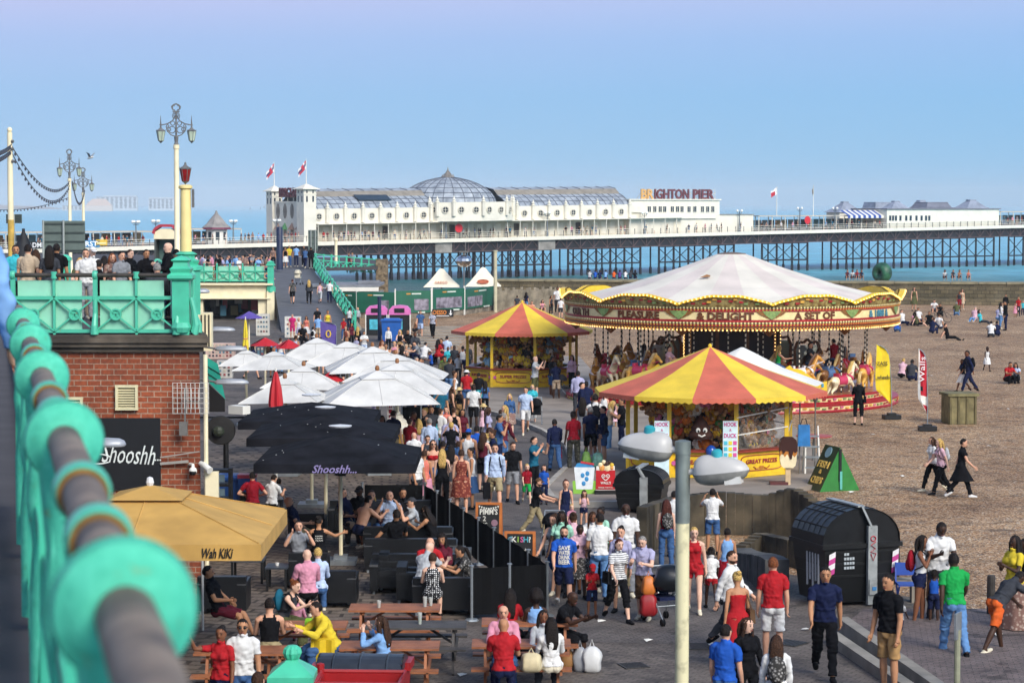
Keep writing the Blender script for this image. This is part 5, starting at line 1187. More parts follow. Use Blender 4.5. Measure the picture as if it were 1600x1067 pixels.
k=MB();k.lathe([(.001,-.26),(.3,-.24),(.36,-.14),(.32,-.04),(.27,0),(.28,.1),(.2,.17),(.18,.24),(.09,.32),(.03,.42),(.001,.44)],n=16);k.build('body',mat('cushion_brown','40221a',.85,.2,8),t,smooth=True)
k=MB()
for s_ in(-1,1):k.ball((s_*.1,-.28,.02),(.065,.03,.08),8);k.ball((s_*.09,-.31,.0),(.03,.012,.035),6,1)
k.tube([(-.1,-.33,-.1),(0,-.35,-.15),(.1,-.33,-.1)],.025,6);k.build('face',[WHITE,BLACK],t)
def duck_board(px,y0,y1,Y,label):
 c=D(px,(y0+y1)/2,Y);h=(y1-y0)*Y/FPX;w=h*.27 if h>1 else .42;t=thing('game_board',label,'sign',c);k=MB();k.box((0,0,0),(.42,.03,h));k.build('board',mat('board_pale','cfe6ea',.5),t)
 k=MB();z=h/2-.1
 for wd,m,hh in(('HOOK',0,.12),('A',0,.08),('DUCK',0,.12)):text(k,wd,hh,Matrix.Translation((0,-.02,z))@WALLX,m,ext=.006,width=.36 if len(wd)>1 else .06,bold=.02);z-=.16
 for i in range(9):k.box((-.13+.13*(i%3),-.02,z-.05-.17*(i//3)),(.1,.012,.11),m=1+i%3)
 k.build('lettering',[M('c23a84'),M('4ab8d0'),M('e8cf3a'),M('d8549a')],t)
duck_board(1034,657,745,64.4,'left-hand tall game board with pink letters on the near kiosk');duck_board(1141,657,738,64.35,'right-hand tall game board with pink letters beside the kiosk keeper')
t=thing('blue_balloon','shiny dark blue round balloon inside the near kiosk','balloon',D(1111,705,64.6));k=MB();k.ball((0,0,0),(.16,.16,.18),14);k.build('ball',mat('foil_blue','1d4aa0',.15,.1,3),t,smooth=True)
# ice lolly model on its stick
p=G(1231,757,.13);t=thing('ice_lolly_model','giant chocolate dipped ice lolly model on a stick beside kiosk','model',p)
k=MB();k.box((0,0,.22),(.14,.07,.5));k.build('stick',mat('lolly_stick','cbb08a',.6),t)
def slab_(pts,y,m,k):n=len(pts);k.add([(x,-y,z)for x,z in pts]+[(x,y,z)for x,z in pts],[tuple(range(n)),tuple(range(2*n-1,n-1,-1))]+[(i,n+i,n+(i+1)%n,(i+1)%n)for i in range(n)],m)
k=MB();slab_([(-.2,.55),(-.13,.48),(.13,.48),(.2,.55),(.23,.7),(.23,.86),(-.23,.86),(-.23,.7)],.10,0,k);k.build('vanilla',mat('lolly_cream','e8d9b0',.5),t)
k=MB();slab_([(-.24,.80),(-.17,.9),(-.1,.78),(-.03,.88),(.03,.74),(.1,.86),(.17,.78),(.24,.88),(.24,1.0),(-.24,1.0)],.105,0,k);k.build('caramel',mat('lolly_caramel','b8742c',.4),t)
k=MB();slab_([(-.25,.93),(-.2,.98),(-.13,.87),(-.08,.96),(.0,.95),(.04,.72),(.09,.73),(.13,.95),(.19,.9),(.25,.95),(.25,1.15),(.21,1.27),(.12,1.34),(-.12,1.34),(-.21,1.27),(-.25,1.15)],.12,0,k);k.build('chocolate',mat('lolly_chocolate','3a1c14',.35),t)
k=MB();k.box((-.25,.05,.04),(.5,.3,.08));k.build('foot',mat('foot_maroon','5a2a2a',.6),t)
# step ladder with blue bag, red table
p=G(1268,745,.0);t=thing('step_ladder','white step ladder standing behind the near kiosk','ladder',p);k=MB()
for s_ in(-.22,.22):k.bar((s_,-.25,0),(s_*.8,0,1.5),.04);k.bar((s_,.4,0),(s_*.8,.05,1.5),.035,m=1)
for i in range(4):k.bar((-.21,-.2+.05*i,.3+.3*i),(.21,-.2+.05*i,.3+.3*i),.05,m=1)
k.build('frame',[WHITE,STEEL],t)
t=thing('blue_bag','bright blue bag hanging on the white step ladder','bag',D(1256,680,65.6));k=MB();k.box((0,0,0),(.36,.16,.62),taper=.9);k.build('bag',mat('bag_blue','2f78b8',.4,.2,5),t);k=MB();k.tube([(-.1,0,.3),(-.05,0,.48),(.05,0,.48),(.1,0,.3)],.015,5);k.build('strap',BLACK,t)
p=G(1272,735,.0);t=thing('red_table','round red cafe table behind the step ladder','table',(p.x+.2,p.y+1.6,0));k=MB();k.lathe([(.55,.86),(.56,.89),(.001,.9)],n=20);k.build('tabletop',mat('table_red','b04a44',.4),t);k=MB();k.lathe([(.3,0),(.05,.06),(.04,.86)],n=10);k.build('stem',STEEL,t)
for px,lb in((1247,'left'),(1271,'right')):
 p=G(px,745 if px<1260 else 735);t=thing('canopy_stay','thin dark pole at the %s under the near canopy rim'%lb,'pole',(p.x,p.y-.3,0));k=MB();k.tube([(0,0,0),(0,0,2.2)],.022,6)
 if px>1260:k.lathe([(.03,2.05),(.1,2.2),(.1,2.3)],n=8)
 k.build('pole',mat('grey_metal','6d6a66',.5,.2,5),t)
 # fish and chips A-board: big green prism
p=G(1312,767);t=thing('fish_sign','big green triangular board advertising fish and chips on the shingle','sign',p,R(20));W2=.62;H=1.22;L2=.85
k=MB();k.add([(-W2,0,0),(W2,0,0),(0,0,H),(-W2,L2,0),(W2,L2,0),(0,L2,H)],[(0,1,2),(5,4,3),(1,4,5,2)]);k.build('end_panel',mat('sign_green','2c7a34',.5,.15,4),t)
k=MB();k.add([(-W2-.01,-.02,0),(-W2-.01,L2,0),(-.01,L2,H),(-.01,-.02,H)],[(3,2,1,0)]);k.build('front_panel',mat('sign_olive','2e3f22',.5,.3,4),t)
k=MB();k.box((0,-.02,.72),(.08,.03,.9));k.box((.02,-.035,.3),(.07,.02,.5),m=1);k.build('slot',[BLACK,M('5db0a4')],t)
ang=math.atan2(H,W2);T=Matrix.Translation((-W2/2-.03,L2/2,H/2))@Matrix.Rotation(R(-90),4,'Z')@Matrix.Rotation(ang,4,'X');k=MB()
for wd,yy,hh in(('FISH',.12,.20),('&',-.10,.12),('CHIPS',-.36,.20)):text(k,wd,hh,T@TR(0,yy,0),0,ext=.012,width=.62 if len(wd)>1 else .12,bold=.02)
k.lathe([(.001,.02),(.16,.02),(.16,0)],(0,.48,0),14,T=T,m=1);k.build('lettering',[M('d9b45a'),M('7fa0a8')],t)
# feather flags
def feather(px,ytop,ybase,w,label,cols,words,Y=None,lean=.0,rz=0,base=True,wc='5a5230'):
 p=G(px,ybase);H=D(px,ytop,p.y).z;t=thing('feather_flag',label,'flag',p,rz)
 if base:k=MB();k.box((0,0,.09),(.62,.4,.16));k.box((0,0,.2),(.3,.2,.08));k.build('base',BLACK,t)
 n=16;z0=H*.17;C_=lambda f:(lean*f**2-(w+lean)*(max(0,f-.72)/.28)**2,z0+(H-z0)*(f if f<.72 else f-.10*((f-.72)/.28)**2))
 k=MB();k.tube([(0,0,.1)]+[(C_(f/n)[0],0,C_(f/n)[1])for f in range(n+1)],[.02]*(n+1)+[.008],6);k.build('pole',STEEL,t)
 k=MB()
 for i in range(n):
  f,g=i/n,(i+1)/n;W=lambda f:max(.015,C_(f)[0]+w*min(1,.12+f*4.5));A,B=C_(f),C_(g)
  for j in range(4):
   V=lambda F,Q,c:(Q[0]-W(F)*c,.05*math.sin(c*5+F*7)+.02,Q[1]+(.12*c*(1-F)))
   k.add([V(f,A,j/4),V(g,B,j/4),V(g,B,(j+1)/4),V(f,A,(j+1)/4)],[(0,1,2,3)],cols[1](f,j)if cols[1]else 0)
 k.build('cloth',cols[0],t,smooth=True)
 if words:
  k=MB()
  for wd,f,hh,ww,vert in words:
   q=C_(f);T=Matrix.Translation((q[0]-w*.5,-.05,q[1]))@(Matrix.Rotation(R(-88),4,'Y')if vert else Matrix.Identity(4))@WALLX;text(k,wd,hh,T,0,ext=.01,width=ww)
  k.build('lettering',M(wc),t)
 return t
feather(1393,527,655,.62,'tall yellow feather flag on a black base beside the carousel',([mat('flag_yellow','e6c81e',.7,.08,3)],None),(('ZASS',.62,.16,.42,0),('wheels',.42,.16,.5,0)),rz=.2,lean=-.25)
feather(1449,533,673,.34,'red and white feather flag on a black base on the shingle',([mat('flag_crimson','b8182c',.7,.1,3),WHITE,BLACK],lambda f,j:1 if(f>.93 or j==3 or .1<f<.25)else(2 if .25<f<.33 and j>1 else 0)),(('Walls',.62,.2,.9,1),),lean=-.12,wc='f2e6e6')
# mossy timber crate on the beach
p=G(1498,661);t=thing('concrete_crate','square mossy timber clad box standing on the shingle','box',p,R(6));k=MB();k.box((0,0,.52),(1.02,1.0,1.02));k.build('body',mat('mossy_boards','7d7350',.9,.4,3,bump=.4),t);k=MB();k.box((0,0,1.07),(1.16,1.14,.1));k.build('lid',mat('mossy_lid','77704e',.9,.4,4),t)
k=MB()
for x in(-.46,-.16,.15,.46):k.box((x,-.52,.5),(.07,.05,1.0))
k.build('batten',mat('mossy_batten','6a6142',.9,.3,4),t)
# green doughnut sculpture at the end of the groyne
p=D(1378,445,200);t=thing('ring_sculpture','big dark green ring shaped sculpture standing on the groyne','sculpture',(p.x,200,1.1));s_=FPX/200;k=MB();n=28
Ra,ra=.52,.40
for i in range(n):
 pass
pts=[(Ra+ra*math.cos(2*math.pi*j/14),ra*1.45*math.sin(2*math.pi*j/14))for j in range(15)]
T=Matrix.Translation((0,0,.92))@Matrix.Rotation(R(-50),4,'Z')@Matrix.Rotation(R(90),4,'X');k.lathe(pts,n=n,T=T);k.v=[tuple(v)for v in k.v];k.build('ring',mat('bronze_green','2f6a4c',.5,.5,1.5,col2='1b3d33'),t,smooth=True)
# timber walls in front of the kiosks
TMB=mat('weathered_timber','594f3e',.95,.5,1.6,bump=.6,col2='211e18',detail=8)
def timber_wall(base,tops,label,th=.26,mt=TMB):
 P=[G(*b)for b in base];t=thing('timber_wall',label,'wall',P[0]);H=[D(b[0],y,p.y).z for b,y,p in zip(base,tops,P)];k=MB();rr_=random.Random(len(base)*7)
 cap=MB()
 for i in range(len(P)-1):
  d=P[i+1]-P[i];n=max(1,int(d.length/.19));ang=math.atan2(d.y,d.x)
  for j in range(n):
   f=(j+.5)/n;q=P[i]+d*f-P[0];h=H[i]+(H[i+1]-H[i])*(f*f*(3-2*f));k.box((q.x+rr_.uniform(-.01,.01),q.y+rr_.uniform(-.015,.015),h/2),(d.length/n*.965,th+rr_.uniform(-.03,.03),h),rz=ang)
 k.build('planks',mt,t);return t
timber_wall([(1003,866),(1050,840),(1120,834),(1190,835),(1240,838),(1300,852),(1396,905)],[792,776,768,773,763,797,832],'long dark weathered timber wall below the near striped kiosk')
timber_wall([(1157,878),(1190,868),(1252,888)],[852,832,846],'low curved timber wall left of the black waste container')
timber_wall([(1157,884),(1214,928)],[856,874],'short grey slab wall end beside the walking couple',.5,mat('slab_grey','5b5a58',.9,.4,2.5,bump=.3,col2='3a3a3a'))
# black waste containers with domed lids
def container(px,yb,w,h,rz,label,graf=True):
 p=G(px,yb);t=thing('waste_container',label,'waste container',p,R(rz));d=w*.82;hb=h*.62
 k=MB();k.add([(-w*.43,-d*.43,.08),(w*.43,-d*.43,.08),(w*.43,d*.43,.08),(-w*.43,d*.43,.08),(-w/2,-d/2,hb),(w/2,-d/2,hb),(w/2,d/2,hb),(-w/2,d/2,hb)],[(0,3,2,1),(4,5,6,7),(0,1,5,4),(1,2,6,5),(2,3,7,6),(3,0,4,7)])
 for z in(.3,.5,.7,.9):k.box((0,0,z*hb),(w*(.87+.13*z)+.0,d*(.87+.13*z)+.02,.05))if z>.4 else None
 k.box((0,0,hb),(w*1.07,d*1.07,.09));k.build('body',mat('container_black','0f1011',.4,.4,4),t)
 k=MB();n=14;A=[(-w*.52*math.cos(math.pi*j/n),hb+.04+(h-hb-.04)*math.sin(math.pi*j/n)**.85)for j in range(n+1)]
 for j in range(n):(x0,z0),(x1,z1)=A[j],A[j+1];k.add([(x0,-d*.5,z0),(x1,-d*.5,z1),(x1,d*.5,z1),(x0,d*.5,z0)],[(0,1,2,3)])
 k.add([(x,-d*.47,z)for x,z in A],[tuple(range(n+1))]);k.add([(x,d*.47,z)for x,z in A],[tuple(range(n+1))[::-1]])
 o=k.build('lid',mat('container_lid','111214',.35,.5,5),t)
 k=MB()
 for j in range(1,6):k.add([(A[2][0]+.0,-d*.5+d*j/6-.012,A[2][1]+.012)],[]);k.tube([(A[q][0],-d*.5+d*j/6,A[q][1]+.006)for q in range(1,n)],.012,4)
 for j in(2,4,5):k.bar((A[j][0],-d*.5,A[j][1]+.008),(A[j][0],d*.5,A[j][1]+.008),.025)
 k.build('lid_rib',mat('container_rib','101112',.4),o)
 k=MB();k.box((w*.12,-d*.5-.05,h*.42),(.2,.08,h*.8));k.bar((w*.12,-d*.52,h*.80),(w*.0,-d*.48,h+.04),.16,.04);k.bar((0,-d*.48,h+.03),(0,d*.5,h+.03),.16,.03);k.box((w*.12,-d*.5-.1,h*.2),(.17,.05,.3));k.build('steel_arm',mat('zinc_arm','9fa3a2',.5,.25,6,metal=.3),t)
 if graf:
  k=MB();zz=h*.60
  k.tube([(w*.12+.055*math.cos(q),-d*.5-.105,zz+.18+.05*math.sin(q))for q in[R(v)for v in range(0,361,40)]],.010,4);k.tube([(w*.12+.06,-d*.5-.105,zz+.12),(w*.12-.05,-d*.5-.105,zz+.05),(w*.12+.05,-d*.5-.105,zz-.02),(w*.12-.06,-d*.5-.105,zz-.08),(w*.12+.06,-d*.5-.105,zz-.12),(w*.12,-d*.5-.105,zz-.26),(w*.12-.05,-d*.5-.105,zz-.12)],.010,4);k.build('graffiti',M('b8283a'),t)
  k=MB()
  for sx0 in(-.40,.45):
   for j in range(4):x=w*sx0;yy=-d*.475;k.add([(x-.07,yy-.02-.012*j,.62+.11*j),(x+.07,yy-.02-.012*j,.68+.11*j),(x+.07,yy-.03-.012*j,.79+.11*j),(x-.07,yy-.03-.012*j,.73+.11*j)],[(0,1,2,3)],j%2)
  k.build('warning_stripes',[M('c0408a'),M('e6e2e2')],t)
  k=MB()
  for j in range(14):k.box((-w*.22+.06*(j%4),-d*.495,.78+.09*(j//4)),(.045,.02,.05))
  k.build('sticker',M('a8b0b4'),t)
  k=MB();k.box((w*.13,-d*.5-.13,.36),(.09,.02,.07));k.build('blue_label',M('3a80b8'),t)
  k=MB()
  for j in range(5):k.bar((-w*.49+.0,-d*.3+.12*j,hb*.86),(-w*.47,-d*.26+.12*j,hb*(.3+.1*(j%2))),.03)
  k.build('scrawl',M('c4c4c4'),t)
 return t
container(1320,938,1.66,1.95,20,'big black domed waste container with red graffiti on a steel arm')
container(1003,798,1.25,1.15,-14,'small black waste container beside the near kiosk',False)
# ---- blurred twin headed lamp in front
p=D(1067,690,22);t=thing('twin_street_lamp','cream and grey lamp post in front with two silver lamp heads','street lamp',(p.x,22,0));zt=p.z
k=MB();k.tube([(0,0,0),(0,0,zt-.78)],.067,16);k.build('post',mat('speckled_cream','c9c09a',.7,.35,9,lo=.2,hi=.45),t,smooth=True)
k=MB();k.tube([(0,0,zt-.79),(0,0,zt)],.072,16);k.lathe([(.077,-.12),(.077,0.005),(.02,.02)],(0,0,zt),16);k.build('sleeve',mat('zinc_sleeve','7f8680',.5,.25,5,metal=.4),t,smooth=True)
def head(dx,dy,z0):
 d=Vector((dx,dy,0)).normalized();T=Matrix.Translation((0,0,z0))@Matrix.Rotation(math.atan2(d.y,d.x),4,'Z')@Matrix.Rotation(R(-7),4,'Y')
 k=MB();k.tube([T@Vector(q)for q in[(.05,0,.03),(.2,0,.03)]],.032,8);n=16;FF=lambda u:max(0,1-abs((u-.5)/.5)**3)**.5;W=lambda u:.145*FF(u)*(1.0-.22*u);H_=lambda u:.21*FF(u)*(1.08-.42*u);rows=[]
 for i in range(n+1):
  u=i/n;x=.10+.56*u;w,h=(max(.012,W(u)),max(.012,H_(u)))if u<1 else(.012,.012);rows.append([(x,w*math.cos(a),h*math.sin(a)*(1-.25*u))for a in[math.pi*j/12 for j in range(13)]])
 o=MB();v=[q for r_ in rows for q in r_];o.add(v,[(i*13+j,i*13+j+1,(i+1)*13+j+1,(i+1)*13+j)for i in range(n)for j in range(12)],0,T);o.add(rows[0],[tuple(range(13))],0,T);o.add(k.v,k.f,0)
 l=o.build('lamp_head',mat('lamp_silver','b9b6b2',.38,.16,3.5,lo=.3,hi=.7,spec=.4,detail=8),t,smooth=True)
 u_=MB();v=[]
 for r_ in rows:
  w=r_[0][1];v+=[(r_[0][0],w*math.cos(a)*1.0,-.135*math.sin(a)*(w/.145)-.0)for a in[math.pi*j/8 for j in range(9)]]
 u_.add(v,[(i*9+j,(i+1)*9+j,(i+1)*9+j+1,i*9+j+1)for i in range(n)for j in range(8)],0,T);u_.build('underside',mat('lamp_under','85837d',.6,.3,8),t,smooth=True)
 c=MB();c.box((.50,-.02,-.085),(.16,.14,.07),T=T);c.build('lens',mat('lamp_lens','d8d4cc',.2,.1,5),t);c=MB();c.lathe([(.055,.0),(.055,.07),(.03,.09),(.001,.092)],(.36,0,.135),14,T=T);c.build('photocell',mat('photocell_teal','2f9aa4',.4),l,smooth=True)
head(-1,.35,zt-.12);head(1,-.3,zt-.33)
# ================================================================ CAFE TERRACES: parasols, sofas, screens, tables
PWH=mat('parasol_white','cfcdc8',.9,.16,1.6,bump=.3,detail=7)
def parasol(px,ye,half,rise,label,m=PWH,ze=2.2,N=4,name='parasol',group=None,rz=0.0,val=.0,pole=None,sag=.16,foot=True,txt=None,flecks=0,seams=True,wood=True):
 """square or round garden parasol: pixel centre, front eave row, half width in pixels"""
 s=(ye-HOR)/(CAMZ-ze);Yf=FPX/s;r=half/s;Yc=Yf+(r if N==4 else r*.95);X=(px-800)/FPX*Yf*(1+0*r)
 t=thing(name,label,'parasol',(X,Yc,0),rz,group);zt=ze+rise;k=MB();top=ze+val
 if N==4:rim=[(-r,-r),(0,-r),(r,-r),(r,0),(r,r),(0,r),(-r,r),(-r,0)]
 else:rim=[(r*math.cos(2*math.pi*i/N+.2),r*math.sin(2*math.pi*i/N+.2))for i in range(N)]
 n=len(rim);q=4
 for i in range(n):
  a,b=rim[i],rim[(i+1)%n]
  for j in range(q):
   f,g=j/q,(j+1)/q;Z=lambda u:zt-(zt-top)*(u**(1+sag));V=lambda p,u:(p[0]*u,p[1]*u,Z(u)-(.05*math.sin(math.pi*u)if(i%2==0 and p is a and N!=4)else 0))
   k.add([V(a,g),V(b,g),V(b,f),V(a,f)]if j else[V(a,g),V(b,g),(0,0,zt)],[(0,1,2,3)]if j else[(0,1,2)],(i%2)if isinstance(m,(list,tuple))else 0)
  if val:k.add([(a[0]*1.002,a[1]*1.002,ze),(b[0]*1.002,b[1]*1.002,ze),(b[0],b[1],top),(a[0],a[1],top)],[(0,1,2,3)])
 c=k.build('canopy',list(m)if isinstance(m,(list,tuple))else m,t)
 if seams and N==4:
  k=MB()
  for i in range(n):k.tube([(rim[i][0]*u,rim[i][1]*u,zt-(zt-top)*(u**(1+sag))+.006)for u in(.06,.3,.6,.98)],.012,4)
  k.build('seam',m if not isinstance(m,(list,tuple))else m[0],c)
  cap=MB();e=.30;cap.add([(-r*e,-r*e,zt-(zt-top)*e*.8+.02),(r*e,-r*e,zt-(zt-top)*e*.8+.02),(r*e,r*e,zt-(zt-top)*e*.8+.02),(-r*e,r*e,zt-(zt-top)*e*.8+.02),(0,0,zt+.05)],[(0,1,4),(1,2,4),(2,3,4),(3,0,4)]);cap.build('vent_cap',m if not isinstance(m,(list,tuple))else m[0],c)
 k=MB();k.tube([(0,0,0),(0,0,zt-.02)],.045,8);k.build('pole',pole or CREAM,t,smooth=True)
 k=MB()
 for i in range(n):k.bar((0,0,ze+.05),(rim[i][0]*.95,rim[i][1]*.95,top-.02),.025)
 k.build('rib',pole or CREAM,t)
 if wood:k=MB();k.lathe([(.05,0),(.07,.06),(.05,.14),(.001,.16)],(0,0,zt+.03),8);k.build('finial',mat('finial_wood','8a5a34',.6)if wood is True else wood,t)
 if foot:k=MB();k.box((0,0,.05),(.7,.7,.1));k.box((0,0,.14),(.3,.3,.1));k.build('foot',STEEL,t)
 if txt:
  k=MB();wd,hh,w,c_,sh,dx=txt;T=Matrix.Translation((dx,-r*1.002-.015,ze+val*.48))@WALLX;text(k,wd,hh,T,ext=.008,width=w,shear=sh,bold=.015);k.build('lettering',M(c_),c)
 if flecks:
  k=MB();r_=random.Random(int(px))
  for i in range(flecks):
   u,v=r_.uniform(-.9,.9),r_.uniform(-.95,-.1);w=max(abs(u),abs(v));z=zt-(zt-top)*(w**(1+sag))+.012;k.ball((u*r,v*r,z),(r_.uniform(.010,.02),r_.uniform(.012,.03),.006),5)
  k.build('dropping',M('d8d8d4'),c)
 return t
WG='white square parasols over the seafront cafe'
for a in((492,563,60,.72,'white parasol at the far end of the cafe beside the purple feather flag'),(538,571,66,.74,'white parasol second from the far end of the cafe'),(581,582,74,.76,'white parasol in the middle with its crest above the red one'),(618,597,80,.76,'rightmost white parasol pointing toward the far kiosk'),(613,615,84,.78,'white parasol tucked behind the nearest right-hand white one'),(585,633,91,.84,'nearest right-hand white parasol behind the grey flag'),(424,581,58,.58,'white parasol just beyond the red open umbrellas'),(463,612,66,.66,'white parasol behind the closed red umbrella'),(442,632,64,.62,'nearest left-hand white parasol crossed by the closed red umbrella'),(380,572,40,.5,'leftmost small white parasol behind the wall lamps')):
 o=parasol(*a,group=WG,rz=R(rnd.uniform(-9,9)));o.rotation_euler[0]=R(rnd.uniform(-2.5,2.5));o.rotation_euler[1]=R(rnd.uniform(-2.5,2.5))
BLK=mat('parasol_black','202127',.95,.45,2.0,spec=.06)
CAP_=mat('cap_white','d9dadc',.5)
VENT=CAP_
for a,tx in(((476,672,106,.56,'farthest of the three black parasols with white flecks'),None),((498,699,115,.60,'middle of the three black parasols with white flecks'),None),((521,741,127,.66,'nearest black parasol with a script name on its valance'),('Shooshh...',.17,.95,'8a7fae',.35,.0))):
 t=parasol(*a,m=BLK,val=.20,sag=.06,txt=tx,flecks=6,seams=False,wood=False)
 zt=2.4+a[3]
 k=MB();k.lathe([(.24,zt-.03),(.26,zt+.0),(.001,zt+.03)],n=16,sy=1);k.build('cap',VENT,t);k=MB();k.lathe([(.12,1.95),(.14,2.0),(.12,2.1)],n=10);k.build('collar',BLACK,t)
parasol(198,879,207,.92,'large tan parasol lettered on its valance under the brick wall',m=mat('parasol_tan','c49a52',.85,.2,1.3,bump=.25,detail=7),val=.26,sag=.02,txt=('Wah KiKi',.16,.50,'15130f',.3,1.42),wood=CAP_,seams=True)
t=thing('parasol_pole','thin white pole standing under the tan parasol edge','pole',G(317,985));k=MB();k.tube([(0,0,0),(0,0,2.25)],.022,8);k.build('pole',WHITE,t)
RED=mat('parasol_red','b81a26',.65,.12,2);REDW=[RED,RED]
parasol(411,541,24,.34,'left-hand of the two small round red umbrellas by the stall',m=RED,ze=2.0,N=8,wood=False,foot=False)
parasol(448,545,23,.36,'right-hand small round red umbrella with white stripes',m=[RED,RED,WHITE][:2],ze=2.0,N=10,wood=False,foot=False)
parasol(512,597,26,.30,'red umbrella half hidden beneath the white parasols',m=RED,ze=1.9,N=8,wood=False,foot=False)
parasol(386,498,22,.36,'purple round umbrella in front of the arcade shop',m=mat('parasol_purple','5b4a98',.7,.1,2),ze=2.1,N=8,wood=False,foot=False)
def closed(px,ytop,z,w,label,m):
 s=(ytop-HOR)/(CAMZ-z);Y=FPX/s;t=thing('closed_umbrella',label,'umbrella',((px-800)/s,Y,0));k=MB();n=14;pr=[(.02,0),(.30,-.18),(.62,-.55),(.78,-.95),(.72,-1.1),(1.0,-1.35),(.9,-1.7),(1.0,-2.1)];v=[]
 for r,dz in pr:
  for j in range(n):rr_=r*w*(1+(.22 if j%2 else-.12)*(r>.1));a=2*math.pi*j/n;v.append((rr_*math.cos(a),rr_*math.sin(a),z+dz))
 k.add(v,[(i*n+(j+1)%n,i*n+j,(i+1)*n+j,(i+1)*n+(j+1)%n)for i in range(len(pr)-1)for j in range(n)]);k.build('cloth',m,t,smooth=True)
 k=MB();k.tube([(0,0,0),(0,0,z+.03)],.03,6);k.build('pole',WHITE,t);k=MB();k.lathe([(w*.80,-.03),(w*.84,0),(w*.80,.03)],(0,0,z-1.08),14);k.build('tie',M('d06a70'),t);return t
closed(430,577,3.27,.23,'tall closed red umbrella in front of the white parasols',RED);closed(383,496,2.2,.14,'closed yellow umbrella beside the arcade shop',mat('umbrella_yellow','e0c82e',.7))
feather(526,497,556,.85,'purple feather flag with yellow ring above the white parasols',([mat('flag_purple','5a4a94',.7,.08,3),WHITE],lambda f,j:1 if j==0 and False else 0),(('0',.5,.42,.3,0),),base=False,wc='d8b43a')
feather(588,588,700,.16,'slender grey violet feather flag seen edge-on beside black parasols',([mat('flag_violet','6f6880',.7,.15,3)],None),(),base=False)
feather(618,607,722,.26,'slender red and white feather flag right of the black parasols',([mat('flag_crimson','b8182c',.7,.1,3),WHITE],lambda f,j:1 if j in(0,3)or f>.9 else 0),(('SALE',.55,.12,.7,1),),base=False,lean=-.1,wc='f0e4e4')
# whipped ice cream model
p=G(623,722);t=thing('ice_cream_model','large whipped ice cream cone model beside the red feather flag','model',p);k=MB();n=60;H0=.95
k.tube([(.30*(1-i/n)*math.cos(i*.42),.30*(1-i/n)*math.sin(i*.42),H0+.6*i/n)for i in range(n+1)],[.16*(1-.7*i/n)for i in range(n+1)],8);k.lathe([(.3,H0-.05),(.34,H0+.1),(.1,H0+.5)],n=14);k.build('cream',mat('cream_white','e8e2d2',.5,.06,4),t,smooth=True)
k=MB();k.lathe([(.12,.1),(.30,H0),(.34,H0+.02),(.34,H0+.1)],n=14);k.lathe([(.3,0),(.3,.1),(.1,.12)],n=14);k.build('cone',mat('wafer','c99a4c',.6,.2,8),t)
# ---- sofas
LEATH=mat('black_leather','0d0e11',.42,.4,5,bump=.15)
def sofa(px,ytop,w,face,label,h=.74,d=.82,arms=(1,1),name='black_sofa',z=0):
 """face: 0 back toward the camera, 180 facing the camera, 90/-90 sideways; row of the back's top edge"""
 s=(ytop-HOR)/(CAMZ-h);Y=FPX/s;t=thing(name,label,'sofa',((px-800)/s,Y,0),R(face));
 k=MB();k.box((0,.13,h/2+.06),(w,.2,h-.12),taper=.985);k.build('backrest',LEATH,t);n=max(1,round(w/.65));
 k=MB();k.box((0,d*.55,.24),(w-.02,d-.25,.24));k.build('base',LEATH,t)
 for i in range(n):k=MB();k.box((-(w-.3)/2+(w-.3)*(i+.5)/n,d*.58,.42),((w-.3)/n-.015,d-.32,.13),taper=.97);k.build('cushion',LEATH,t)
 for s_,on in((-1,arms[0]),(1,arms[1])):
  if on:k=MB();k.box((s_*(w/2-.085),d/2+.03,.33),(.17,d+.0,.5),taper=.98);k.box((s_*(w/2-.085),d/2+.03,.60),(.185,d+.02,.05),taper=.95);k.build('armrest',LEATH,t)
 for sx0 in(-1,1):
  for yy in(.08,d-.06):k=MB();k.box((sx0*(w/2-.08),yy,.06),(.05,.05,.13));k.build('leg',STEEL,t)
 return t
SG='black leather sofas on the cafe terrace'
for a in((636,826,2.0,0,'black sofa under the man in black with outstretched arm'),(640,845,2.0,0,'long empty black sofa behind the red and maroon couple'),(652,866,1.9,180,'black sofa seating the couple in red and maroon'),(694,907,1.25,0,'black sofa with polka dot woman, beside the black screen'),(342,905,.95,0,'black sofa below the tan parasol edge at far left'),(524,896,.75,0,'black armchair right of the man in pink shirt'),(476,805,.85,0,'black armchair under the reclining bald man in navy'),(612,782,1.9,180,'black sofa at the back of the lounge group under the screen'),(540,782,.8,180,'black armchair seating the smiling man in navy polo'),(478,868,.8,0,'black armchair behind the woman in printed vest')):sofa(*a,).__setitem__('group',SG)
sofa(617,884,.8,-90,'black armchair side-on at the aisle beside the grey shirted man')['group']=SG
sofa(589,866,.7,-90,'black armchair side-on behind the aisle with shiny arms')['group']=SG
def lowtable(px,ytop,w,label,h=.5,d=.6,m=None):
 s=(ytop-HOR)/(CAMZ-h);Y=FPX/s;t=thing('low_table',label,'table',((px-800)/s,Y,0));k=MB();k.box((0,0,h-.02),(w,d,.04));k.build('tabletop',m or mat('table_slate','3a4048',.3,.2,5),t)
 for sx0 in(-1,1):
  for sy0 in(-1,1):k=MB();k.box((sx0*(w/2-.04),sy0*(d/2-.04),(h-.04)/2),(.05,.05,h-.04));k.build('leg',BLACK,t)
 return t
lowtable(431,886,.46,'small slate topped black table with a white cup');lowtable(625,800,.9,'low black table among the lounging group');lowtable(668,888,1.2,'low slate table between the facing couples');lowtable(385,875,.7,'black low table under the tan parasol')
t=thing('paper_cup','white paper cup on the small slate table','cup',D(433,884,FPX*7.4/(886-HOR)));k=MB();k.lathe([(.03,-.02),(.04,.07),(.001,.07)],n=10);k.build('cup',WHITE,t)
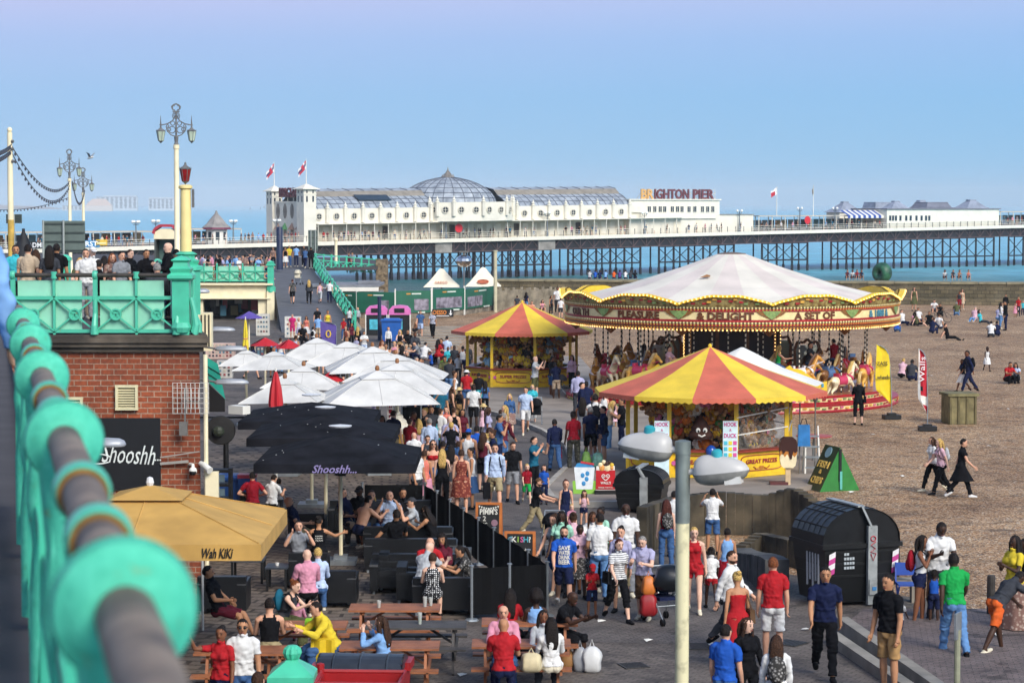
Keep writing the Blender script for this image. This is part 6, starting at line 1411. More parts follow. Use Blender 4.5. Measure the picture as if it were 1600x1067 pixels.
p=G(722,900);t=thing('grey_planter','square grey planter tub beside the sloping black screen','planter',p);k=MB();k.box((0,0,.3),(.38,.38,.6),taper=1.06);k.box((.0,0,.62),(.16,.16,.06));k.build('tub',mat('tub_grey','4a4d50',.6),t)
# ---- black screens
CANV=mat('black_canvas','0b0b0d',.85,.3,2,spec=.15)
def screen(a,b,n,label,h=1.0):
 A,B=G(*a),G(*b);t=thing('windbreak_screen',label,'screen',A);d=B-A
 for i in range(n+1):q=d*(i/n);k=MB();k.tube([q,q+Vector((0,0,h+.04))],.028,8);k.lathe([(.05,0),(.05,.02),(.001,.03)],q+Vector((0,0,h+.04)),8);k.lathe([(.14,0),(.12,.03),(.03,.05)],q,10);k.build('post',STEEL,t)
 for i in range(n):
  p0,p1=d*((i+.04)/n),d*((i+.96)/n);k=MB();m_=8
  for j in range(m_):
   f,g=j/m_,(j+1)/m_;u,v=p0.lerp(p1,f),p0.lerp(p1,g);off=Vector((d.y,-d.x,0)).normalized();o1,o2=off*.02*math.sin(f*9),off*.02*math.sin(g*9)
   for e in(0,.012):k.add([u+o1+off*e+Vector((0,0,.1)),v+o2+off*e+Vector((0,0,.1)),v+o2+off*e+Vector((0,0,h)),u+o1+off*e+Vector((0,0,h))],[(0,1,2,3)]if e else[(3,2,1,0)])
  k.build('canvas',CANV,t)
 return t
screen((664,820),(855,962),8,'black canvas screen sloping down beside the walkway on steel posts');screen((855,962),(737,969),2,'black canvas screen across the front beside the polka dot woman');screen((566,820),(664,820),1,'black canvas screen behind the lounging group')
screen((628,683),(688,684),2,'black canvas banner screen lettered in white below the white parasols',1.05)
p=G(655,683);t=thing('beer_banner','white letters printed on the black banner screen','banner',(p.x,p.y-.05,.55));k=MB();text(k,'Hei',.32,WALLX@TR(-.02,0,0),width=.62,ext=.008,bold=.02);k.box((.1,0,.28),(.12,.012,.05));k.build('lettering',WHITE,t)
# ---- picnic tables
WOOD=mat('picnic_wood','9a5f3c',.6,.3,3,bump=.2,detail=6);WOODG=mat('weathered_wood','4a4644',.75,.3,3,bump=.2)
def picnic(px,ytop,w,label,m=WOOD,rz=0):
 s=(ytop-HOR)/(CAMZ-.75);Y=FPX/s+.0;t=thing('picnic_table',label,'picnic table',((px-800)/s,Y+.3,0),R(rz))
 k=MB()
 for i in range(5):k.box((0,-.29+.145*i,.735),(w,.135,.035))
 k.build('tabletop',m,t)
 for s_ in(-1,1):
  k=MB()
  for i in range(2):k.box((0,s_*(.62+.13*i-.06),.44),(w,.12,.035))
  k.build('bench',m,t)
 for s_ in(-1,1):
  x=s_*(w/2-.22)
  for q in(-1,1):k=MB();k.bar((x,q*.62,0),(x,q*.2,.715),.045,.09);k.build('leg',m,t)
  k=MB();k.box((x+.045,0,.40),(.04,1.5,.08));k.box((x+.045,0,.69),(.04,.62,.06));k.bar((x,0,.42),(x-s_*.45,0,.70),.05,.04);k.build('brace',m,t)
 return t
picnic(614,957,1.62,'brown picnic table with plastic cups, farthest of the front tables');picnic(648,985,1.72,'dark weathered picnic table beside the girl in pale blue',WOODG);picnic(606,1018,1.62,'brown picnic table behind the red bin lid')
picnic(468,985,1.5,'brown picnic table where the girl in pink and yellow shirted man sit');picnic(376,1026,1.6,'brown picnic table behind the couple at lower left');picnic(828,980,1.65,'brown picnic table behind the man in the checked pink shirt');picnic(815,1015,1.62,'brown picnic table with the woman in white skirt')
def cup(px,py,Y,label,h=.13,c=None,nm='pint_glass'):
 q=D(px,py,Y);t=thing(nm,label,'glass',(q.x,q.y,.755));k=MB();k.lathe([(.028,0),(.04,h),(.036,h),(.026,.01),(.001,.01)],n=10);k.build('glass',mat('plastic_cup','c9ccc8',.2,.1,5,alpha=.6),t);k=MB();k.lathe([(.026,.012),(.033,h*.55),(.001,h*.55)],n=10);k.build('drink',M(c or 'b8752c',.3),t)
Y1=FPX*7.15/(957-HOR)+.3
cup(592,945,Y1-.1,'plastic pint cup of amber beer on the far picnic table');cup(664,945,Y1,'left of the two empty plastic cups on the far picnic table',.18,'b9b9b4');cup(673,948,Y1+.1,'right-hand empty plastic cup on the far picnic table',.15,'b9b9b4');cup(656,970,FPX*7.15/(985-HOR)+.3,'clear jug with mint on the dark picnic table',.2,'7a9a5a')
# ---- boards
def aboard(px,yb,w,h,label,name,fr,bd,draw,rz=0,lean=8):
 p=G(px,yb);t=thing(name,label,'sign board',p,R(rz));T=Matrix.Rotation(R(-lean),4,'X');k=MB()
 for x in(-w/2,w/2):k.box((x,0,h/2),(.06,.04,h),T=T)
 for z in(h-.03,h*.14):k.box((0,-.003,z),(w+.06,.04,.06),T=T)
 T2=Matrix.Translation((0,.35,0))@Matrix.Rotation(R(lean),4,'X')
 for x in(-w/2,w/2):k.box((x,0,h*.48),(.05,.03,h*.96),T=T2)
 k.build('frame',fr,t);k=MB();k.box((0,.0,h*.56),(w-.05,.02,h*.80),T=T);k.build('board',bd,t);draw(t,T);return t
ORW=mat('orange_frame','b8692c',.55,.2,4);CHB=mat('chalkboard','16181a',.8,.2,4)
def d1(t,T):
 k=MB();P=lambda x,z:T@Matrix.Translation((x,-.02,z))@WALLX
 text(k,"PIMM'S",.13,P(0,.76),0,width=.42,ext=.006,bold=.02);text(k,'2',.12,P(-.1,.60),0,ext=.006);text(k,'JUG',.10,P(-.12,.44),0,width=.18,ext=.006)
 for i in range(9):x=-.22+.055*i;z=.9-.05*math.sin(math.pi*i/8);k.add([T@Vector((x-.022,-.02,z)),T@Vector((x+.022,-.02,z)),T@Vector((x,-.02,z-.06))],[(0,1,2)])
 k.lathe([(.001,.005),(.08,.005)],n=10,T=P(.14,.5),m=1);k.build('chalk',[M('d8d6cc'),M('b890a0')],t)
aboard(763,850,.56,.98,'chalkboard in an orange frame advertising jugs beside walkway','chalk_board',ORW,CHB,d1,-6)
def d2(t,T):
 k=MB();P=lambda x,z:T@Matrix.Translation((x,-.02,z))@WALLX
 for i,ch in enumerate('CKISH?'):text(k,ch,.12,P(-.21+.085*i,.66),i%4,ext=.006,bold=.02)
 text(k,'Bowl',.1,P(.02,.42),4,width=.22,ext=.006);k.build('chalk',[M('4aa0b0'),M('d8d6cc'),M('8ab04a'),M('c05a8a'),M('e0dcd0')],t)
aboard(812,890,.62,.84,'wide chalkboard with coloured letters behind the black screen','chalk_board',ORW,CHB,d2,-4)
p=G(946,771,.13);t=thing('ice_cream_sign','red ice cream pavement sign with white heart logo','sign board',p,R(3));k=MB();k.box((0,.05,.05),(.6,.4,.1));k.build('base',BLACK,t)
k=MB();k.box((0,0,.38),(.52,.05,.52));k.build('panel',mat('panel_red','b81e26',.4),t);k=MB();k.box((0,0,.68),(.5,.045,.14));k.box((0,-.001,.09),(.54,.06,.04));k.build('edge',WHITE,t)
k=MB()
for i,(x,z,r,m)in enumerate(((-.14,.78,.07,0),(-.05,.86,.06,0),(.03,.80,.08,1),(.1,.85,.05,1),(.17,.78,.06,2),(-.1,.70,.09,3),(.05,.70,.1,0),(.17,.7,.06,3))):k.ball((x,-.01,z),(r,.04,r),8,m)
k.build('treats',[M('e6d4a8'),M('3a2018'),M('e0b83a'),M('d8944c')],t)
k=MB();hp=lambda s_,o:[(s_*.0,-.09)]+[(s_*(.055+.055*math.cos(R(a))),.03+.05*math.sin(R(a)))for a in range(-30,181,30)]
for s_ in(-1,1):
 q=[(s_*.0,-.08),(s_*.07,-.02),(s_*.105,.03),(s_*.09,.075),(s_*.05,.085),(s_*.015,.055),(s_*.02,.02),(s_*.055,.015),(s_*.06,.045)];k.tube([(x,-.035,.44+z)for x,z in q],.013,5)
text(k,"WALL'S",.07,Matrix.Translation((0,-.035,.30))@WALLX,width=.28,ext=.006,bold=.02);text(k,'FREEZE THE FUN',.035,Matrix.Translation((0,-.035,.17))@WALLX,width=.4,ext=.006);k.build('logo',WHITE,t)
def slush(px,yb,z,label,sc=1.0):
 p=G(px,yb,z);t=thing('slush_sign',label,'sign board',p);k=MB();slab_([(-.22,.12),(.22,.12),(.28,.72),(-.28,.72)],.02,0,k);k.build('cup_panel',mat('panel_white','dfe4e6',.4),t);k=MB();slab_([(-.26,.72),(.26,.72),(.2,.82),(0,.86),(-.2,.82)],.021,0,k)
 for x,zz in((-.05,.5),(.06,.4),(-.02,.28),(.08,.55)):k.ball((x,-.02,zz),(.06,.012,.07),7)
 k.build('slush_blue',mat('slush_blue','3a8ac0',.4),t);k=MB();k.bar((-.1,-.01,.86),(.26,-.01,.80),.05,.05,m=1);slab_([(-.3,.0),(.3,.0),(.32,.34),(.2,.36),(.1,.2),(-.15,.2),(-.24,.36),(-.32,.34)],.015,0,k);k.build('green_base',[mat('panel_lime','8ac04a',.4),M('c0303a')],t);t.scale=(sc,)*3
slush(913,771,.13,'cut-out sign shaped like a blue slush cup by the kerb');slush(714,715,0,'blue slush cup cut-out sign in the standing crowd',.9)
# ---- foreground bits: turquoise finial post, red bin, street plate, bollard
p=D(457,1060,30.5);t=thing('turquoise_gatepost','turquoise cast iron gatepost with ribbed finial at bottom','post',(p.x,30.5,0));zt=D(457,1010,30.5).z
k=MB();k.box((0,0,(zt-.5)/2),(.42,.42,zt-.5));k.lathe([(.34,zt-.52),(.44,zt-.44),(.44,zt-.36),(.40,zt-.33),(.14,zt-.19),(.11,zt-.17)],n=4,ph=math.pi/4);k.build('shaft',TURQ,t)
k=MB();n=20;pr=[(.07,-.18),(.10,-.14),(.125,-.08),(.11,-.02),(.06,.02),(.001,.03)];v=[]
for r,z in pr:
 for j in range(n):rr_=r*(1+.07*(1 if j%2 else-1));a=2*math.pi*j/n;v.append((rr_*math.cos(a),rr_*math.sin(a),zt+z))
k.add(v,[(i*n+j,i*n+(j+1)%n,(i+1)*n+(j+1)%n,(i+1)*n+j)for i in range(len(pr)-1)for j in range(n)]);k.build('finial',TURQ,t)
k=MB();k.ball((.02,-.23,zt-.72),.06,8);k.build('knob',BLACK,t)
p=D(567,1064,33.5);t=thing('red_trade_bin','red wheeled trade bin with curved dark lid at bottom','bin',(p.x,33.5,0),R(-4));k=MB();RB=mat('bin_red','9a1a1e',.45,.15,4)
k.box((.02,0,.58),(1.22,.8,.94),taper=1.06);k.box((-.66,-.3,1.08),(.09,.3,.16));k.box((.66,.2,1.08),(.12,.5,.12));k.build('body',RB,t)
k=MB();q=10;A=[(-.45+.9*j/q,1.10+.17*math.sin(math.pi*(j/q)**.8))for j in range(q+1)]
for j in range(q):k.add([(-.64,A[j][0],A[j][1]),(.64,A[j][0],A[j][1]+.0),(.60,A[j+1][0],A[j+1][1]),(-.60,A[j+1][0],A[j+1][1])],[(0,1,2,3)])
k.add([(-.64,a,z)for a,z in A]+[(-.64,.45,1.08),(-.64,-.45,1.08)],[tuple(range(q+3))]);k.add([(.64,a,z)for a,z in A]+[(.64,.45,1.08),(.64,-.45,1.08)],[tuple(range(q+2,-1,-1))]);k.box((0,-.47,1.08),(1.32,.06,.08))
for x in(-.4,0,.4):k.tube([(x,a,z+.005)for a,z in A],.02,4)
k.build('lid',mat('lid_slate','2f343d',.35,.3,4),t)
for sx0 in(-1,1):
 for sy0 in(-1,1):k=MB();k.lathe([(.09,-.03),(.1,0),(.09,.03)],n=12,T=Matrix.Translation((sx0*.5,sy0*.3,.1))@Matrix.Rotation(R(90),4,'Y'));k.build('wheel',BLACK,t)
p=D(560,1066,31.5);t=thing('red_skip','open red metal skip rim at bottom below the curved bin lid','skip',(p.x,31.8,0),R(-3));k=MB()
for x,y,sx0,sy0 in((0,-.42,1.2,.05),(0,.42,1.2,.05),(-.58,0,.05,.8),(.58,0,.05,.8)):k.box((x,y,.62),(sx0,sy0,1.22))
k.box((0,0,.1),(1.15,.8,.06));k.build('body',RB,t);k=MB();k.tube([(-.6,-.44,1.25),(-.6,.44,1.25),(.6,.44,1.25),(.6,-.44,1.25),(-.6,-.44,1.25)],.035,6);k.lathe([(.06,1.2),(.06,1.36),(.001,1.38)],(-.62,.42,0),8);k.build('rim',RB,t)
p=G(1495,1095);t=thing('small_street_sign','small grey street plate on pale post seen side-on at lower right','sign',p);k=MB();k.tube([(0,0,0),(0,0,1.15)],.05,10);k.build('post',mat('post_olive','8f9078',.6,.2,5),t);k=MB();k.box((0,-.02,1.22),(.28,.03,.42),rz=R(60));k.build('plate',STEEL,t)
p=G(1548,968);t=thing('wooden_bollard','short dark wooden bollard at the shingle edge','bollard',p);k=MB();k.lathe([(.08,0),(.08,.82),(.07,.86),(.001,.87)],n=10);k.build('body',mat('bollard_wood','3f3a36',.8,.3,6),t)
p=G(1418,948);t=thing('blue_chair','blue folding chair at the back of the waste container','chair',p);k=MB()
for sx0 in(-.2,.2):k.bar((sx0,-.2,0),(sx0,.15,.45),.03);k.bar((sx0,.2,0),(sx0,-.2,.45),.03);k.bar((sx0,.2,.42),(sx0,.28,.85),.03)
k.build('frame',mat('chair_blue','2f4fa0',.5),t);k=MB();k.box((0,0,.46),(.42,.4,.03));k.build('seat',mat('chair_blue','2f4fa0',.5),t);k=MB();k.box((0,.26,.72),(.42,.03,.25));k.build('backrest',mat('chair_blue','2f4fa0',.5),t)
t=thing('picnic_bench_plank','grey weathered bench plank behind the blue folding chair','bench',G(1400,946));k=MB();k.box((0,.4,.45),(1.0,.3,.06));k.build('seat',mat('pale_boards','968d80',.9,.25,1.5),t)
for x in(-.4,.4):k=MB();k.box((x,.4,.21),(.08,.25,.42));k.build('leg',mat('pale_boards','968d80',.9,.25,1.5),t)
t=struct(flat('timber_decking',gp((1385,930),(1470,935),(1500,985),(1340,985)),.010,brick_mat('deck_boards','8a8176','777067','3f3a36',1.0,rot=20,w=3.0,h=.16,ms=.015)))
# ---- left side clutter: blue bin, cooler, menu stands, heater disc, wall lamps, AC unit, teal banner
wheelie(357,812,.62,1.15,'2a5aa4','blue wheelie bin beside the brick corner and black stands')
p=G(387,815);t=thing('cool_box','blue and red cool box on a stand beside blue bin','cool box',p);k=MB();k.box((0,0,.95),(.42,.4,.34));k.build('body',mat('cool_blue','2858a0',.4),t);k=MB();k.box((0,0,1.16),(.45,.43,.09));k.build('lid',mat('cool_red','c04a5c',.4),t);k=MB();k.box((0,0,.38),(.36,.36,.76));k.build('stand',BLACK,t)
for px,yb,lb,hh in((343,830,'black slatted menu stand with small screens by the drainpipe',1.55),(336,872,'lower black menu stand with grey script panels',1.1)):
 p=G(px,yb);t=thing('menu_stand',lb,'stand',p);k=MB()
 for x in(-.28,.28):k.box((x,0,hh/2),(.08,.3,hh))
 for j in range(4):k.box((0,-.0,hh-.06-.34*j),(.6,.36,.07))
 k.build('frame',BLACK,t);k=MB()
 for j in range(3):k.box((-.05,-.1,hh-.24-.34*j),(.4,.03,.18))
 k.build('panel',mat('menu_grey','5f7480',.4),t)
p=D(345,672,58);t=thing('black_dish','round black disc heater on a thick black post','heater',(p.x,58,0));k=MB();k.lathe([(.001,.05),(.36,.03),(.38,0),(.36,-.03),(.001,-.05)],n=24,T=Matrix.Translation((0,0,p.z))@WALLX);k.build('disc',mat('disc_dark','1d1c1c',.6,.4,5),t);k=MB();k.ball((-.05,-.12,p.z-.02),(.16,.1,.14),8);k.build('hub',mat('hub_olive','2c3326',.6),t);k=MB();k.tube([(.12,.06,0),(.12,.06,p.z)],.07,8);k.build('post',BLACK,t)
def walllamp(px,py,Y,L,label):
 q=D(px,py,Y);t=thing('wall_lamp',label,'street lamp',q,0,'grey lamp heads reaching out beside the brick building');k=MB();h_=MB();pr=[(-.5,.03,.03),(-.42,.1,.07),(-.1,.12,.09),(.3,.11,.08),(.45,.06,.05),(.5,.01,.01)];h_.tube([(x*L,0,0)for x,a,b in pr],[(a,b)for x,a,b in pr],14);h_.v=[(x,y,z if z>-.02 else-.02+(z+.02)*.3)for x,y,z in h_.v];h_.build('lamp_head',mat('lamp_grey2','a3a6ac',.4,.15,5,metal=.2),t,smooth=True)
 k.tube([(-.48*L,0,.02),(-.9*L,.1,.06),(-1.5,.3,.1)],.025,6);k.build('arm',IRON,t)
walllamp(362,598,47.5,.72,'nearest grey lamp head beside the teal banner');walllamp(361,546,52,.74,'second grey lamp head, above the teal banner');walllamp(343,516,56,.78,'third grey lamp head, beside the cream slatted unit');walllamp(312,456,57,.5,'small topmost grey lamp head below the far railing')
walllamp(172,694,30,.42,'blurred pale lamp head in front of the black sign board')
p=D(322,518,55);t=thing('cream_slatted_unit','tall cream slatted unit fixed beside the brick building','air conditioner',p);k=MB();k.box((0,0,0),(.30,.3,.92));k.build('case',CREAM,t);k=MB()
for i in range(3):k.box((-.09+.09*i,-.155,.02),(.035,.02,.78))
k.build('slot',mat('slot_dark','3a362e',.7),t);k=MB();k.box((-.4,.2,-.3),(.9,.05,.06));k.build('bracket',IRON,t)
p=D(335,590,53);t=thing('teal_banner','teal slanted banner panel with black lower half beside building','banner',p);k=MB();k.add([(-.22,0,.5),(.08,0,.32),(.25,0,-.5),(-.12,0,-.12)],[(3,2,1,0)]);k.add([(-.22,.02,.5),(.08,.02,.32),(.25,.02,-.5),(-.12,.02,-.12)],[(0,1,2,3)]);k.build('cloth',mat('banner_teal','1fa08c',.6,.1,3),t);k=MB();k.add([(-.14,0,-.14),(.24,0,-.5),(.24,0,-.8),(-.16,0,-.8)],[(3,2,1,0)]);k.bar((-.25,.04,.6),(-.25,.04,-.9),.04);k.bar((-.22,-.01,.3),(.14,-.01,.08),.015);k.bar((-.2,-.01,.12),(.18,-.01,-.12),.015);k.build('lower_cloth',BLACK,t)
p=D(374,640,60);t=thing('white_projector','white box floodlight fixed on a black bar','light',p);k=MB();k.box((0,0,0),(.5,.3,.22),rz=-.6);k.build('case',WHITE,t);k=MB();k.bar((-1.2,.2,-.22),(.3,.2,-.22),.05);k.build('bar',BLACK,t)
# market stalls and racks in front of the arcade
for i,(px,yb,w,h,c,lb)in enumerate(((458,527,.95,1.25,'d8d5cc','white postcard rack beside ramp foot'),(411,524,.8,1.3,'c9c5bb','pale card rack before the arcade pillar'),(345,560,1.5,.8,'cdb0a4','pale pink stall counter in front of arcade shop'),(402,560,.9,.6,'3d4452','dark slatted crate stall below the red umbrellas'),(425,560,.5,.7,'3f8fc4','bright blue stall box beside the red umbrellas'),(352,590,.7,.8,'b8b4ae','pale stall cabinet behind the wall lamps'))):
 p=G(px,yb);t=thing('market_stall',lb,'stall',p);k=MB();k.box((0,0,h/2),(w,.5,h));k.build('body',mat('stall_'+c,c,.6,.15,4),t);k=MB();r_=random.Random(i)
 for a in range(4):
  for b in range(max(2,int(w/.2))):k.box((-w*.42+w*.84*(b+.5)/max(2,int(w/.2)),-.26,h*(.2+.22*a)),(.1,.02,.11),m=r_.randrange(4))
 k.build('goods',[M('3f3f46'),M('b0a898'),M('8a4a4a'),M('5a7a8a')],t)
 # ================================================================ PEOPLE
COL=dict(white='d9d8d6',black='121216',navy='1a2140',red='aa2229',crimson='8f1a28',blue='2456b0',sky='7fa8d8',pale='b3c4e0',teal='1f5f78',turquoise='3fb4c0',green='1f9a4a',lime='9ccf4a',olive='55573a',khaki='9a8c6c',tan='a88458',brown='5e4632',grey='85878c',charcoal='3a3c42',lilac='a8a6c4',purple='56407f',pink='d08fa4',magenta='c02a6a',rose='d8b0bc',orange='d8622c',yellow='d8bf3a',cream='d8cfb8',beige='b8a48c',denim='3f5f8c',jean='5f86b4',maroon='5c1f2e',mint='9fd0b8',striped='d8d8d8',checked='c8c8d0',floral='c9b9a8',patterned='c07a5c',polka='16161a',camo='6a6658',zebra='b0aca8',coral='d87a6a',silver='b0b4b8',straw='cdb27c',blond='c9a560',ginger='7a4424',auburn='4d231a',dark='1d1512',hazel='40291b',grizzled='8c8884')
COL2=dict(striped='2a2c38',checked='4f5a7a',floral='7a5a50',patterned='6a2418',polka='e6e6e6',camo='34342c',zebra='2a2826')
SKIN=['e0b49c','d3a084','b58260','7d5038','412a1e']
def cloth(c,rough=.85):
 nm='cloth_'+c
 if nm in MATS:return MATS[nm]
 if c not in COL2:return mat(nm,COL[c],rough,.16,7,spec=.12,bump=.25,detail=7)
 m,nt,b,tc=shader(nm);b.inputs['Roughness'].default_value=rough;a,d=COL[c],COL2[c]
 if c=='striped':
  sx=nn(nt,'ShaderNodeSeparateXYZ');nt.links.new(tc.outputs['Object'],sx.inputs[0]);q=nn(nt,'ShaderNodeMath',operation='MULTIPLY');q.inputs[1].default_value=150;nt.links.new(sx.outputs[2],q.inputs[0]);s=nn(nt,'ShaderNodeMath',operation='SINE');nt.links.new(q.outputs[0],s.inputs[0]);cr=ramp(nt,s.outputs[0],[(.0,a),(.55,d)]);cr.color_ramp.interpolation='CONSTANT'
 else:
  v=nn(nt,'ShaderNodeTexVoronoi' if c!='checked' else 'ShaderNodeTexChecker');v.inputs['Scale'].default_value={'polka':26,'checked':22,'floral':16,'patterned':15,'camo':12,'zebra':20}[c]
  if c=='polka':v.inputs['Randomness'].default_value=.15
  nt.links.new(tc.outputs['Object'],v.inputs['Vector'])
  if c=='checked':v.inputs[1].default_value=lin(a);v.inputs[2].default_value=lin(d);nt.links.new(v.outputs[0],b.inputs['Base Color']);MATS[nm]=m;return m
  cr=ramp(nt,v.outputs['Distance'],[(0,d if c=='polka' else a),(.34 if c=='polka' else .5,a if c=='polka' else d)]);cr.color_ramp.interpolation='CONSTANT' if c in('polka',)else 'LINEAR'
 nt.links.new(cr.outputs[0],b.inputs['Base Color']);MATS[nm]=m;return m
def skinm(i):return mat('skin_%d'%i,SKIN[i-1],.55,.10,7,spec=.3)
def hairm(c):return mat('hair_'+c,COL[c],.7,.6,46,spec=.25,bump=1.0)
EYE=mat('eye_dark','17110f',.3);LIP=mat('lip','7a3a34',.5)
# pose: lean, [legL (flex, knee, abd)], [legR], [armL (flex, abd, elbow, in)], [armR], head (pitch, yaw), sit
POSES={'stand':(2,(2,3,4),(-2,3,4),(4,9,12,6),(2,9,14,6),(4,0),0),'stand2':(1,(6,12,6),(-3,2,3),(10,10,30,12),(-4,12,18,0),(3,22),0),'walk':(5,(24,8,2),(-20,18,2),(-24,8,14,4),(24,8,24,8),(6,0),0),'walk2':(4,(-18,22,2),(22,6,2),(22,9,28,8),(-22,9,12,4),(2,-14),0),'stroll':(3,(14,6,3),(-12,10,3),(-12,10,14,4),(14,10,22,6),(12,12),0),'hold':(5,(3,4,4),(-3,4,4),(28,8,78,26),(32,8,80,26),(22,0),0),'phone':(2,(4,5,4),(-4,4,4),(6,10,20,6),(35,28,128,18),(6,0),0),'photo':(1,(4,5,5),(-4,4,5),(62,22,92,26),(62,22,92,26),(0,0),0),'hips':(0,(2,2,6),(-2,2,6),(-14,40,82,64),(-14,40,82,64),(2,10),0),'fold':(-1,(3,3,5),(-3,3,5),(26,12,98,58),(22,12,98,58),(2,8),0),'push':(8,(22,8,3),(-20,20,3),(42,8,36,6),(42,8,36,6),(8,0),0),'carry':(0,(10,6,3),(-10,8,3),(20,14,95,40),(0,8,8,0),(2,-10),0),'wave':(2,(4,4,5),(-4,4,5),(4,9,12,6),(95,40,60,10),(0,10),0),'bend':(48,(20,6,6),(-24,8,6),(38,8,12,4),(60,10,14,8),(20,0),0),'sit':(4,(84,84,8),(82,84,8),(28,10,62,20),(30,10,58,20),(6,0),.45),'sit2':(10,(80,92,10),(84,78,6),(46,14,70,26),(20,14,60,18),(4,24),.45),'sitlean':(24,(84,88,8),(86,80,8),(46,14,66,24),(52,14,60,20),(4,-10),.45),'sitback':(-18,(78,52,12),(80,62,10),(14,38,30,0),(32,16,58,20),(6,10),.42),'sitphone':(6,(84,84,10),(84,88,8),(64,22,104,24),(62,22,104,24),(2,0),.45),'sitreach':(4,(84,84,8),(82,84,8),(28,10,62,20),(52,46,50,-30),(2,-14),.45),'ground':(20,(112,112,10),(108,108,10),(52,14,44,20),(52,14,48,24),(8,0),.10),'ground2':(-14,(88,24,8),(92,40,8),(-38,24,6,0),(-34,26,8,0),(14,10),.10),'lie':(-84,(92,6,5),(95,20,5),(20,30,20,10),(24,20,30,10),(0,0),.12),'ride':(4,(62,70,24),(62,70,24),(46,10,46,22),(50,10,44,22),(4,8),.9)}
_pc={}
def rotx(a):c,s=math.cos(a),math.sin(a);return np.array([[1,0,0],[0,c,-s],[0,s,c]])
def figure(pose,sex,lod):
 """posed body: one remeshed skin, bone labels, joints. 1.75 m tall, facing -Y"""
 key=(pose,sex,lod)
 if key in _pc:return _pc[key]
 lean,lL,lR,aL,aR,hd,seat=POSES[pose];f=sex=='f';c=sex=='c'
 V=lambda x,y,z:np.array([x,y,z],float);k=MB();bones=[]
 up=V(0,-math.sin(R(lean)),math.cos(R(lean)));fw=V(0,-math.cos(R(lean)),-math.sin(R(lean)));J={}
 th,shn=.43,.425;hipw=.098 if f else .092;hs=1.3 if c else 1.0
 def leg(s,a,kn,ab,pel):
  h=pel+V(s*hipw,0,-.02);d=V(s*math.sin(R(ab))*.6,-math.sin(R(a)),-math.cos(R(a)));d/=np.linalg.norm(d);kk=h+d*th
  d2=V(s*math.sin(R(ab))*.25,-math.sin(R(a-kn)),-math.cos(R(a-kn)));d2/=np.linalg.norm(d2);an=kk+d2*shn;return h,kk,an,a-kn
 pel=V(0,0,0);L=leg(1,*lL,pel);Rr=leg(-1,*lR,pel);low=min(L[2][2],Rr[2][2])-.085
 pel[2]=(seat+.10)if seat else-low
 L=leg(1,*lL,pel);Rr=leg(-1,*lR,pel)
 S=lambda z,fwd=0:pel+up*z+fw*fwd
 if f:rings=[(-.11,.12,.095),(-.04,.172,.115),(.05,.165,.11),(.17,.122,.092),(.29,.140,.10),(.38,.155,.118),(.455,.15,.095),(.50,.10,.07),(.53,.054,.054),(.61,.046,.05)]
 else:rings=[(-.11,.12,.09),(-.04,.162,.112),(.05,.155,.112),(.17,.142,.105),(.29,.158,.112),(.40,.175,.12),(.475,.165,.098),(.52,.108,.077),(.55,.062,.062),(.62,.055,.058)]
 if c:rings=[(z,rx*.9,ry*1.0)for z,rx,ry in rings]
 k.tube([S(z)for z,_,_ in rings],[(rx,ry)for _,rx,ry in rings],16)
 if f:
  for s in(-1,1):q=S(.36,.085)+V(s*.07,0,0);k.ball(q,(.062,.058,.062),8)
 for s in(-1,1):q=S(-.03,-.06)+V(s*.07,0,0);k.ball(q,(.095,.085,.10),8)
 for nm,a,b,r in(('pelvis',-.12,.10,.17),('waist',.10,.26,.15),('chest',.26,.50,.17),('neck',.52,.60,.06)):bones.append((nm,S(a),S(b),r))
 sw=(.165 if f else .185)*(.9 if c else 1);hc=S(.535)+np.array(rotx(R(hd[0]))@(up*.155*(1.12 if c else 1)));J['hc']=hc
 hp,hy=R(lean*(.35 if seat or abs(lean)<40 else .6)+hd[0]),R(hd[1]);cy,sy=math.cos(hy),math.sin(hy)
 HM=np.array([[cy,-sy,0],[sy,cy,0],[0,0,1]])@rotx(hp);J['HM']=HM;H=lambda x,y,z:hc+HM@(V(x,y,z)*hs)
 hm=Matrix.Translation(hc)@Matrix([list(r_)for r_ in HM]).to_4x4()
 k.lathe([(.001,-.118),(.04,-.112),(.062,-.08),(.074,-.035),(.08,.02),(.078,.06),(.058,.094),(.03,.11),(.001,.114)],n=14,sy=1.2,T=hm@Matrix.Scale(hs,4));k.ball(H(0,.02,.02),(.076*hs,.09*hs,.088*hs),10)
 k.tube([H(0,-.088,.02),H(0,-.108,-.022),H(0,-.09,-.03)],[.009*hs,.015*hs,.012*hs],6);k.ball(H(0,-.075,-.1),(.028,.024,.02),6)
 for s in(-1,1):k.ball(H(s*.082,.01,-.005),(.012,.022,.034),6)
 bones.append(('head',H(0,0,-.07),H(0,0,.08),.1))
 fing=MB()
 for nm,s,(h,kk,an,sh_a),A in(('l',1,L,aL),('r',-1,Rr,aR)):
  g=1.0 if not c else .9
  k.tube([h+(h-kk)*.08,h*.62+kk*.38,kk*.86+h*.14,kk],[.094*g,.08*g,.06*g,.056*g],10);k.tube([kk,kk*.72+an*.28,kk*.35+an*.65,an],[.056*g,.06*g,.045*g,.036*g],10);k.ball(kk,.057*g,8)
  fa=R(max(-50,min(35,sh_a*(.9 if sh_a<0 else .2))))if not(seat and seat<.2)else R(40-sh_a*.4 if pose=='ground' else 55);fd=V(s*.12,-math.cos(fa),math.sin(fa)*(1 if seat and seat<.2 else 1 if sh_a<-8 else .0)*(1 if(seat and seat<.2)else-.9 if sh_a<-8 else 1));fd/=np.linalg.norm(fd);dn=V(0,0,-1)if abs(fd[2])<.7 else V(0,-.8,-.4)
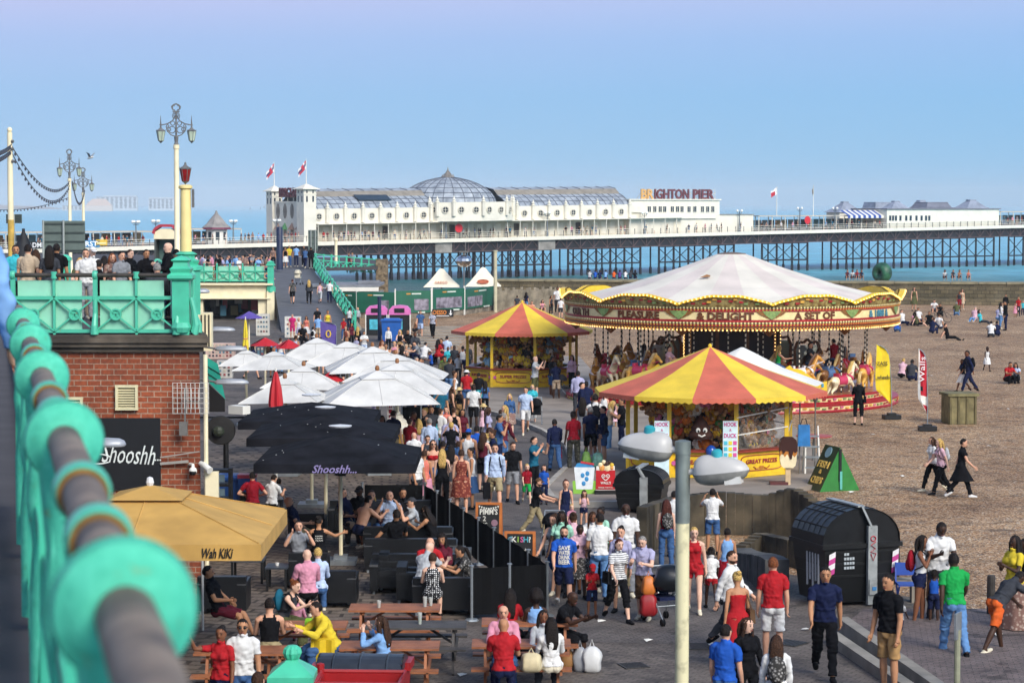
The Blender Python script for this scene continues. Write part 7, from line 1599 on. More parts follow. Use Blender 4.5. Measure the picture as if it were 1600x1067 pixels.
  k.tube([an-fd*.06+dn*.045,an+dn*.04,an+fd*.10+dn*.052,an+fd*.185+dn*.06],[(.034,.036),(.04,.045),(.043,.03),(.032,.02)],8)
  bones+=[('th'+nm,h,kk,.085),('sh'+nm,kk,an,.055),('ft'+nm,an+dn*.05-fd*.05,an+dn*.05+fd*.17,.045)]
  a,b,e,inn=A;sh=S(.452)+V(s*sw,0,0);tot=R(a)
  d=V(s*math.sin(R(b)),-math.sin(tot)*math.cos(R(b)),-math.cos(tot)*math.cos(R(b)));el=sh+d*.285
  t2=R(a+e);d2=V(s*math.sin(R(b))*math.cos(R(e))-s*math.sin(R(inn)),-math.sin(t2),-math.cos(t2));d2/=np.linalg.norm(d2);wr=el+d2*.245
  w=1.0 if not(f or c)else .86
  k.tube([S(.47)+V(s*sw*.45,0,0),S(.472)+V(s*sw*.78,0,0),sh,sh*.6+el*.4,el],[.06*w,.062*w,.060*w,.052*w,.042*w],10);k.tube([el,el*.7+wr*.3,wr],[.042*w,.043*w,.028*w],10);k.ball(el,.043*w,8)
  side=np.cross(d2,V(s,0,0));n_=np.linalg.norm(side);side=side/n_ if n_>.1 else V(0,1,0);pn=np.cross(side,d2)
  pc=wr+d2*.05;k.tube([wr-d2*.01,wr+d2*.03,wr+d2*.085],[(.026,.026),(.03,.034),(.026,.034)],8)
  bones+=[('ua'+nm,sh,el,.055),('fa'+nm,el,wr,.04),('ha'+nm,wr+d2*.015,wr+d2*.15,.035)]
  if lod=='hi':
   for i in range(4):
    o=wr+d2*.075+side*(-.027+.018*i);ln=(.07,.08,.075,.058)[i];cu=pn*(-s)*.022
    fing.tube([o,o+d2*ln*.5+cu*.35,o+d2*ln*.95+cu*(1.2+.3*i)],[.0095,.0088,.007],6)
   o=wr+d2*.03+side*-.03;fing.tube([o,o+d2*.03-side*.022,o+d2*.06-side*.026],[.012,.0105,.008],6)
  else:k.tube([wr+d2*.07,wr+d2*.15],[.03,.018],6)
  J['wr'+nm]=wr;J['el'+nm]=el;J['kn'+nm]=kk;J['an'+nm]=an;J['hand'+nm]=wr+d2*.09
 vox={'hi':.0135,'lo':.024,'tiny':.042}[lod]
 co,no,fs=organic(k,vox,3 if lod=='hi' else 2)
 best=np.full(len(co),9e9);lab=np.zeros(len(co),int);tt=np.zeros(len(co))
 for i,(nm,a,b,r)in enumerate(bones):
  ab=b-a;t=np.clip(((co-a)@ab)/(ab@ab),0,1);dd=np.linalg.norm(co-(a+t[:,None]*ab),axis=1)/r;m=dd<best;best[m]=dd[m];lab[m]=i;tt[m]=t[m]
 J.update(pel=pel,up=up,fw=fw,S=S,H=H,hs=hs,seat=seat,hm=hm)
 out=dict(co=co,no=no,fs=fs,lab=np.array([b[0]for b in bones])[lab],t=tt,J=J,fing=fing,f=f,lod=lod,pose=pose,sex=sex);out['fa']=np.array([q if len(q)==4 else(q[0],q[1],q[2],q[2])for q in fs]);_pc[key]=out;return out
def mesh_of(name,v,f,mats=1,smooth=True):
 me=bpy.data.meshes.new(name);me.from_pydata([tuple(x)for x in v],[],f);me.validate()
 for i in range(mats):me.materials.append(None)
 if smooth:me.polygons.foreach_set('use_smooth',[True]*len(me.polygons))
 return me
_mc={}
def body_mesh(F):
 key=('body',F['pose'],F['sex'],F['lod'])
 if key in _mc:return _mc[key]
 k=MB();k.v=[tuple(v)for v in F['co']];k.f=list(F['fs']);k.m=[0]*len(k.f);k.add(F['fing'].v,F['fing'].f,0);H=F['J']['H'];hs=F['J']['hs']
 if F['lod']!='tiny':
  for s in(-1,1):
   k.ball(H(s*.032,-.083,.014),(.015*hs,.013*hs,.010*hs),6,1);k.bar(H(s*.014,-.090,.036),H(s*.052,-.076,.038),.008,.009,1)
  k.bar(H(-.026,-.086,-.062),H(.026,-.086,-.062),.012,.012,2)
 me=mesh_of('person',k.v,k.f,3);me.polygons.foreach_set('material_index',k.m);_mc[key]=me;return me
def mask(F,kind):
 lab,t,co,J=F['lab'],F['t'],F['co'],F['J'];isin=lambda*n:np.isin(lab,n);S=J['S'];h=(co-J['pel'])@J['up'];arms=lambda u,fo:(isin('ual','uar')&(t<u))|(isin('fal','far')&(t<fo));tor=isin('waist','chest')|(isin('pelvis')&(h>-.02))|(isin('thl','thr')&(t<.12)&(h>-.05))
 if kind=='t':return tor|(isin('neck')&(t<.12))|arms(.62,0)
 if kind in('l','J'):return tor|(isin('neck')&(t<.45))|arms(2,.93)
 if kind in('v','d'):return(tor&~((h>.44)&(np.abs(co[:,0])>.115)))&(h<.50)|(isin('chest')&(h<.54)&(np.abs(np.abs(co[:,0])-.075)<.022))
 if kind=='D':return tor|(isin('neck')&(t<.1))|arms(.5,0)
 if kind=='b':return isin('chest')&(h>.27)&(h<.41)
 if kind=='B':return tor&(h<.41)
 pel=isin('pelvis')&(h<.10);cr=isin('thl','thr')
 if kind in('j',):return pel|cr|(isin('shl','shr')&(t<.96))
 if kind=='s':return pel|(cr&(t<.90))
 if kind=='S':return pel|cr|(isin('shl','shr')&(t<.12))
 if kind=='h':return pel|(cr&(t<.38))
 if kind=='c':return pel|cr|(isin('shl','shr')&(t<.45))
 if kind=='shoe':return isin('ftl','ftr')|(isin('shl','shr')&(t>.965))
def garment(F,kind,off,name):
 key=(name,kind,F['pose'],F['sex'],F['lod'])
 if key in _mc:return _mc[key]
 m=mask(F,kind);sel=m[F['fa']].all(axis=1);fs=F['fa'][sel];used=np.unique(fs);idx=-np.ones(len(m),int);idx[used]=np.arange(len(used));co,no=F['co'][used],F['no'][used]
 lo=np.isin(F['lab'][used],['shl','shr','thl','thr']);ext=np.where(lo&np.isin(kind,['j','s','c','S']),F['t'][used]*.018,0);belly=np.where(np.isin(F['lab'][used],['waist']),.012,0)if kind in 'tlJD' else 0
 fold=sum(am*np.sin(co@np.array(d_)+ph_+2.0*np.sin(co@np.array(e_)))for am,d_,ph_,e_ in((.005,(26,8,19),.3,(9,14,7)),(.004,(-31,12,24),1.1,(6,-9,13)),(.003,(52,-20,38),2.0,(17,8,-11)),(.0022,(-70,33,66),.7,(21,5,19))))*(kind!='shoe')
 if kind in 'jsSc':kb=np.where(np.isin(F['lab'][used],['thl','thr']),np.exp(-((1-F['t'][used])/.16)**2),np.where(np.isin(F['lab'][used],['shl','shr']),np.exp(-(F['t'][used]/.16)**2)+np.exp(-((1-F['t'][used])/.12)**2),0));fold=fold+kb*.006*np.sin(co[:,2]*95+co[:,0]*20)
 nv=co+no*np.maximum(off+ext+belly+fold,.0065)[:,None]if not np.isscalar(belly)or True else None
 f2=[tuple(dict.fromkeys(q))for q in idx[fs].tolist()];cnt={}
 for q in f2:
  for a,b in zip(q,q[1:]+q[:1]):cnt[(a,b)]=1
 bd=[(a,b)for(a,b)in cnt if(b,a)not in cnt];vs=[tuple(x)for x in nv];inn={}
 for a,b in bd:
  for x in(a,b):
   if x not in inn:inn[x]=len(vs);vs.append(tuple(co[x]-no[x]*.002))
  f2.append((b,a,inn[a],inn[b]))
 me=mesh_of(name,vs,f2);_mc[key]=me;return me
def skirt_mesh(F,kind,waist=.06):
 key=('skirt',kind,F['pose'],F['sex'],F['lod'],waist)
 if key in _mc:return _mc[key]
 J=F['J'];pel=J['pel'];n=28;rows=9;hem={'k':.50,'d':.52,'D':.50,'m':.13,'B':.52}[kind];v=[]
 seated=J['seat']and J['seat']>.2;side=lambda nm,q:{'h':pel,'k':J['kn'+nm],'a':J['an'+nm]}[q]
 def at(nm,z):
  a,b,c=pel,J['kn'+nm],J['an'+nm]
  if z>b[2]:f=(pel[2]-z)/max(.05,pel[2]-b[2]);return a+(b-a)*min(1,max(0,f))+np.array([.09 if nm=='l' else-.09,0,0])*(1-f)
  f=(b[2]-z)/max(.05,b[2]-c[2]);return b+(c-b)*min(1,f)
 z0=pel[2]+waist
 for i in range(rows):
  u=i/(rows-1)
  if seated:cpt=pel*(1-u)+(J['knl']+J['knr'])/2*u+np.array([0,0,.03-.06*u]);rx,ry,ax=.17+.03*u,.13-.02*u,1
  else:z=z0+(hem-z0)*u;a,b=at('l',z),at('r',z);w=np.array([0,0,z0]);cpt=(a+b)/2;rx=abs(a[0]-b[0])/2+.075+(.05+.03*u)*(u>.1)+.0;ry=abs(a[1]-b[1])/2+.125+.07*u;cpt[2]=z;rx=(.142 if u==0 else max(rx,.165));ry=.112 if u==0 else max(ry,.125)
  for j in range(n):
   a=2*math.pi*j/n;g=1+.07*u*math.sin(a*7+1.3)
   if seated:d=(J['knl']+J['knr'])/2-pel;d=d/np.linalg.norm(d);upv=np.cross([1,0,0],d);v.append(cpt+np.array([1,0,0])*math.cos(a)*rx*g+upv*math.sin(a)*ry*g)
   else:v.append(cpt+np.array([math.cos(a)*rx*g,math.sin(a)*ry*g,0]))
 f=[(i*n+(j+1)%n,i*n+j,(i+1)*n+j,(i+1)*n+(j+1)%n)for i in range(rows-1)for j in range(n)]
 me=mesh_of('skirt',v,f);_mc[key]=me;return me
def hair_mesh(F,st):
 key=('hair',st,F['pose'],F['sex'],F['lod'])
 if key in _mc:return _mc[key]
 J=F['J'];hm,hs=J['hm'],J['hs'];k=MB();nu,nv_=(22,14)if F['lod']=='hi' else(14,9);T=hm@Matrix.Scale(hs,4);up,fw,S=J['up'],J['fw'],J['S'];r_=random.Random(5)
 ex={'a':1.55,'w':1.2,'x':1.0}.get(st,1.0);v=[];keep=[]
 for i in range(nv_+1):
  ph=math.pi*i/nv_
  for j in range(nu):
   a=2*math.pi*j/nu;x,y,z=math.sin(ph)*math.cos(a),math.sin(ph)*math.sin(a),math.cos(ph);nz=1+(.06*math.sin(a*9+ph*7)if st in 'awl' else .02*math.sin(a*11+ph*5));e=1+(ex-1)*(1 if z>-.4 else .3)
   v.append((x*.088*e*nz,.012+y*.108*e*nz,(.010+z*.119*e*nz)))
   face=(-y>.30 and z<.36)or(-y>-.15 and z<.12 and abs(x)>.5)if st not in('l','w','a')else(-y>.40 and z<.40)
   keep.append(not face and z>(-.5 if st in 'spCu' else-.85))
 fs=[]
 for i in range(nv_):
  for j in range(nu):
   q=(i*nu+j,i*nu+(j+1)%nu,(i+1)*nu+(j+1)%nu,(i+1)*nu+j)
   if all(keep[x]for x in q):fs.append(q[::-1])
 if st=='C':fs=[q for q in fs if all(v[x][2]>.03 for x in q)];v=[(x*1.08,y*1.06,z*1.03)for x,y,z in v]
 if st not in 'xBH':k.add(v,fs,0,T)
 P=lambda x,y,z:hm@(Vector((x,y,z))*hs)
 if st in 'lw':
  w=1.25 if st=='w' else 1;b0=Vector(J['hc']);dwn=-Vector(up);bk=-Vector(fw);pts=[P(0,.05,.09),P(0,.095,.02),P(0,.10,-.08),b0+dwn*.20*hs+bk*.105,b0+dwn*.32*hs+bk*.118,b0+dwn*.42*hs+bk*.115]
  k.tube(pts,[(.06,.03),(.086*w,.042*w),(.098*w,.046*w),(.112*w,.036*w),(.108*w,.026),(.07,.012)],14)
  for s in(-1,1):k.tube([P(s*.066,-.02,.06),P(s*.086,-.005,-.03),b0+dwn*.16*hs+Vector((s*.092,0,0))+bk*.01,b0+dwn*.30*hs+Vector((s*.098,0,0))+bk*-.03],[.022,(.026*w,.042),(.03*w,.046),.010],8)
  for i,q in enumerate(k.v):g_=1+.05*math.sin(q[0]*190+i%3);k.v[i]=(q[0]*g_,q[1]+.006*math.sin(q[0]*240),q[2])
 if st=='u':k.ball(P(0,.10,.085),(.052,.052,.05),8)
 if st=='p':b0=Vector(J['hc']);k.tube([P(0,.10,.05),P(0,.15,.03),b0-Vector(up)*.14-Vector(fw)*.15,b0-Vector(up)*.26-Vector(fw)*.13],[.025,.04,.038,.012],8)
 if st=='C':k.tube([P(0,-.08,.045),P(0,-.14,.035),P(0,-.17,.025)],[(.075,.02),(.07,.008),(.045,.006)],10)
 if st=='H':k.lathe([(.17,.03),(.175,.038),(.10,.06),(.092,.12),(.07,.14),(.001,.142)],n=18,T=T@Matrix.Translation((0,.01,.0))@Matrix.Scale(1.12,4,(0,1,0)))
 if st=='B':k.lathe([(.001,.02),(.05,.012),(.07,.03),(.09,.06)],n=8)
 if st=='d':
  for q in range(34):a=r_.uniform(.3,2.84);b=r_.uniform(0,1);o=P(math.cos(a)*.07,.02+math.sin(a)*.08,.10-.05*b);k.tube([o,o+Vector((math.cos(a)*.03,math.sin(a)*.04,-.06)),o+Vector((math.cos(a)*.045,math.sin(a)*.05,-.17-.07*b))],[.014,.014,.008],5)
 me=mesh_of('hair',k.v,k.f);_mc[key]=me;return me
def beard_mesh(F):
 key=('beard',F['pose'],F['sex'],F['lod'])
 if key in _mc:return _mc[key]
 k=MB();T=F['J']['hm']@Matrix.Scale(F['J']['hs'],4);v=[];fs=[];nu,nv_=14,6
 for i in range(nv_+1):
  for j in range(nu+1):a=R(180+180*j/nu);z=-.035-.09*i/nv_;rr_=math.sqrt(max(.02,1-(z/.128)**2));v.append((math.cos(a)*.081*rr_,math.sin(a)*.101*rr_-.002,z))
 for i in range(nv_):
  for j in range(nu):q=i*(nu+1)+j;fs.append((q,q+1,q+nu+2,q+nu+1))
 k.add(v,fs,0,T);me=mesh_of('beard',k.v,k.f);_mc[key]=me;return me
def link(me,name,parent,m):
 o=bpy.data.objects.new(name,me);C.objects.link(o)
 if parent:o.parent=parent
 ms=m if isinstance(m,list)else[m]
 for i,x in enumerate(ms):o.material_slots[i].link='OBJECT';o.material_slots[i].material=x
 return o
TOPN=dict(t='t-shirt',l='shirt',J='jacket',v='vest top',d='dress',D='dress',b='bikini top',B='strapless dress',n='bare torso');BOTN=dict(j='trousers',s='shorts',S='long shorts',h='short shorts',c='cropped trousers',k='skirt',m='long skirt')
HAIRN=dict(s='hair',l='long hair',w='wavy hair',p='ponytail',u='bun',a='afro',C='cap',H='hat',d='dreadlocks',x='bald')
PPL={};used_labels={}
def person(loc,h,rz,pose,sex,skin,hair,top,bot,tail,px_h,extra=(),hidebot=False,group=None,label=None):
 if h<1.38 and sex!='c':sex='c'
 lod='hi' if px_h>84 else 'lo';F=figure(pose,sex,lod);sc=h/1.755 if sex!='c' else h/1.80
 tk,tc=(top.split('.')+[''])[:2];bk,bc=(bot.split('.')+[''])[:2]if bot!='-' else('-','');hk,hc=(hair.split('.')+['dark'])[:2]
 o=link(body_mesh(F),'person',None,[skinm(skin),EYE,LIP]);o.location=loc;o.rotation_euler[2]=R(rz);o.scale=(sc,)*3
 if tk!='n':link(garment(F,tk,.013 if tk in 'tlJD' else .007,'top'),'top',o,cloth(tc))
 if bk in('k','m'):link(skirt_mesh(F,bk),'skirt',o,cloth(bc));link(garment(F,'h',.005,'briefs'),'underskirt',o,cloth(bc))
 elif bk!='-':link(garment(F,bk,.010,'bottoms'),'trousers' if bk in 'jc' else 'shorts',o,cloth(bc))
 if tk in 'dDB':link(skirt_mesh(F,tk,.10),'skirt',o,cloth(tc))
 if hk not in 'x':link(hair_mesh(F,hk),'hat' if hk in 'CH' else 'hair',o,cloth(hc)if hk in 'CH' else hairm(hc))
 if hk in 'CH':link(hair_mesh(F,'s'),'hair',o,hairm('dark'))
 if 'nofeet' not in extra:link(garment(F,'shoe',.009,'shoes'),'shoes',o,cloth('white' if 'wsh' in extra else 'charcoal' if skin<5 and 'bsh' in extra else 'black' if(int(px_h)+len(tail))%3 else 'cream'))
 if 'beard' in extra:link(beard_mesh(F),'beard',o,hairm(hc if hk!='x' else 'hazel'))
 if 'sg' in extra:
  key=('sg',pose,sex)
  if key not in _mc:k=MB();H=F['J']['H'];[k.ball(H(s*.034,-.094,.014),(.027,.012,.02),7)for s in(-1,1)];k.bar(H(-.08,-.06,.02),H(.08,-.06,.02),.01,.01);_mc[key]=mesh_of('sunglasses',k.v,k.f)
  link(_mc[key],'sunglasses',o,BLACK)
 if not label:
  if tk=='n':a='bare-chested person'
  elif tk in 'dDB':a='person in %s %s'%(tc,TOPN[tk])
  else:a='person in %s %s'%(tc,TOPN[tk])
  if bot!='-' and not hidebot:a+=(' and ' if tk!='n' else ' in ')+'%s %s'%(bc,BOTN[bk])
  label='%s %s'%(a,tail)
 tag(o,label,'person',group)
 for x in extra:
  if ':' in x:
   nm,c=x.split(':');J=F['J'];bag_=MB();m_=cloth(c)if c in COL else M(c);nmx,kind={'bp':('backpack','backpack'),'hb':('handbag','handbag'),'sb':('shopping_bag','shopping bag'),'cs':('carry_case','case')}[nm]
   t=thing(nmx,'%s %s %s'%(c if c in COL else{'c8c8cc':'grey','d8dcd8':'pale','8ac04a':'green'}.get(c,'dark'),kind,('on the back of ' if nm=='bp' else 'carried by ')+label),kind,loc,R(rz));t.scale=(sc,)*3
   w=t['label'].split();t['label']=' '.join(w[:16])
   if nm=='bp':
    q=J['S'](.30,-.19);bag_.ball(q,(.15,.085,.22),12);bag_.ball(J['S'](.22,-.25),(.11,.05,.12),10);bag_.build('bag',m_,t,smooth=True);st=MB()
    for s in(-1,1):st.tube([J['S'](.46,-.13)+np.array([s*.09,0,0]),J['S'](.555,-.02)+np.array([s*.10,0,0]),J['S'](.45,.125)+np.array([s*.11,0,0]),J['S'](.25,.1)+np.array([s*.15,0,0]),J['S'](.14,-.1)+np.array([s*.13,0,0])],.016,5)
    st.build('strap',BLACK,t)
   elif nm=='hb':
    q=J['S'](.02,0)+np.array([-.24,.0,0]);bag_.box(q,(.10,.30,.24),taper=.85);bag_.build('bag',m_,t);st=MB();st.tube([q+np.array([0,-.1,.1]),J['S'](.50)+np.array([-.13,0,.05]),q+np.array([0,.1,.1])],.012,5);st.build('strap',m_,t)
   else:
    q=J['handr']+np.array([0,0,-.28]);bag_.box(q,(.14 if nm=='sb' else .18,.34,.38),taper=.9);bag_.build('bag',m_,t);st=MB();st.tube([q+np.array([0,-.09,.18]),q+np.array([0,0,.29]),q+np.array([0,.09,.18])],.009,5);st.build('handle',m_,t)
 return o
 # rows: px, head row, foot row (0 = judged from height), facing, pose, sex, skin, hair, top, bottom, extras ; where
def place(rows,z0=0.0,hidebot=False,Yf=None):
 for line in rows.strip().split('\n'):
  a,tail=line.split('|');w=a.split();px,yt,yf,rz,pose,sex,skin,hair,top,bot=w[:10];extra=tuple(w[10:]);px,yt,yf,rz=float(px),float(yt),float(yf),float(rz)
  z=z0;seat=POSES[pose][6];H0={'m':1.76,'f':1.66,'c':1.15}[sex]
  if Yf:q=D(px,yt,Yf(px,yt));p=Vector((q.x,q.y,z));h=max(1.5,min(1.9,q.z-z))
  elif yf and not seat:p=G(px,yf,z);h=(D(px,yt,p.y).z-z)*1.0;h=max(.8,min(2.0,h))
  else:
   h=H0;F=figure(pose,sex if h>=1.38 else 'c','lo');top_=(F['J']['hc'][2]+.122*F['J']['hs'])*(h/1.755 if sex!='c' else h/1.8)
   off=z+top_
   if yf:p=G(px,yf,z)
   else:q=G(px,yt,off);p=Vector((q.x,q.y,z))
  if pose=='bend':h={'m':1.75,'f':1.65,'c':1.2}[sex]
  person((p.x,p.y,z),h,rz,pose,sex,int(skin),hair,top,bot,tail.strip(),h*FPX/p.y,extra,hidebot)
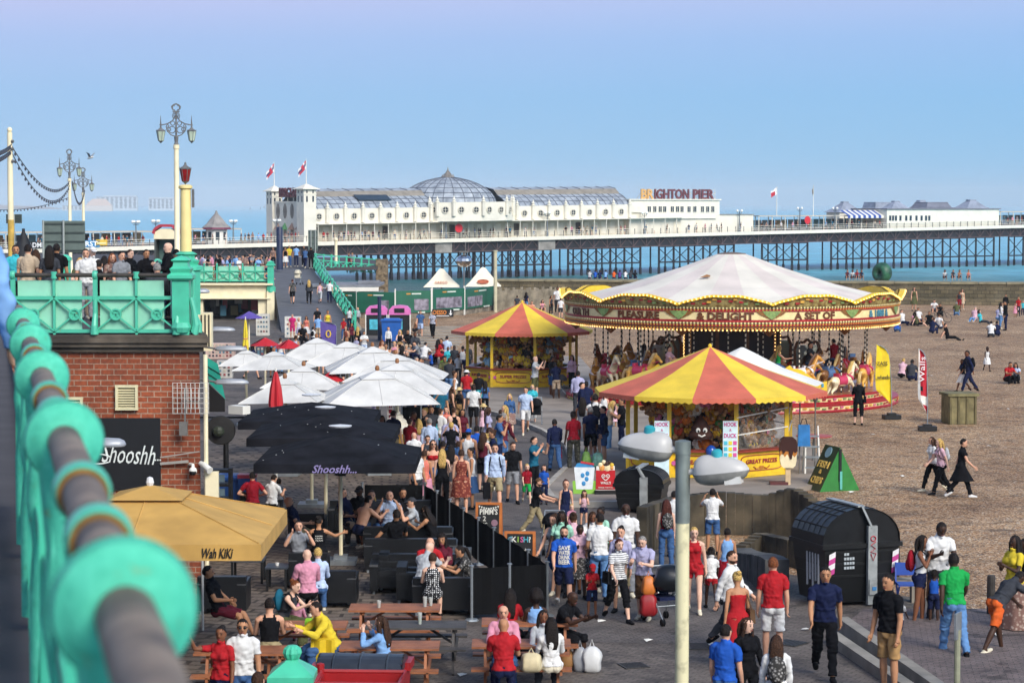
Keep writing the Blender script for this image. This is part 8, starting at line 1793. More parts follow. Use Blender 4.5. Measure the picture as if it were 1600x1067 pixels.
  # ================================================================ WHO IS WHERE
place('''
1288 880 1060 -4 walk m 3 s.dark t.navy j.black|smiling and striding past the big black waste container
1388 898 1087 -48 stand m 3 s.dark t.black s.tan|looking left over his shoulder, standing on the step
1405 930 1003 150 walk c 5 s.dark t.striped s.navy|just behind the person in black and tan
1207 872 1037 178 stand m 2 s.ginger t.red s.white|seen from behind, holding hands
1152 893 1045 190 stroll f 3 u.blond B.red - hb:brown|with blond bun, walking away holding hands
1139 857 1015 60 walk2 m 2 s.hazel l.white j.charcoal beard|bearded, in profile beside the grey slab wall
1132 977 1160 150 stand m 2 s.dark t.blue j.denim sg|at the bottom edge, right of lamp post
1166 966 1140 25 stand2 f 1 l.hazel J.black j.black|with long brown hair at the bottom edge
1212 994 1170 176 stand f 1 l.hazel l.white j.denim bp:zebra|with long brown hair, backpack, at bottom edge
1466 814 976 8 hold m 5 s.dark t.white j.charcoal|looking down at a phone near the blue chair
1437 837 977 70 phone f 4 l.dark v.white h.navy bp:crimson|black haired beside the blue chair
1490 861 1028 184 walk m 5 s.dark t.green j.jean|walking away, seen from behind, bright green back
1459 890 978 170 stand c 5 s.dark v.blue s.navy|beside the woman with the crimson backpack
1556 893 1024 120 bend m 5 s.dark t.charcoal s.orange|bending forward at the right edge
1583 838 992 -60 fold f 5 l.dark t.yellow m.floral|at right edge near the wooden bollard
1602 842 985 -90 stand f 5 u.dark d.black -|cut by the right edge of the picture
881 818 952 2 walk m 2 s.dark t.blue s.navy beard wsh|with big white lettering on the chest, bearded
965 838 971 22 walk f 1 p.auburn t.striped c.black hb:black|with red ponytail and black shoulder bag
1006 836 968 -22 hold m 1 s.grizzled t.lilac S.brown|grey haired, beside the loaded pushchair
977 787 932 4 stand m 5 x t.white j.grey|bald, tallest behind the striped top
970 823 957 -14 stand f 2 u.dark l.lilac s.khaki|half hidden behind the striped top
938 793 912 -30 carry f 5 u.dark t.mint k.camo sb:lime|holding up a green and white bag
925 880 964 6 hold c 4 C.red t.red s.navy|small child in red cap walking with the group
905 818 936 6 hold f 5 s.dark t.rose k.zebra|between the blue lettered shirt and the child
879 797 930 -18 stroll f 5 l.dark t.mint j.charcoal|behind the blue lettered shirt
836 745 838 78 push m 2 C.brown t.black j.khaki beard|in flat cap pushing the buggy
884 750 835 4 stand f 2 u.auburn v.navy k.navy|red haired, in front of the kerb signs
912 765 828 6 hold c 2 l.hazel v.rose h.navy|girl beside the red haired woman
893 788 846 10 stand c 1 s.blond t.pink s.pink|blond toddler beside the navy vest
773 690 800 4 walk m 2 s.dark l.pale s.khaki bp:charcoal cs:black wsh|on the walkway with a black case
801 690 786 8 stroll m 2 s.hazel t.black s.grey|beside the man with the black case
834 683 778 60 photo m 2 s.dark t.teal j.black|shading his eyes in the walkway
823 723 787 10 walk c 1 s.blond t.crimson s.green|blond boy holding hands in the walkway
850 727 788 -6 stand c 2 l.hazel t.blue j.navy|girl in the middle of the walkway
867 653 737 190 walk m 4 s.dark l.navy j.denim sb:crimson|walking away in the middle of the walkway
896 643 737 200 stand f 5 u.dark t.crimson j.camo|on the kerb beside two carrier bags
910 622 716 170 stand f 4 l.dark d.grey -|on the apron left of the near kiosk
930 608 716 182 stand m 2 s.dark t.white s.navy bp:black|with black backpack left of the near kiosk
959 624 672 176 stand c 3 l.dark d.rose -|girl in pink by the near kiosk edge
944 612 672 170 stand f 2 p.hazel v.white h.crimson|beside the small girl in pink
796 613 681 2 walk f 1 l.blond J.denim k.floral|blond, walking beside the pale blue shirt
821 603 679 4 walk2 m 2 s.dark t.pale s.white|walking toward us with the blond in denim
832 600 664 -4 stroll f 1 s.blond t.turquoise c.white|following the couple with a buggy
740 600 674 0 stroll m 5 s.dark t.white s.black|dark skinned, in front of the cafe crowd
718 606 668 -30 stand f 5 H.straw v.black s.tan|in straw hat near the cafe parasols
755 630 680 6 walk c 5 H.straw d.rose -|small child in straw hat walking alone
729 579 642 178 stand m 2 H.white t.red s.denim|in white hat seen from behind near the parasols
748 583 640 186 stand m 3 s.dark t.black s.turquoise|behind the white hat, seen from behind
836 557 627 70 photo m 1 x t.silver s.olive|taking a picture in front of the far kiosk
862 557 622 120 stand m 4 s.dark t.black s.denim|at the counter of the far kiosk
869 566 627 200 hold m 5 s.dark t.navy s.beige|with buggy by the far kiosk
894 555 612 -30 stand f 2 l.hazel l.rose j.black|right of the buggy by the far kiosk
903 580 652 178 stand m 4 s.dark l.lilac j.charcoal|on the apron between the two kiosks
916 596 668 182 stand m 5 s.dark t.navy j.navy|waiting between the two kiosks
652 701 803 60 stand m 3 s.dark t.white j.charcoal|looking right over the black screen
663 704 800 172 stand f 3 s.hazel v.coral k.pink|bare armed, behind black screen
677 688 790 4 hips f 2 l.hazel b.red h.denim sg|in sunglasses in the standing crowd
691 702 798 184 stand f 1 l.blond v.black j.black hb:charcoal|with long blond hair, seen from behind
705 696 790 178 stand f 3 l.dark v.floral m.floral|with long dark hair, seen from behind
721 703 806 182 stand f 2 s.hazel d.patterned -|in rust coloured print dress by the screen
737 700 796 -80 stand f 3 u.dark v.white k.denim hb:black|with bun and black bag by the walkway
732 671 766 176 stand m 3 C.blue v.white s.grey|in blue cap, seen from behind
745 666 756 186 stand m 3 s.dark t.blue s.checked|in the middle of the standing crowd
761 678 762 -130 stand f 1 u.blond t.striped j.grey|blond, at the walkway side of the crowd
647 676 760 178 stand m 2 x t.white s.denim|shaven headed at the left of the crowd
668 679 765 6 hold f 2 s.hazel v.charcoal k.charcoal|facing us in the left of the crowd
671 654 742 182 stand m 2 s.grizzled l.pale s.beige|broad backed, grey haired in the crowd
684 654 722 180 stand c 3 s.dark t.turquoise s.navy|child seen from behind in the crowd
692 672 760 176 sit f 3 s.dark t.black s.black|seated back to us in the crowd
665 638 722 -60 stand f 2 u.blond v.black j.black|blond, beside the black banner screen
674 635 722 4 stand m 3 s.dark t.charcoal j.navy|dark haired beside the black banner screen
688 639 722 140 stand m 2 s.hazel t.white s.khaki|beyond the black banner screen
697 636 700 0 stand c 2 s.hazel t.coral s.red|child facing us beyond the banner screen
709 637 720 170 stand f 2 s.hazel v.black m.floral|near the blue slush sign
703 650 740 176 stand m 1 x l.lilac s.grey|bald and seen from behind in the crowd
705 660 745 184 photo f 2 s.blond t.black j.denim|holding a camera up in the crowd
716 690 760 180 stand c 2 s.hazel t.denim s.denim|small child in denim in the crowd
395 738 840 184 hips m 2 s.dark t.crimson j.black|with hands behind his back by the blue bin
425 742 838 150 hold m 2 s.dark t.white s.black|holding a drink under the black parasols
436 748 815 180 stand f 2 s.hazel t.striped s.charcoal|behind the pair by the blue bin
1113 764 866 180 photo m 3 s.dark t.white s.denim|facing the timber wall, seen from behind
1103 775 830 180 stand c 3 s.dark t.turquoise s.navy|child behind the timber wall
1041 783 890 186 stand f 1 w.auburn v.red j.denim bp:zebra|with wild auburn hair behind the lamp post
1053 768 870 180 stand m 2 s.dark t.white j.charcoal|mostly hidden behind the lamp post
1084 822 957 -6 stroll f 1 s.blond v.red h.red|right of the lamp post
1111 853 952 182 walk c 5 u.dark t.white h.red|small girl walking away in white peplum top
1136 826 934 180 stand f 3 s.dark v.sky k.crimson|with blue back leaning at slab wall
1470 683 772 -76 walk f 1 l.blond t.rose j.black bp:silver|blond, walking along the shingle
1457 681 768 -70 walk2 f 2 l.hazel t.white j.black|just behind the blond with silver backpack
1501 683 778 84 walk f 2 s.dark D.black j.black wsh|striding right along the shingle
1341 592 664 176 fold f 1 s.blond J.black c.black hb:black|watching the carousel beside the yellow flag
1513 546 613 -84 walk m 4 s.dark l.navy j.navy bp:black|walking on the shingle above the mossy box
1504 560 612 -70 walk2 f 4 s.dark t.black k.white|beside the navy walker on the shingle
1542 541 580 10 walk c 5 u.dark d.white -|small child alone on the shingle
1409 560 0 150 ground f 1 s.blond t.rose j.black|sitting on shingle right of the carousel
1424 562 0 160 ground m 4 s.dark l.charcoal j.navy|sitting on shingle right of the carousel
1574 565 0 20 ground m 3 s.dark t.red j.black|sitting at the right edge of the beach
1588 566 0 -20 ground f 3 l.dark t.pale j.black|sitting beside the red shirt at beach edge
1411 484 0 30 ground2 m 2 s.hazel t.white j.navy|sitting leftmost in the row on the upper beach
1427 487 0 20 ground f 2 l.hazel t.pink j.charcoal|sitting second in the row on the upper beach
1436 481 0 10 ground2 m 3 s.dark t.white s.navy|sitting third in the row on the upper beach
1452 486 0 -10 ground m 3 s.dark t.black j.black|sitting beside the bicycle
1401 496 0 160 ground f 2 l.dark t.blue j.denim|sitting just behind the carousel boards
1456 497 0 140 ground m 2 s.hazel l.navy j.navy|sitting below the bicycle
1481 505 0 80 ground2 m 2 s.dark t.black j.black|lounging with legs out below the bicycle
1549 502 0 170 ground m 2 s.dark t.white j.charcoal|sitting by the standing pair on the beach
1559 502 0 180 ground f 2 s.dark l.navy j.navy|sitting by the standing pair on the beach
1563 473 514 90 stand f 2 l.dark l.white j.jean|standing facing a friend on the upper beach
1571 471 516 -90 stand m 3 s.dark l.black j.navy|standing facing the white shirt on upper beach
1533 484 0 60 ground2 f 1 l.hazel t.turquoise j.charcoal|reclining on the upper beach
1459 468 0 0 ground m 2 s.dark t.white s.navy|sitting alone at the foot of the groyne
1503 452 484 20 stand f 2 l.hazel d.beige -|standing at the foot of the groyne
1499 455 486 -20 stand m 4 s.dark v.charcoal s.crimson|bare armed at the foot of the groyne
1428 449 486 0 stand f 2 l.dark d.olive -|standing alone at the foot of the groyne
1571 460 490 10 stand m 3 s.dark l.black j.black|standing near right edge by the groyne
1591 464 494 -10 stand f 3 s.dark t.red j.charcoal|at the right edge by the groyne
1586 474 496 0 stand c 3 s.dark d.pink -|child in pink at the right edge by the groyne
1598 470 494 0 stand f 2 s.dark t.turquoise j.navy|at the extreme right edge by the groyne
1468 474 0 0 ground f 3 s.dark t.black j.black|resting in dark clothes at the groyne foot
871 447 490 0 walk m 4 s.dark t.white j.charcoal|walking up the beach behind the far kiosk
876 466 498 180 stand m 2 s.dark t.white s.charcoal|waiting left of the carousel rim
861 462 492 40 stand f 3 l.dark v.charcoal j.black|left of the carousel rim
846 468 0 20 ground f 2 l.hazel v.pink s.floral|seated above the far kiosk roof
830 470 0 10 ground m 2 s.dark v.coral s.navy|seated beyond the far kiosk roof
819 469 0 -10 ground f 2 u.hazel v.white s.denim|seated among friends above the far kiosk
808 462 492 180 stand m 3 s.dark t.charcoal j.navy|by the timber breakwater
822 457 488 150 stand f 2 l.dark t.navy j.jean|by the timber breakwater
457 491 530 0 stand m 2 s.grizzled t.magenta s.magenta|at the foot of the ramp
467 497 530 10 stand f 2 s.blond v.white k.lilac|at the foot of the ramp
479 494 532 -6 stand f 3 l.hazel v.coral k.white|at the foot of the ramp
472 506 0 20 sit m 3 s.dark t.black j.black|seated near the white postcard rack
496 481 520 0 stand m 2 s.dark t.black j.charcoal|standing on the lower ramp
497 493 534 180 stand m 3 s.dark t.sky s.beige|seen from behind at the ramp foot
489 511 545 170 stand m 2 s.dark t.white j.navy bp:black|with black backpack at the ramp foot
512 485 528 20 stand f 3 s.dark v.yellow j.charcoal|behind the purple feather flag
508 504 548 180 stand f 2 u.hazel t.black j.black|at the left of the purple feather flag
546 481 514 176 stand m 3 s.dark t.white j.navy|near the ramp railing end
559 480 512 -10 stand m 2 s.dark J.silver j.charcoal|near the ramp railing end
537 497 532 10 stand m 3 s.dark t.red j.denim|beside the feather flag and ramp railing
559 511 549 182 stand f 1 l.blond J.black j.black|long blond hair seen from behind above the parasols
569 518 562 10 fold m 3 s.dark t.white s.pale|with folded arms behind the white parasols
541 510 548 -30 stand f 2 l.hazel v.patterned j.black|near the feather flag in print top
549 505 545 40 stand f 3 l.dark t.maroon j.black|near the pink recycling banks in maroon
557 527 560 0 stand c 2 s.hazel t.lilac s.white|child above the white parasols
607 511 549 4 stand m 2 s.hazel l.white j.black|by the blue wheeled bin
625 515 0 0 sit f 1 l.blond v.black k.tan|sitting on the boardwalk steps
637 515 0 10 sit m 3 s.dark t.black s.beige|sitting on the boardwalk steps
648 519 0 20 sit m 4 s.dark l.charcoal j.charcoal|sitting on the boardwalk steps
596 532 0 40 sit f 2 w.ginger v.beige j.denim|with ginger curls behind the parasols
603 537 0 0 sit f 3 u.hazel v.white j.denim|behind the white parasols
617 533 0 -20 sit f 2 s.blond v.pink s.white|behind the white parasols
615 547 0 10 sit f 3 s.dark v.coral s.white|behind the white parasols
628 540 0 160 sit f 2 l.dark v.charcoal j.charcoal|with long dark hair behind the parasols
636 548 0 0 sit m 2 s.grizzled t.black j.black|at the right end of the white parasols
655 533 0 -70 ground m 2 s.dark t.grey j.navy|on the boardwalk edge
662 535 0 160 ground m 2 s.dark t.white s.grey|on the boardwalk edge
674 549 589 -70 hold m 4 s.dark t.blue j.navy|left of the far kiosk in deep blue
660 562 596 20 stand c 3 s.dark t.rose s.red|child between the parasols and the far kiosk
657 484 527 0 walk m 2 s.hazel t.denim s.pale|on the boardwalk
676 485 528 -8 walk f 3 s.dark t.checked j.black|on the boardwalk
648 496 0 60 ground m 3 s.dark n s.charcoal|sitting beside the pink recycling banks
684 530 0 140 sit f 2 l.dark t.red j.red|left of the far kiosk
691 529 0 -60 sit f 3 s.dark t.maroon j.black|left of the far kiosk
698 525 0 170 sit m 2 s.dark t.pale j.grey|left of the far kiosk
693 556 598 0 stand c 5 s.dark t.lime s.white|child left of the far kiosk
700 542 590 10 stand f 4 s.dark t.turquoise s.black|left of the far kiosk
716 553 600 -4 stand f 4 s.dark t.white j.charcoal|walking past the far kiosk
710 540 590 0 stand m 5 s.dark t.charcoal j.black|left of the far kiosk
723 541 592 170 stand m 4 s.dark v.white s.navy|by the left post of the far kiosk
731 537 590 176 stand f 4 u.dark l.charcoal j.charcoal|by the left post of the far kiosk
656 560 612 90 stand m 3 s.dark t.crimson j.black|behind the rightmost white parasol
706 604 668 100 stand f 2 l.hazel v.brown j.black|at the tip of the white parasols
758 596 650 184 stand f 3 l.dark t.denim j.black|in front of the far kiosk posts
640 655 738 150 stand m 2 s.hazel t.crimson j.black|beside the whipped ice cream model
655 655 735 200 stand f 2 l.blond t.rose j.jean|near the whipped ice cream model
722 640 716 20 stand f 3 l.dark t.maroon s.black|right side of the standing crowd in maroon
782 640 0 180 stand c 2 s.hazel t.white s.red|child in white by the kerb edge
''')
# seated cafe guests, bathers and drinkers
place('''
465 775 0 92 sitback m 2 x t.navy s.khaki|bald, reclining in the armchair beside the parasol poles
466 812 0 10 sitphone m 2 s.dark t.grey s.grey|eating with both hands near the black parasol pole
498 806 0 186 sitreach f 3 u.dark v.black s.black|black vest with white lettering, one hand on the pole
481 858 0 200 sit m 1 x l.pink j.black|bald, seen from behind by the armchair
497 856 0 190 sit f 1 s.blond l.pale j.denim|blond, beside the bald man in pink
546 764 0 55 sitback m 2 s.dark t.navy s.beige|laughing in armchair of the lounge group
563 759 0 -20 sit m 5 C.black t.black j.charcoal|in black cap at the back of the lounge
580 765 0 10 sit m 2 s.hazel t.charcoal j.denim|at the back of the lounge group
562 776 0 140 sitlean m 2 s.dark n s.navy|with bare back in the lounge group
590 771 0 -30 sitlean f 4 d.blond v.patterned k.maroon|with blond dreadlocks in the lounge group
609 766 0 0 sitphone m 2 x t.pale s.denim|pale shirt, both hands raised to face
628 762 0 20 sit m 3 s.dark t.black j.black|behind the hand-raising man
648 777 0 -80 sitphone m 2 C.charcoal t.silver s.khaki|in dark cap, elbow on the sofa
616 794 0 196 sitback m 3 s.dark t.black j.black|seen from behind, arm along the sofa
681 792 0 -120 sitlean f 3 l.dark v.black j.black|with long black hair on the sofa end
667 836 0 15 sitlean m 2 x t.red j.denim|bald, leaning over the slate table
691 833 0 -8 sit f 3 w.dark l.maroon j.black|with wavy dark hair at the slate table
659 849 0 150 sitlean m 1 x t.silver s.grey|sunburnt and bald, back half turned
676 864 0 182 sit f 1 s.hazel v.polka k.polka|seen from behind on the front sofa
740 852 0 -84 sitlean f 3 p.dark t.zebra j.black sg|dark ponytail, inside the black screen corner
342 884 0 80 sitback m 3 s.dark t.black s.maroon|lounging under the tan parasol
440 905 0 70 sitlean f 1 u.ginger v.charcoal j.olive bp:teal|ginger bun and large backpack, leaning over table
421 935 0 186 sit m 2 s.dark v.black s.khaki|broad black back on the near bench
463 928 0 176 sit c 4 s.dark l.pink j.magenta|girl in pink hooded top on the table bench
519 938 0 -66 sitlean m 2 s.dark l.yellow j.denim|reading at the picnic table behind the red bin
601 962 0 -110 sitphone f 1 l.hazel l.sky j.denim|with long brown hair, hand to her face
346 978 0 -20 wave f 4 u.dark t.red j.navy|hand behind her head, at the lower left
379 966 0 6 stand m 3 s.dark t.white s.denim sg|in dark sunglasses at the lower left
402 1050 0 170 stand m 2 s.hazel t.charcoal j.charcoal|only the top of the head at bottom edge
786 944 0 4 sit m 2 x l.pink j.denim|bald, facing us across the picnic tables
787 966 0 182 sit m 3 x t.red j.navy|shaven headed, red back at the front table
797 920 0 176 sit f 3 l.dark t.red j.black|with long black hair behind the bald man
848 952 0 8 sit f 4 l.dark J.silver j.charcoal|black haired girl in pale cardigan facing us
862 965 0 190 sit f 4 l.dark l.white k.cream|black hair, white crop top and full skirt
872 921 0 58 sitlean m 5 x t.black S.black|bald and dark skinned beside the white bags
838 924 0 186 sit f 5 a.dark v.sky j.charcoal|big afro, bent over the far table
''',hidebot=True)
place('''
24 384 0 20 stand m 3 s.dark t.turquoise j.charcoal|at the far left of the terrace
43 383 0 176 stand m 2 s.dark t.beige s.olive|seen from behind at the left of the terrace
56 391 0 200 stand f 2 l.hazel t.charcoal j.denim hb:beige|beside the beige shirt on the terrace
88 382 0 182 stand m 3 s.dark t.black s.grey|seen from behind in front of the road sign
77 385 0 190 stand f 3 l.dark t.charcoal j.charcoal|left of the black shirt on the terrace
134 390 0 10 stand m 2 s.dark t.white j.grey|behind the turquoise bollard on the terrace
144 387 0 30 stand f 1 C.white l.white j.beige|blond in white cap on the terrace
175 397 0 20 stand f 2 l.ginger t.floral j.denim|right of the white cap on the terrace
189 394 0 40 stand m 2 s.dark t.grey j.charcoal|in grey behind the terrace tables
202 391 0 60 stand m 1 s.hazel J.black j.black|in dark jacket behind the terrace tables
228 391 0 30 stand m 3 s.dark J.black j.denim|near the phone booth in dark jacket
262 380 0 -70 fold m 1 x J.black j.black|bald, arms folded in front of the booth
276 391 0 -20 stand m 2 C.black t.charcoal j.black|in black cap behind the corner pedestal
''',5.3,hidebot=True,Yf=lambda px,yt:50+(px%7)*.5+max(0,yt-384)*.12)
place('''
125 403 0 8 sit f 1 l.blond t.olive j.denim|blond and smiling behind the terrace rail
139 409 0 160 sit f 3 s.dark t.black j.black|dark haired beside the smiling blond
153 406 0 170 sit m 2 s.dark J.black j.black|back turned, beside the terrace rail post
163 400 0 190 sit f 2 l.dark t.charcoal j.black|long dark hair, back turned on the terrace
174 410 0 0 sit f 4 s.dark t.grey j.black|dark haired, facing us on the terrace
195 402 0 160 sit m 2 s.hazel t.white j.denim|white back at the terrace table
225 407 0 178 sit f 2 C.lime l.cream j.denim|lime green head covering on the terrace
246 411 0 200 sit m 2 s.grizzled J.charcoal j.navy|slumped beside the bald man on the terrace
''',5.3,hidebot=True)
cam_man=person((-2.93,12.0,6.22),1.78,205,'stand2','m',2,'s.grizzled','l.sky','j.charcoal','',500,label='blurred person in pale blue shirt standing beyond the near turquoise railing')
# behind the far railing and on the ramp
cr_=random.Random(21)
def mass(name,label,spots,tint):
 K=MB();tops_=[cloth(c)for c in tint];bots_=[cloth(c)for c in('navy','black','denim','khaki')];PM=[skinm(2),hairm('dark')]+tops_+bots_
 for q,lod in spots:
  F=figure(cr_.choice(['stand','walk','walk2','hold','stand2']),cr_.choice('mf'),lod);T=Matrix.Translation(q)@Matrix.Rotation(R(cr_.choice([0,90,-90,120,180,40])),4,'Z')@Matrix.Scale(cr_.uniform(.93,1.05),4)
  tm,bm=mask(F,'t'),mask(F,cr_.choice('js'));loc_=(F['co']-F['J']['hc'])@F['J']['HM'];hm_=(F['lab']=='head')&((loc_[:,2]>.045)|(loc_[:,1]>.01));ti,bi=2+cr_.randrange(len(tops_)),2+len(tops_)+cr_.randrange(len(bots_));o_=len(K.f)
  K.add([tuple(v)for v in F['co']+F['no']*.012],F['fs'],0,T);K.m[o_:]=[1 if hm_[f].all()else ti if tm[f].mean()>.5 else bi if bm[f].mean()>.5 else 0 for f in F['fa']]
 o=K.build(name,PM,None,smooth=True);tag(o,label,'crowd',None,'stuff')
spots_=[]
for i in range(30):
 px=300+i*4.1+cr_.uniform(-1,1);Y=158.6+cr_.uniform(.2,4);spots_.append((((px-800)/FPX*Y,Y,2.62+.05*(i%3)),'lo'))
mass('railing_crowd','packed row of people behind the far turquoise arcade railing',spots_,['black','navy','pink','white','charcoal','maroon','sky','grey','floral','lilac','crimson'])
def filler(n,x0,x1,y0,y1,where,poses,sits=False):
 T_,B_=['white','black','charcoal','navy','grey','maroon','pale','teal','rose','beige','olive','crimson','denim','lilac'],['j.navy','j.black','s.khaki','s.denim','j.jean','s.black']
 combos=[(a,b)for a in T_ for b in B_];cr_.shuffle(combos);rows=[]
 for i in range(n):
  a,b=combos[i];sx0=cr_.choice('mf');rows.append('%.0f %.0f 0 %d %s %s %d %s %s.%s %s|%s'%(x0+(x1-x0)*(i+cr_.uniform(.2,.8))/n,cr_.uniform(y0,y1),cr_.choice([0,20,170,190,90,-90,-30,150]),cr_.choice(poses),sx0,cr_.choice([1,2,2,3,3,4]),cr_.choice(['s.dark','s.hazel','s.grizzled']if sx0=='m' else['l.dark','l.hazel','u.hazel','l.blond','p.auburn']),cr_.choice('ttv')if sx0=='f' else cr_.choice('ttl'),a,b,where))
 place('\n'.join(rows))
ST=['stand','stand2','hold','walk','stroll','phone','fold']
filler(12,500,640,634,652,'beneath the white parasols',['sit','sit2','stand','sitlean']);filler(7,752,792,632,690,'in the thick of the walkway crowd',ST);filler(8,385,560,522,545,'around the red umbrellas',ST)
filler(10,640,712,556,606,'between the white parasols and far kiosk',ST);filler(4,860,955,782,812,'in the group beyond the chalkboards',ST);filler(6,1420,1600,470,492,'scattered below the groyne',['ground','ground2'])
filler(5,905,975,596,640,'queuing between the two kiosks',ST)
def rampz(px,yt):
 return 0
for px,yt,yf,rz,pose,sx0,sk,hr,tp,bt,lb in((457,436,476,180,'walk','f',2,'s.auburn','t.zebra','s.black','person in animal print top and black shorts climbing the ramp'),(483,437,475,184,'walk2','f',1,'l.blond','J.charcoal','j.black','long haired blond person in charcoal jacket climbing the ramp'),(500,441,474,178,'walk','f',2,'u.hazel','v.rose','c.silver','person in pink vest and silvery trousers climbing the ramp'),(515,438,474,182,'walk2','m',2,'s.dark','t.white','j.navy','person in white t-shirt and navy jeans climbing the ramp')):
 best=None
 for i in range(60):
  f=i/60;a,b=BL.lerp(TL,f),BR_.lerp(TR_,f);y_=None;p=a.lerp(b,.5);q=D(px,yf,p.y)
  if best is None or abs(q.z-p.z)<best[0]:best=(abs(q.z-p.z),Vector((q.x,p.y,p.z)))
 p=best[1];person(p+Vector((0,0,.015)),D(px,yt,p.y).z-p.z,rz,pose,sx0,sk,hr,tp,bt,'',40,label=lb)
for px,Y,h,rz,pose,sx0,hr,tp,bt,lb in((477,184,1.7,170,'push','m','s.dark','l.denim','j.navy','person in denim shirt pushing a buggy at the ramp head'),(486,184,1.72,180,'stand','m','s.dark','J.black','j.black','person in black jacket at the ramp head'),(446,187,1.65,10,'stand','f','s.dark','v.black','k.white','person in black vest and white skirt beside the navy column'),(452,189,1.75,20,'stand','m','s.hazel','t.yellow','j.denim','person in yellow t-shirt beside the navy column'),(463,190,1.75,180,'stand','m','s.dark','t.sky','j.navy','person in sky blue t-shirt above the ramp'),(475,191,1.7,0,'stand','f','l.dark','J.charcoal','j.black','person in charcoal jacket above the ramp'),(427,186,1.68,0,'stand','f','l.hazel','t.floral','j.black','person in floral top left of the navy column'),(545,193,1.7,30,'stand','f','s.dark','t.maroon','j.black','person in maroon top at the platform railing'),(551,194,1.72,-30,'stand','m','s.hazel','t.grey','j.navy','person in grey top at the platform railing')):
 person(((px-800)/FPX*Y,Y,2.82 if px<500 else 2.2),h,rz,pose,sx0,3,hr,tp,bt,'',36,label=lb)
 # sitting on top of the groyne and by the sea wall
for px,yt,tp,lb in((1475,429,'t.white','white t-shirt sitting on the groyne top, leftmost of four at the right'),(1488,432,'t.charcoal','charcoal t-shirt sitting on the groyne top above the beach'),(1498,433,'n','bare torso sitting on the groyne top'),(1512,432,'v.coral','coral vest sitting on the groyne top, rightmost of four'),(1323,431,'t.maroon','maroon t-shirt sitting left of the green ring sculpture'),(1331,430,'t.white','white t-shirt sitting left of the green ring sculpture'),(1338,432,'t.crimson','crimson t-shirt sitting left of the green ring sculpture'),(1345,431,'t.navy','navy t-shirt sitting beside the green ring sculpture'),(921,434,'t.striped','striped t-shirt sitting on the sea wall behind carousel'),(930,437,'t.blue','bright blue t-shirt sitting on the sea wall behind the carousel'),(937,433,'t.navy','navy t-shirt sitting on the sea wall behind the carousel'),(946,432,'t.sky','sky blue t-shirt sitting on the sea wall behind the carousel'),(959,430,'t.orange','orange top sitting on the sea wall behind the carousel'),(968,433,'t.purple','purple t-shirt sitting on the sea wall behind carousel'),(977,434,'t.white','white t-shirt sitting on the sea wall next to purple shirt'),(985,435,'t.charcoal','charcoal top sitting on the sea wall above the carousel canopy'),(992,433,'t.black','black t-shirt sitting on the sea wall above the carousel canopy')):
 Y=191.5 if px>1200 else 190.5;p=D(px,yt,Y);person((p.x,Y,1.76),1.72*max(.8,min(1.15,(p.z-1.76)/.92)),170 if px<1200 else 10,'ground','m',2+int(px)%3,'s.dark',tp,'s.navy','',24,label='person in '+lb if tp!='n' else 'person with '+lb)
 # riders on the carousel, the kiosk keeper
for(x,y,z,rz,tp,sx0,hr,lb)in((6.1,88.6,.86,60,'t.rose','m','s.dark','person in pale pink t-shirt riding a horse at the carousel left'),(5.2,90.0,.86,130,'t.grey','f','l.dark','person in grey top riding a horse at the carousel left'),(6.0,92.5,.9,100,'t.brown','m','s.dark','person in brown top riding deeper inside the carousel at left'),(7.0,95.4,.9,40,'t.maroon','f','l.hazel','person in maroon top riding at the back of the carousel'),(13.1,92.4,.92,-160,'t.crimson','m','s.dark','person in crimson top riding at the carousel right'),(10.3,88.0,.92,95,'v.green','f','l.blond','blond person in green vest riding at the front of the carousel'),(11.8,90.2,.9,60,'t.charcoal','m','s.dark','person in charcoal top riding behind the yellow chariot')):
 person((x,y,z-.15),1.68,rz,'ride',sx0,2,hr,tp,'j.denim','',60,label=lb)
p=D(1124,686,64.95);person((p.x,64.95,p.z-1.72),1.74,-74,'hold','m',3,'s.dark','t.navy','j.navy','',90,label='person in navy t-shirt keeping the near striped prize kiosk')
# strollers along the pier
pc_=['white','black','navy','grey','red','sky','charcoal','pink','cream','teal','maroon','floral']
plist=[506,512,521,530,533,538,544,549,554,566,571,576,583,592,601,617,635,647,656,663,671,690,697,724,729,742,748,751,766,771,791,797,820,834,855,884,893,905,911,917,925,931,970,976,984,1009,1021,1042,1049,1054,1076,1088,1102,1111,1120,1127,1157,1165,1190,1197,1203,1211,1220,1238,1246,1262,1290,1300,1308,1322,1330,1341,1352,1366,1374,1568,1574,1581,1588,1595,6,14,60,66,139,145,160,167,175,186,192,199,206,224,305,318,333,352,377,383,389,395,404,412,418,424,440,446,451,456,462,467]
spots_=[]
for px in plist:n_=cr_.uniform(.5,2.2);s=sx_(px,n_);spots_.append((PW(s,n_,pdeck(s)+.01),'tiny'))
mass('pier_crowd','tiny distant people strolling and leaning along the whole pier',spots_,pc_)
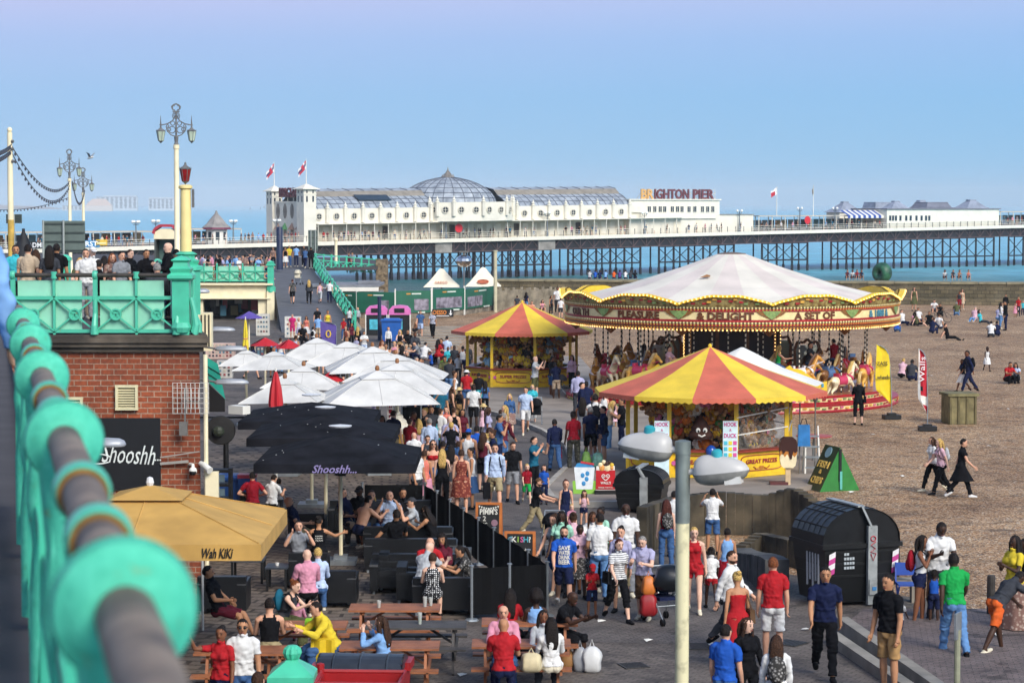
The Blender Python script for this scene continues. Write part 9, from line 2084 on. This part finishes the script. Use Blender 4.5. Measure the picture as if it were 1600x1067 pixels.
# lettering on the blue shirt, vest print
for o in list(C.objects):
 if o.get('label','').startswith('person in blue t-shirt and navy shorts with big white'):
  k=MB();F=figure('walk','m','hi');S_,up,fw=F['J']['S'],F['J']['up'],F['J']['fw']
  for i,wd in enumerate(('SAVE','WATER','DRINK','BEER')):
   w=MB();text(w,wd,.085,Matrix.Identity(4),width=.235,ext=.004,bold=.03)
   k.add([tuple(S_(.40-.10*i+y,.158-2.6*x*x+z-(.012 if i>1 else 0))+np.array([x,0,0]))for x,y,z in w.v],w.f)
  q=k.build('print',WHITE,o)
 if o.get('label','').startswith('person in black vest top black vest with white'):
  o['label']='person in black lettered vest top, one hand on the parasol pole'
  k=MB();F=figure('sitreach','f','hi');S_=F['J']['S']
  for i in range(3):w=MB();text(w,'SUMMER CREW TEAM'.split()[i],.03,Matrix.Identity(4),width=.17,ext=.003);k.add([tuple(S_(.36-.05*i+y,-.128-z)+np.array([-x,0,0]))for x,y,z in w.v],w.f)
  k.build('print',WHITE,o)
  # ================================================================ BUGGIES, BAGS, BICYCLE, GULL
def buggy(px,yb,label,rz,col,hood=True,load=False,z=0):
 p=G(px,yb,z);t=thing('pushchair',label,'pushchair',p,R(rz));k=MB()
 for x in(-.22,.22):k.tube([(x,-.38,.12),(x,.05,.55),(x,.42,1.02)],.014,6);k.tube([(x,.35,.12),(x,.1,.5),(x,-.2,.62)],.014,6)
 k.tube([(-.22,.42,1.02),(.22,.42,1.02)],.016,6);k.tube([(-.22,-.1,.33),(.22,-.1,.33)],.012,6);k.build('frame',STEEL,t)
 k=MB();k.box((0,-.02,.48),(.38,.36,.06));k.box((0,.2,.68),(.38,.06,.42));k.build('seat',cloth(col),t)
 if hood:k=MB();k.lathe([(.25*math.cos(R(a)),.25*math.sin(R(a)))for a in range(0,91,15)],(0,.12,.78),14,sy=1.1);k.build('hood',cloth(col),t,smooth=True)
 for x,y in((-.22,-.38),(.22,-.38),(-.24,.36),(.24,.36)):
  k=MB()
  for dx in(-.02,.02):k.lathe([(.06,-.015),(.075,0),(.06,.015)],n=12,T=Matrix.Translation((x+dx,y,.076))@Matrix.Rotation(R(90),4,'Y'))
  k.build('wheel',BLACK,t)
 return t
buggy(862,872,'black hooded buggy pushed by the flat capped man',-10,'black');buggy(1037,972,'folding pushchair loaded with dark bags beside the grey haired man',24,'navy',False);buggy(880,624,'buggy standing at the far kiosk counter',60,'charcoal');buggy(837,667,'dark buggy following the walking couple',0,'black');buggy(466,445,'pale buggy at the head of the ramp',170,'cream',True,z=2.6)
def blob(name,label,cat,loc,r,m,k2=None,seed=1):
 t=thing(name,label,cat,loc);rr_=random.Random(seed);k=MB();k.ball((0,0,0),(1,1,1),20);sq=lambda x,e:math.copysign(abs(x)**e,x);k.v=[(sq(x,.6)*r[0]*(1-.25*max(0,z)),sq(y,.7)*r[1]*(1-.35*max(0,z)),sq(z,.7)*r[2])for x,y,z in k.v];k.v=[(x*(1+.12*math.sin(z*20+seed)+.08*math.sin(y*31)),y*(1+.1*math.sin(x*24+seed)),z)for x,y,z in k.v];k.build('body',m,t,smooth=True)
 if k2:s=MB();s.tube([(-r[0]*.3,0,r[2]*.8),(0,0,r[2]*1.5),(r[0]*.3,0,r[2]*.8)],.012,5);s.build('handle',m,t)
 return t
p=G(1037,972);blob('dark_rain_cover','dark crumpled bag slung over the loaded pushchair','bag',(p.x+.1,p.y-.05,.86),(.30,.26,.26),mat('slick_black','14171c',.3,.4,6),seed=3)
blob('orange_bag','orange and red shopping bag hanging beside the loaded pushchair','shopping bag',(p.x-.30,p.y-.12,.72),(.13,.11,.19),mat('bag_orange','c8702a',.5,.2,6),1,4);blob('red_carrier_bag','red carrier bag with white print below the orange one','shopping bag',(p.x-.30,p.y-.16,.36),(.17,.11,.22),mat('bag_red','94181e',.5,.2,6),1,5)
p=G(934,1050);blob('white_carrier_bag','white plastic carrier bag with red print beside the seated black clad man','shopping bag',(p.x-.1,p.y,.22),(.17,.13,.23),mat('bag_white','cfcfcd',.4,.08,5),1,6);blob('grey_carrier_bag','grey carrier bag behind the white plastic bag','shopping bag',(p.x-.30,p.y+.1,.2),(.14,.12,.22),mat('bag_grey','9a9ca0',.4,.1,5),1,7);blob('brown_paper_bag','brown bag between the bench and the grey carrier bag','shopping bag',(p.x-.52,p.y+.12,.2),(.12,.1,.2),mat('bag_brown','8a6236',.7,.1,5),1,8)
p=G(916,737);blob('green_carrier_bag','green and white carrier bag standing on the walkway kerb','shopping bag',(p.x,p.y,.24+.13),(.14,.12,.24),mat('bag_green','8fbf5a',.5,.3,8),1,9);p=G(934,737);blob('mint_carrier_bag','mint printed carrier bag right of the green carrier bag','shopping bag',(p.x,p.y,.22+.13),(.18,.12,.22),mat('bag_mint','7fb8a4',.5,.4,9),1,10)
p=D(830,1040,36.2);blob('canvas_tote','cream canvas tote bag on the bench beside the full skirt','bag',(p.x,p.y,.58),(.18,.14,.16),mat('bag_canvas','cbbd98',.8,.15,6),1,11)
p=D(492,975,38.2);t=thing('green_roll','lime green rolled mat on the picnic table','mat',(p.x,p.y,.83));k=MB();k.lathe([(.10,-.15),(.10,.15)],n=18,T=Matrix.Rotation(R(75),4,'Z')@Matrix.Rotation(R(90),4,'X'));k.build('roll',mat('lime_foam','8fcf2a',.7),t);k=MB();k.lathe([(.07,-.155),(.075,-.155),(.04,-.156),(.045,-.156)],n=18,T=Matrix.Rotation(R(75),4,'Z')@Matrix.Rotation(R(90),4,'X'));k.build('spiral',mat('foam_dark','4f7a1a',.8),t)
p=D(505,1020,37.6);t=thing('yellow_cloth','bright yellow cloth hanging over the picnic bench edge','cloth',(p.x,p.y,.44));k=MB();n=8
for i in range(n):x0,x1=-.2+.4*i/n,-.2+.4*(i+1)/n;y=lambda x:-.02+.03*math.sin(x*30);k.add([(x0,y(x0)-.1,-.3),(x1,y(x1)-.1,-.3),(x1,y(x1)-.06,.25),(x0,y(x0)-.06,.25),(x1,.2,.27),(x0,.2,.27)],[(0,1,2,3),(3,2,4,5)])
k.build('cloth',mat('cloth_bright_yellow','d8b81a',.8),t)
# bicycle lying on the shingle
p=G(1470,507);t=thing('bicycle','bicycle lying among the sitters on the upper beach','bicycle',(p.x,p.y,.12),R(20));T=Matrix.Rotation(R(70),4,'X')
k=MB();k.tube([T@Vector(q)for q in[(-.5,.34,0),(-.1,.3,0),(-.25,.8,0),(-.5,.34,0)]],.02,6);k.tube([T@Vector(q)for q in[(-.1,.3,0),(.4,.75,0),(-.22,.72,0)]],.02,6);k.tube([T@Vector(q)for q in[(.38,.85,0),(.55,.34,0)]],.02,6);k.tube([T@Vector(q)for q in[(.36,.9,-.25),(.36,.92,.25)]],.015,6);k.build('frame',BLACK,t)
for x in(-.5,.55):k=MB();k.tube([T@Vector((x+.33*math.cos(a),.34+.33*math.sin(a),0))for a in[2*math.pi*j/20 for j in range(21)]],.018,5);k.build('wheel',BLACK,t)
k=MB();k.ball(T@Vector((-.26,.86,0)),(.12,.05,.05),6);k.build('saddle',BLACK,t)
# flying gull
p=D(141,247,60);t=thing('gull','white gull flying above the lamp posts','gull',p,R(60));k=MB();k.tube([(0,.2,-.03),(0,.05,0),(0,-.12,.03),(0,-.2,.05)],[.02,.06,.05,.03],8);k.tube([(0,-.2,.05),(0,-.25,.04)],[.02,.004],6);k.build('body',WHITE,t,smooth=True)
for s in(-1,1):k=MB();k.add([(s*.03,-.08,.03),(s*.2,-.12,.22),(s*.36,-.02,.3),(s*.2,.02,.2),(s*.03,.08,.02),(s*.2,-.04,.23)],[(0,1,5),(1,2,5),(2,3,5),(3,4,5),(4,0,5)]);k.build('wing',mat('gull_grey','8f949a',.7),t)
t.scale=(.5,.5,.5)
# litter, drain, seaweed line
lr=random.Random(4)
for i,(x,y)in enumerate(((1013,1002),(940,972),(1160,925),(1560,1003),(1590,982),(1410,745),(1365,680),(1456,588),(1545,698),(1330,770),(1575,640),(722,1056),(1060,930),(1190,905),(1112,1008),(1260,985))):
 p=G(x,y);t=thing('paper_scrap','scrap of white litter on the %s'%('shingle' if y<800 and x>1300 else 'paving'),'litter',(p.x,p.y,.02 if not(x>1500 and y>970)else .14),lr.uniform(0,3),'scraps of litter on the ground');k=MB();k.add([(-.09,-.04,0),(.07,-.05,.02),(.1,.05,.01),(-.06,.06,.03),(0,0,.04)],[(0,1,4),(1,2,4),(2,3,4),(3,0,4)]);k.build('paper',WHITE,t)
for i,(x,y,w,lb)in enumerate(((1100,1010,.6,'square iron drain cover in the paving right of the lamp post'),(990,1040,.45,'small iron drain cover near the white carrier bag'),(792,735,.5,'iron drain cover in the walkway near the kerb'),(1235,1005,.5,'iron drain cover beside the red shirted walker'))):
 p=G(x,y);t=thing('drain_cover',lb,'drain cover',(p.x,p.y,.008),.3*i);k=MB();k.box((0,0,.004),(w,w,.012));k.build('plate',mat('drain_iron','3f3c3a',.6,.4,20),t);k=MB()
 for j in range(6):k.box((0,-w*.4+w*.16*j,.013),(w*.85,.03,.006))
 k.build('rib_pattern',BLACK,t)
 # ---------------------------------------------------------------- the air: thin haze round the whole place
def haze():
 x0,x1,y0,y1,z0,z1=-3500,3500,-30,8600,-8,75
 mb=MB();mb.box(((x0+x1)/2,(y0+y1)/2,(z0+z1)/2),(x1-x0,y1-y0,z1-z0))
 m=bpy.data.materials.new('haze_air');m.use_nodes=True;nt=m.node_tree;nt.nodes.clear()
 o=nn(nt,'ShaderNodeOutputMaterial');v=nn(nt,'ShaderNodeVolumePrincipled');v.inputs['Density'].default_value=HAZE;v.inputs['Color'].default_value=(.80,.90,1.0,1)
 v.inputs['Anisotropy'].default_value=-.22
 nt.links.new(v.outputs[0],o.inputs['Volume'])
 b=mb.build('haze',m);b['kind']='stuff'
HAZE=.00011
haze()
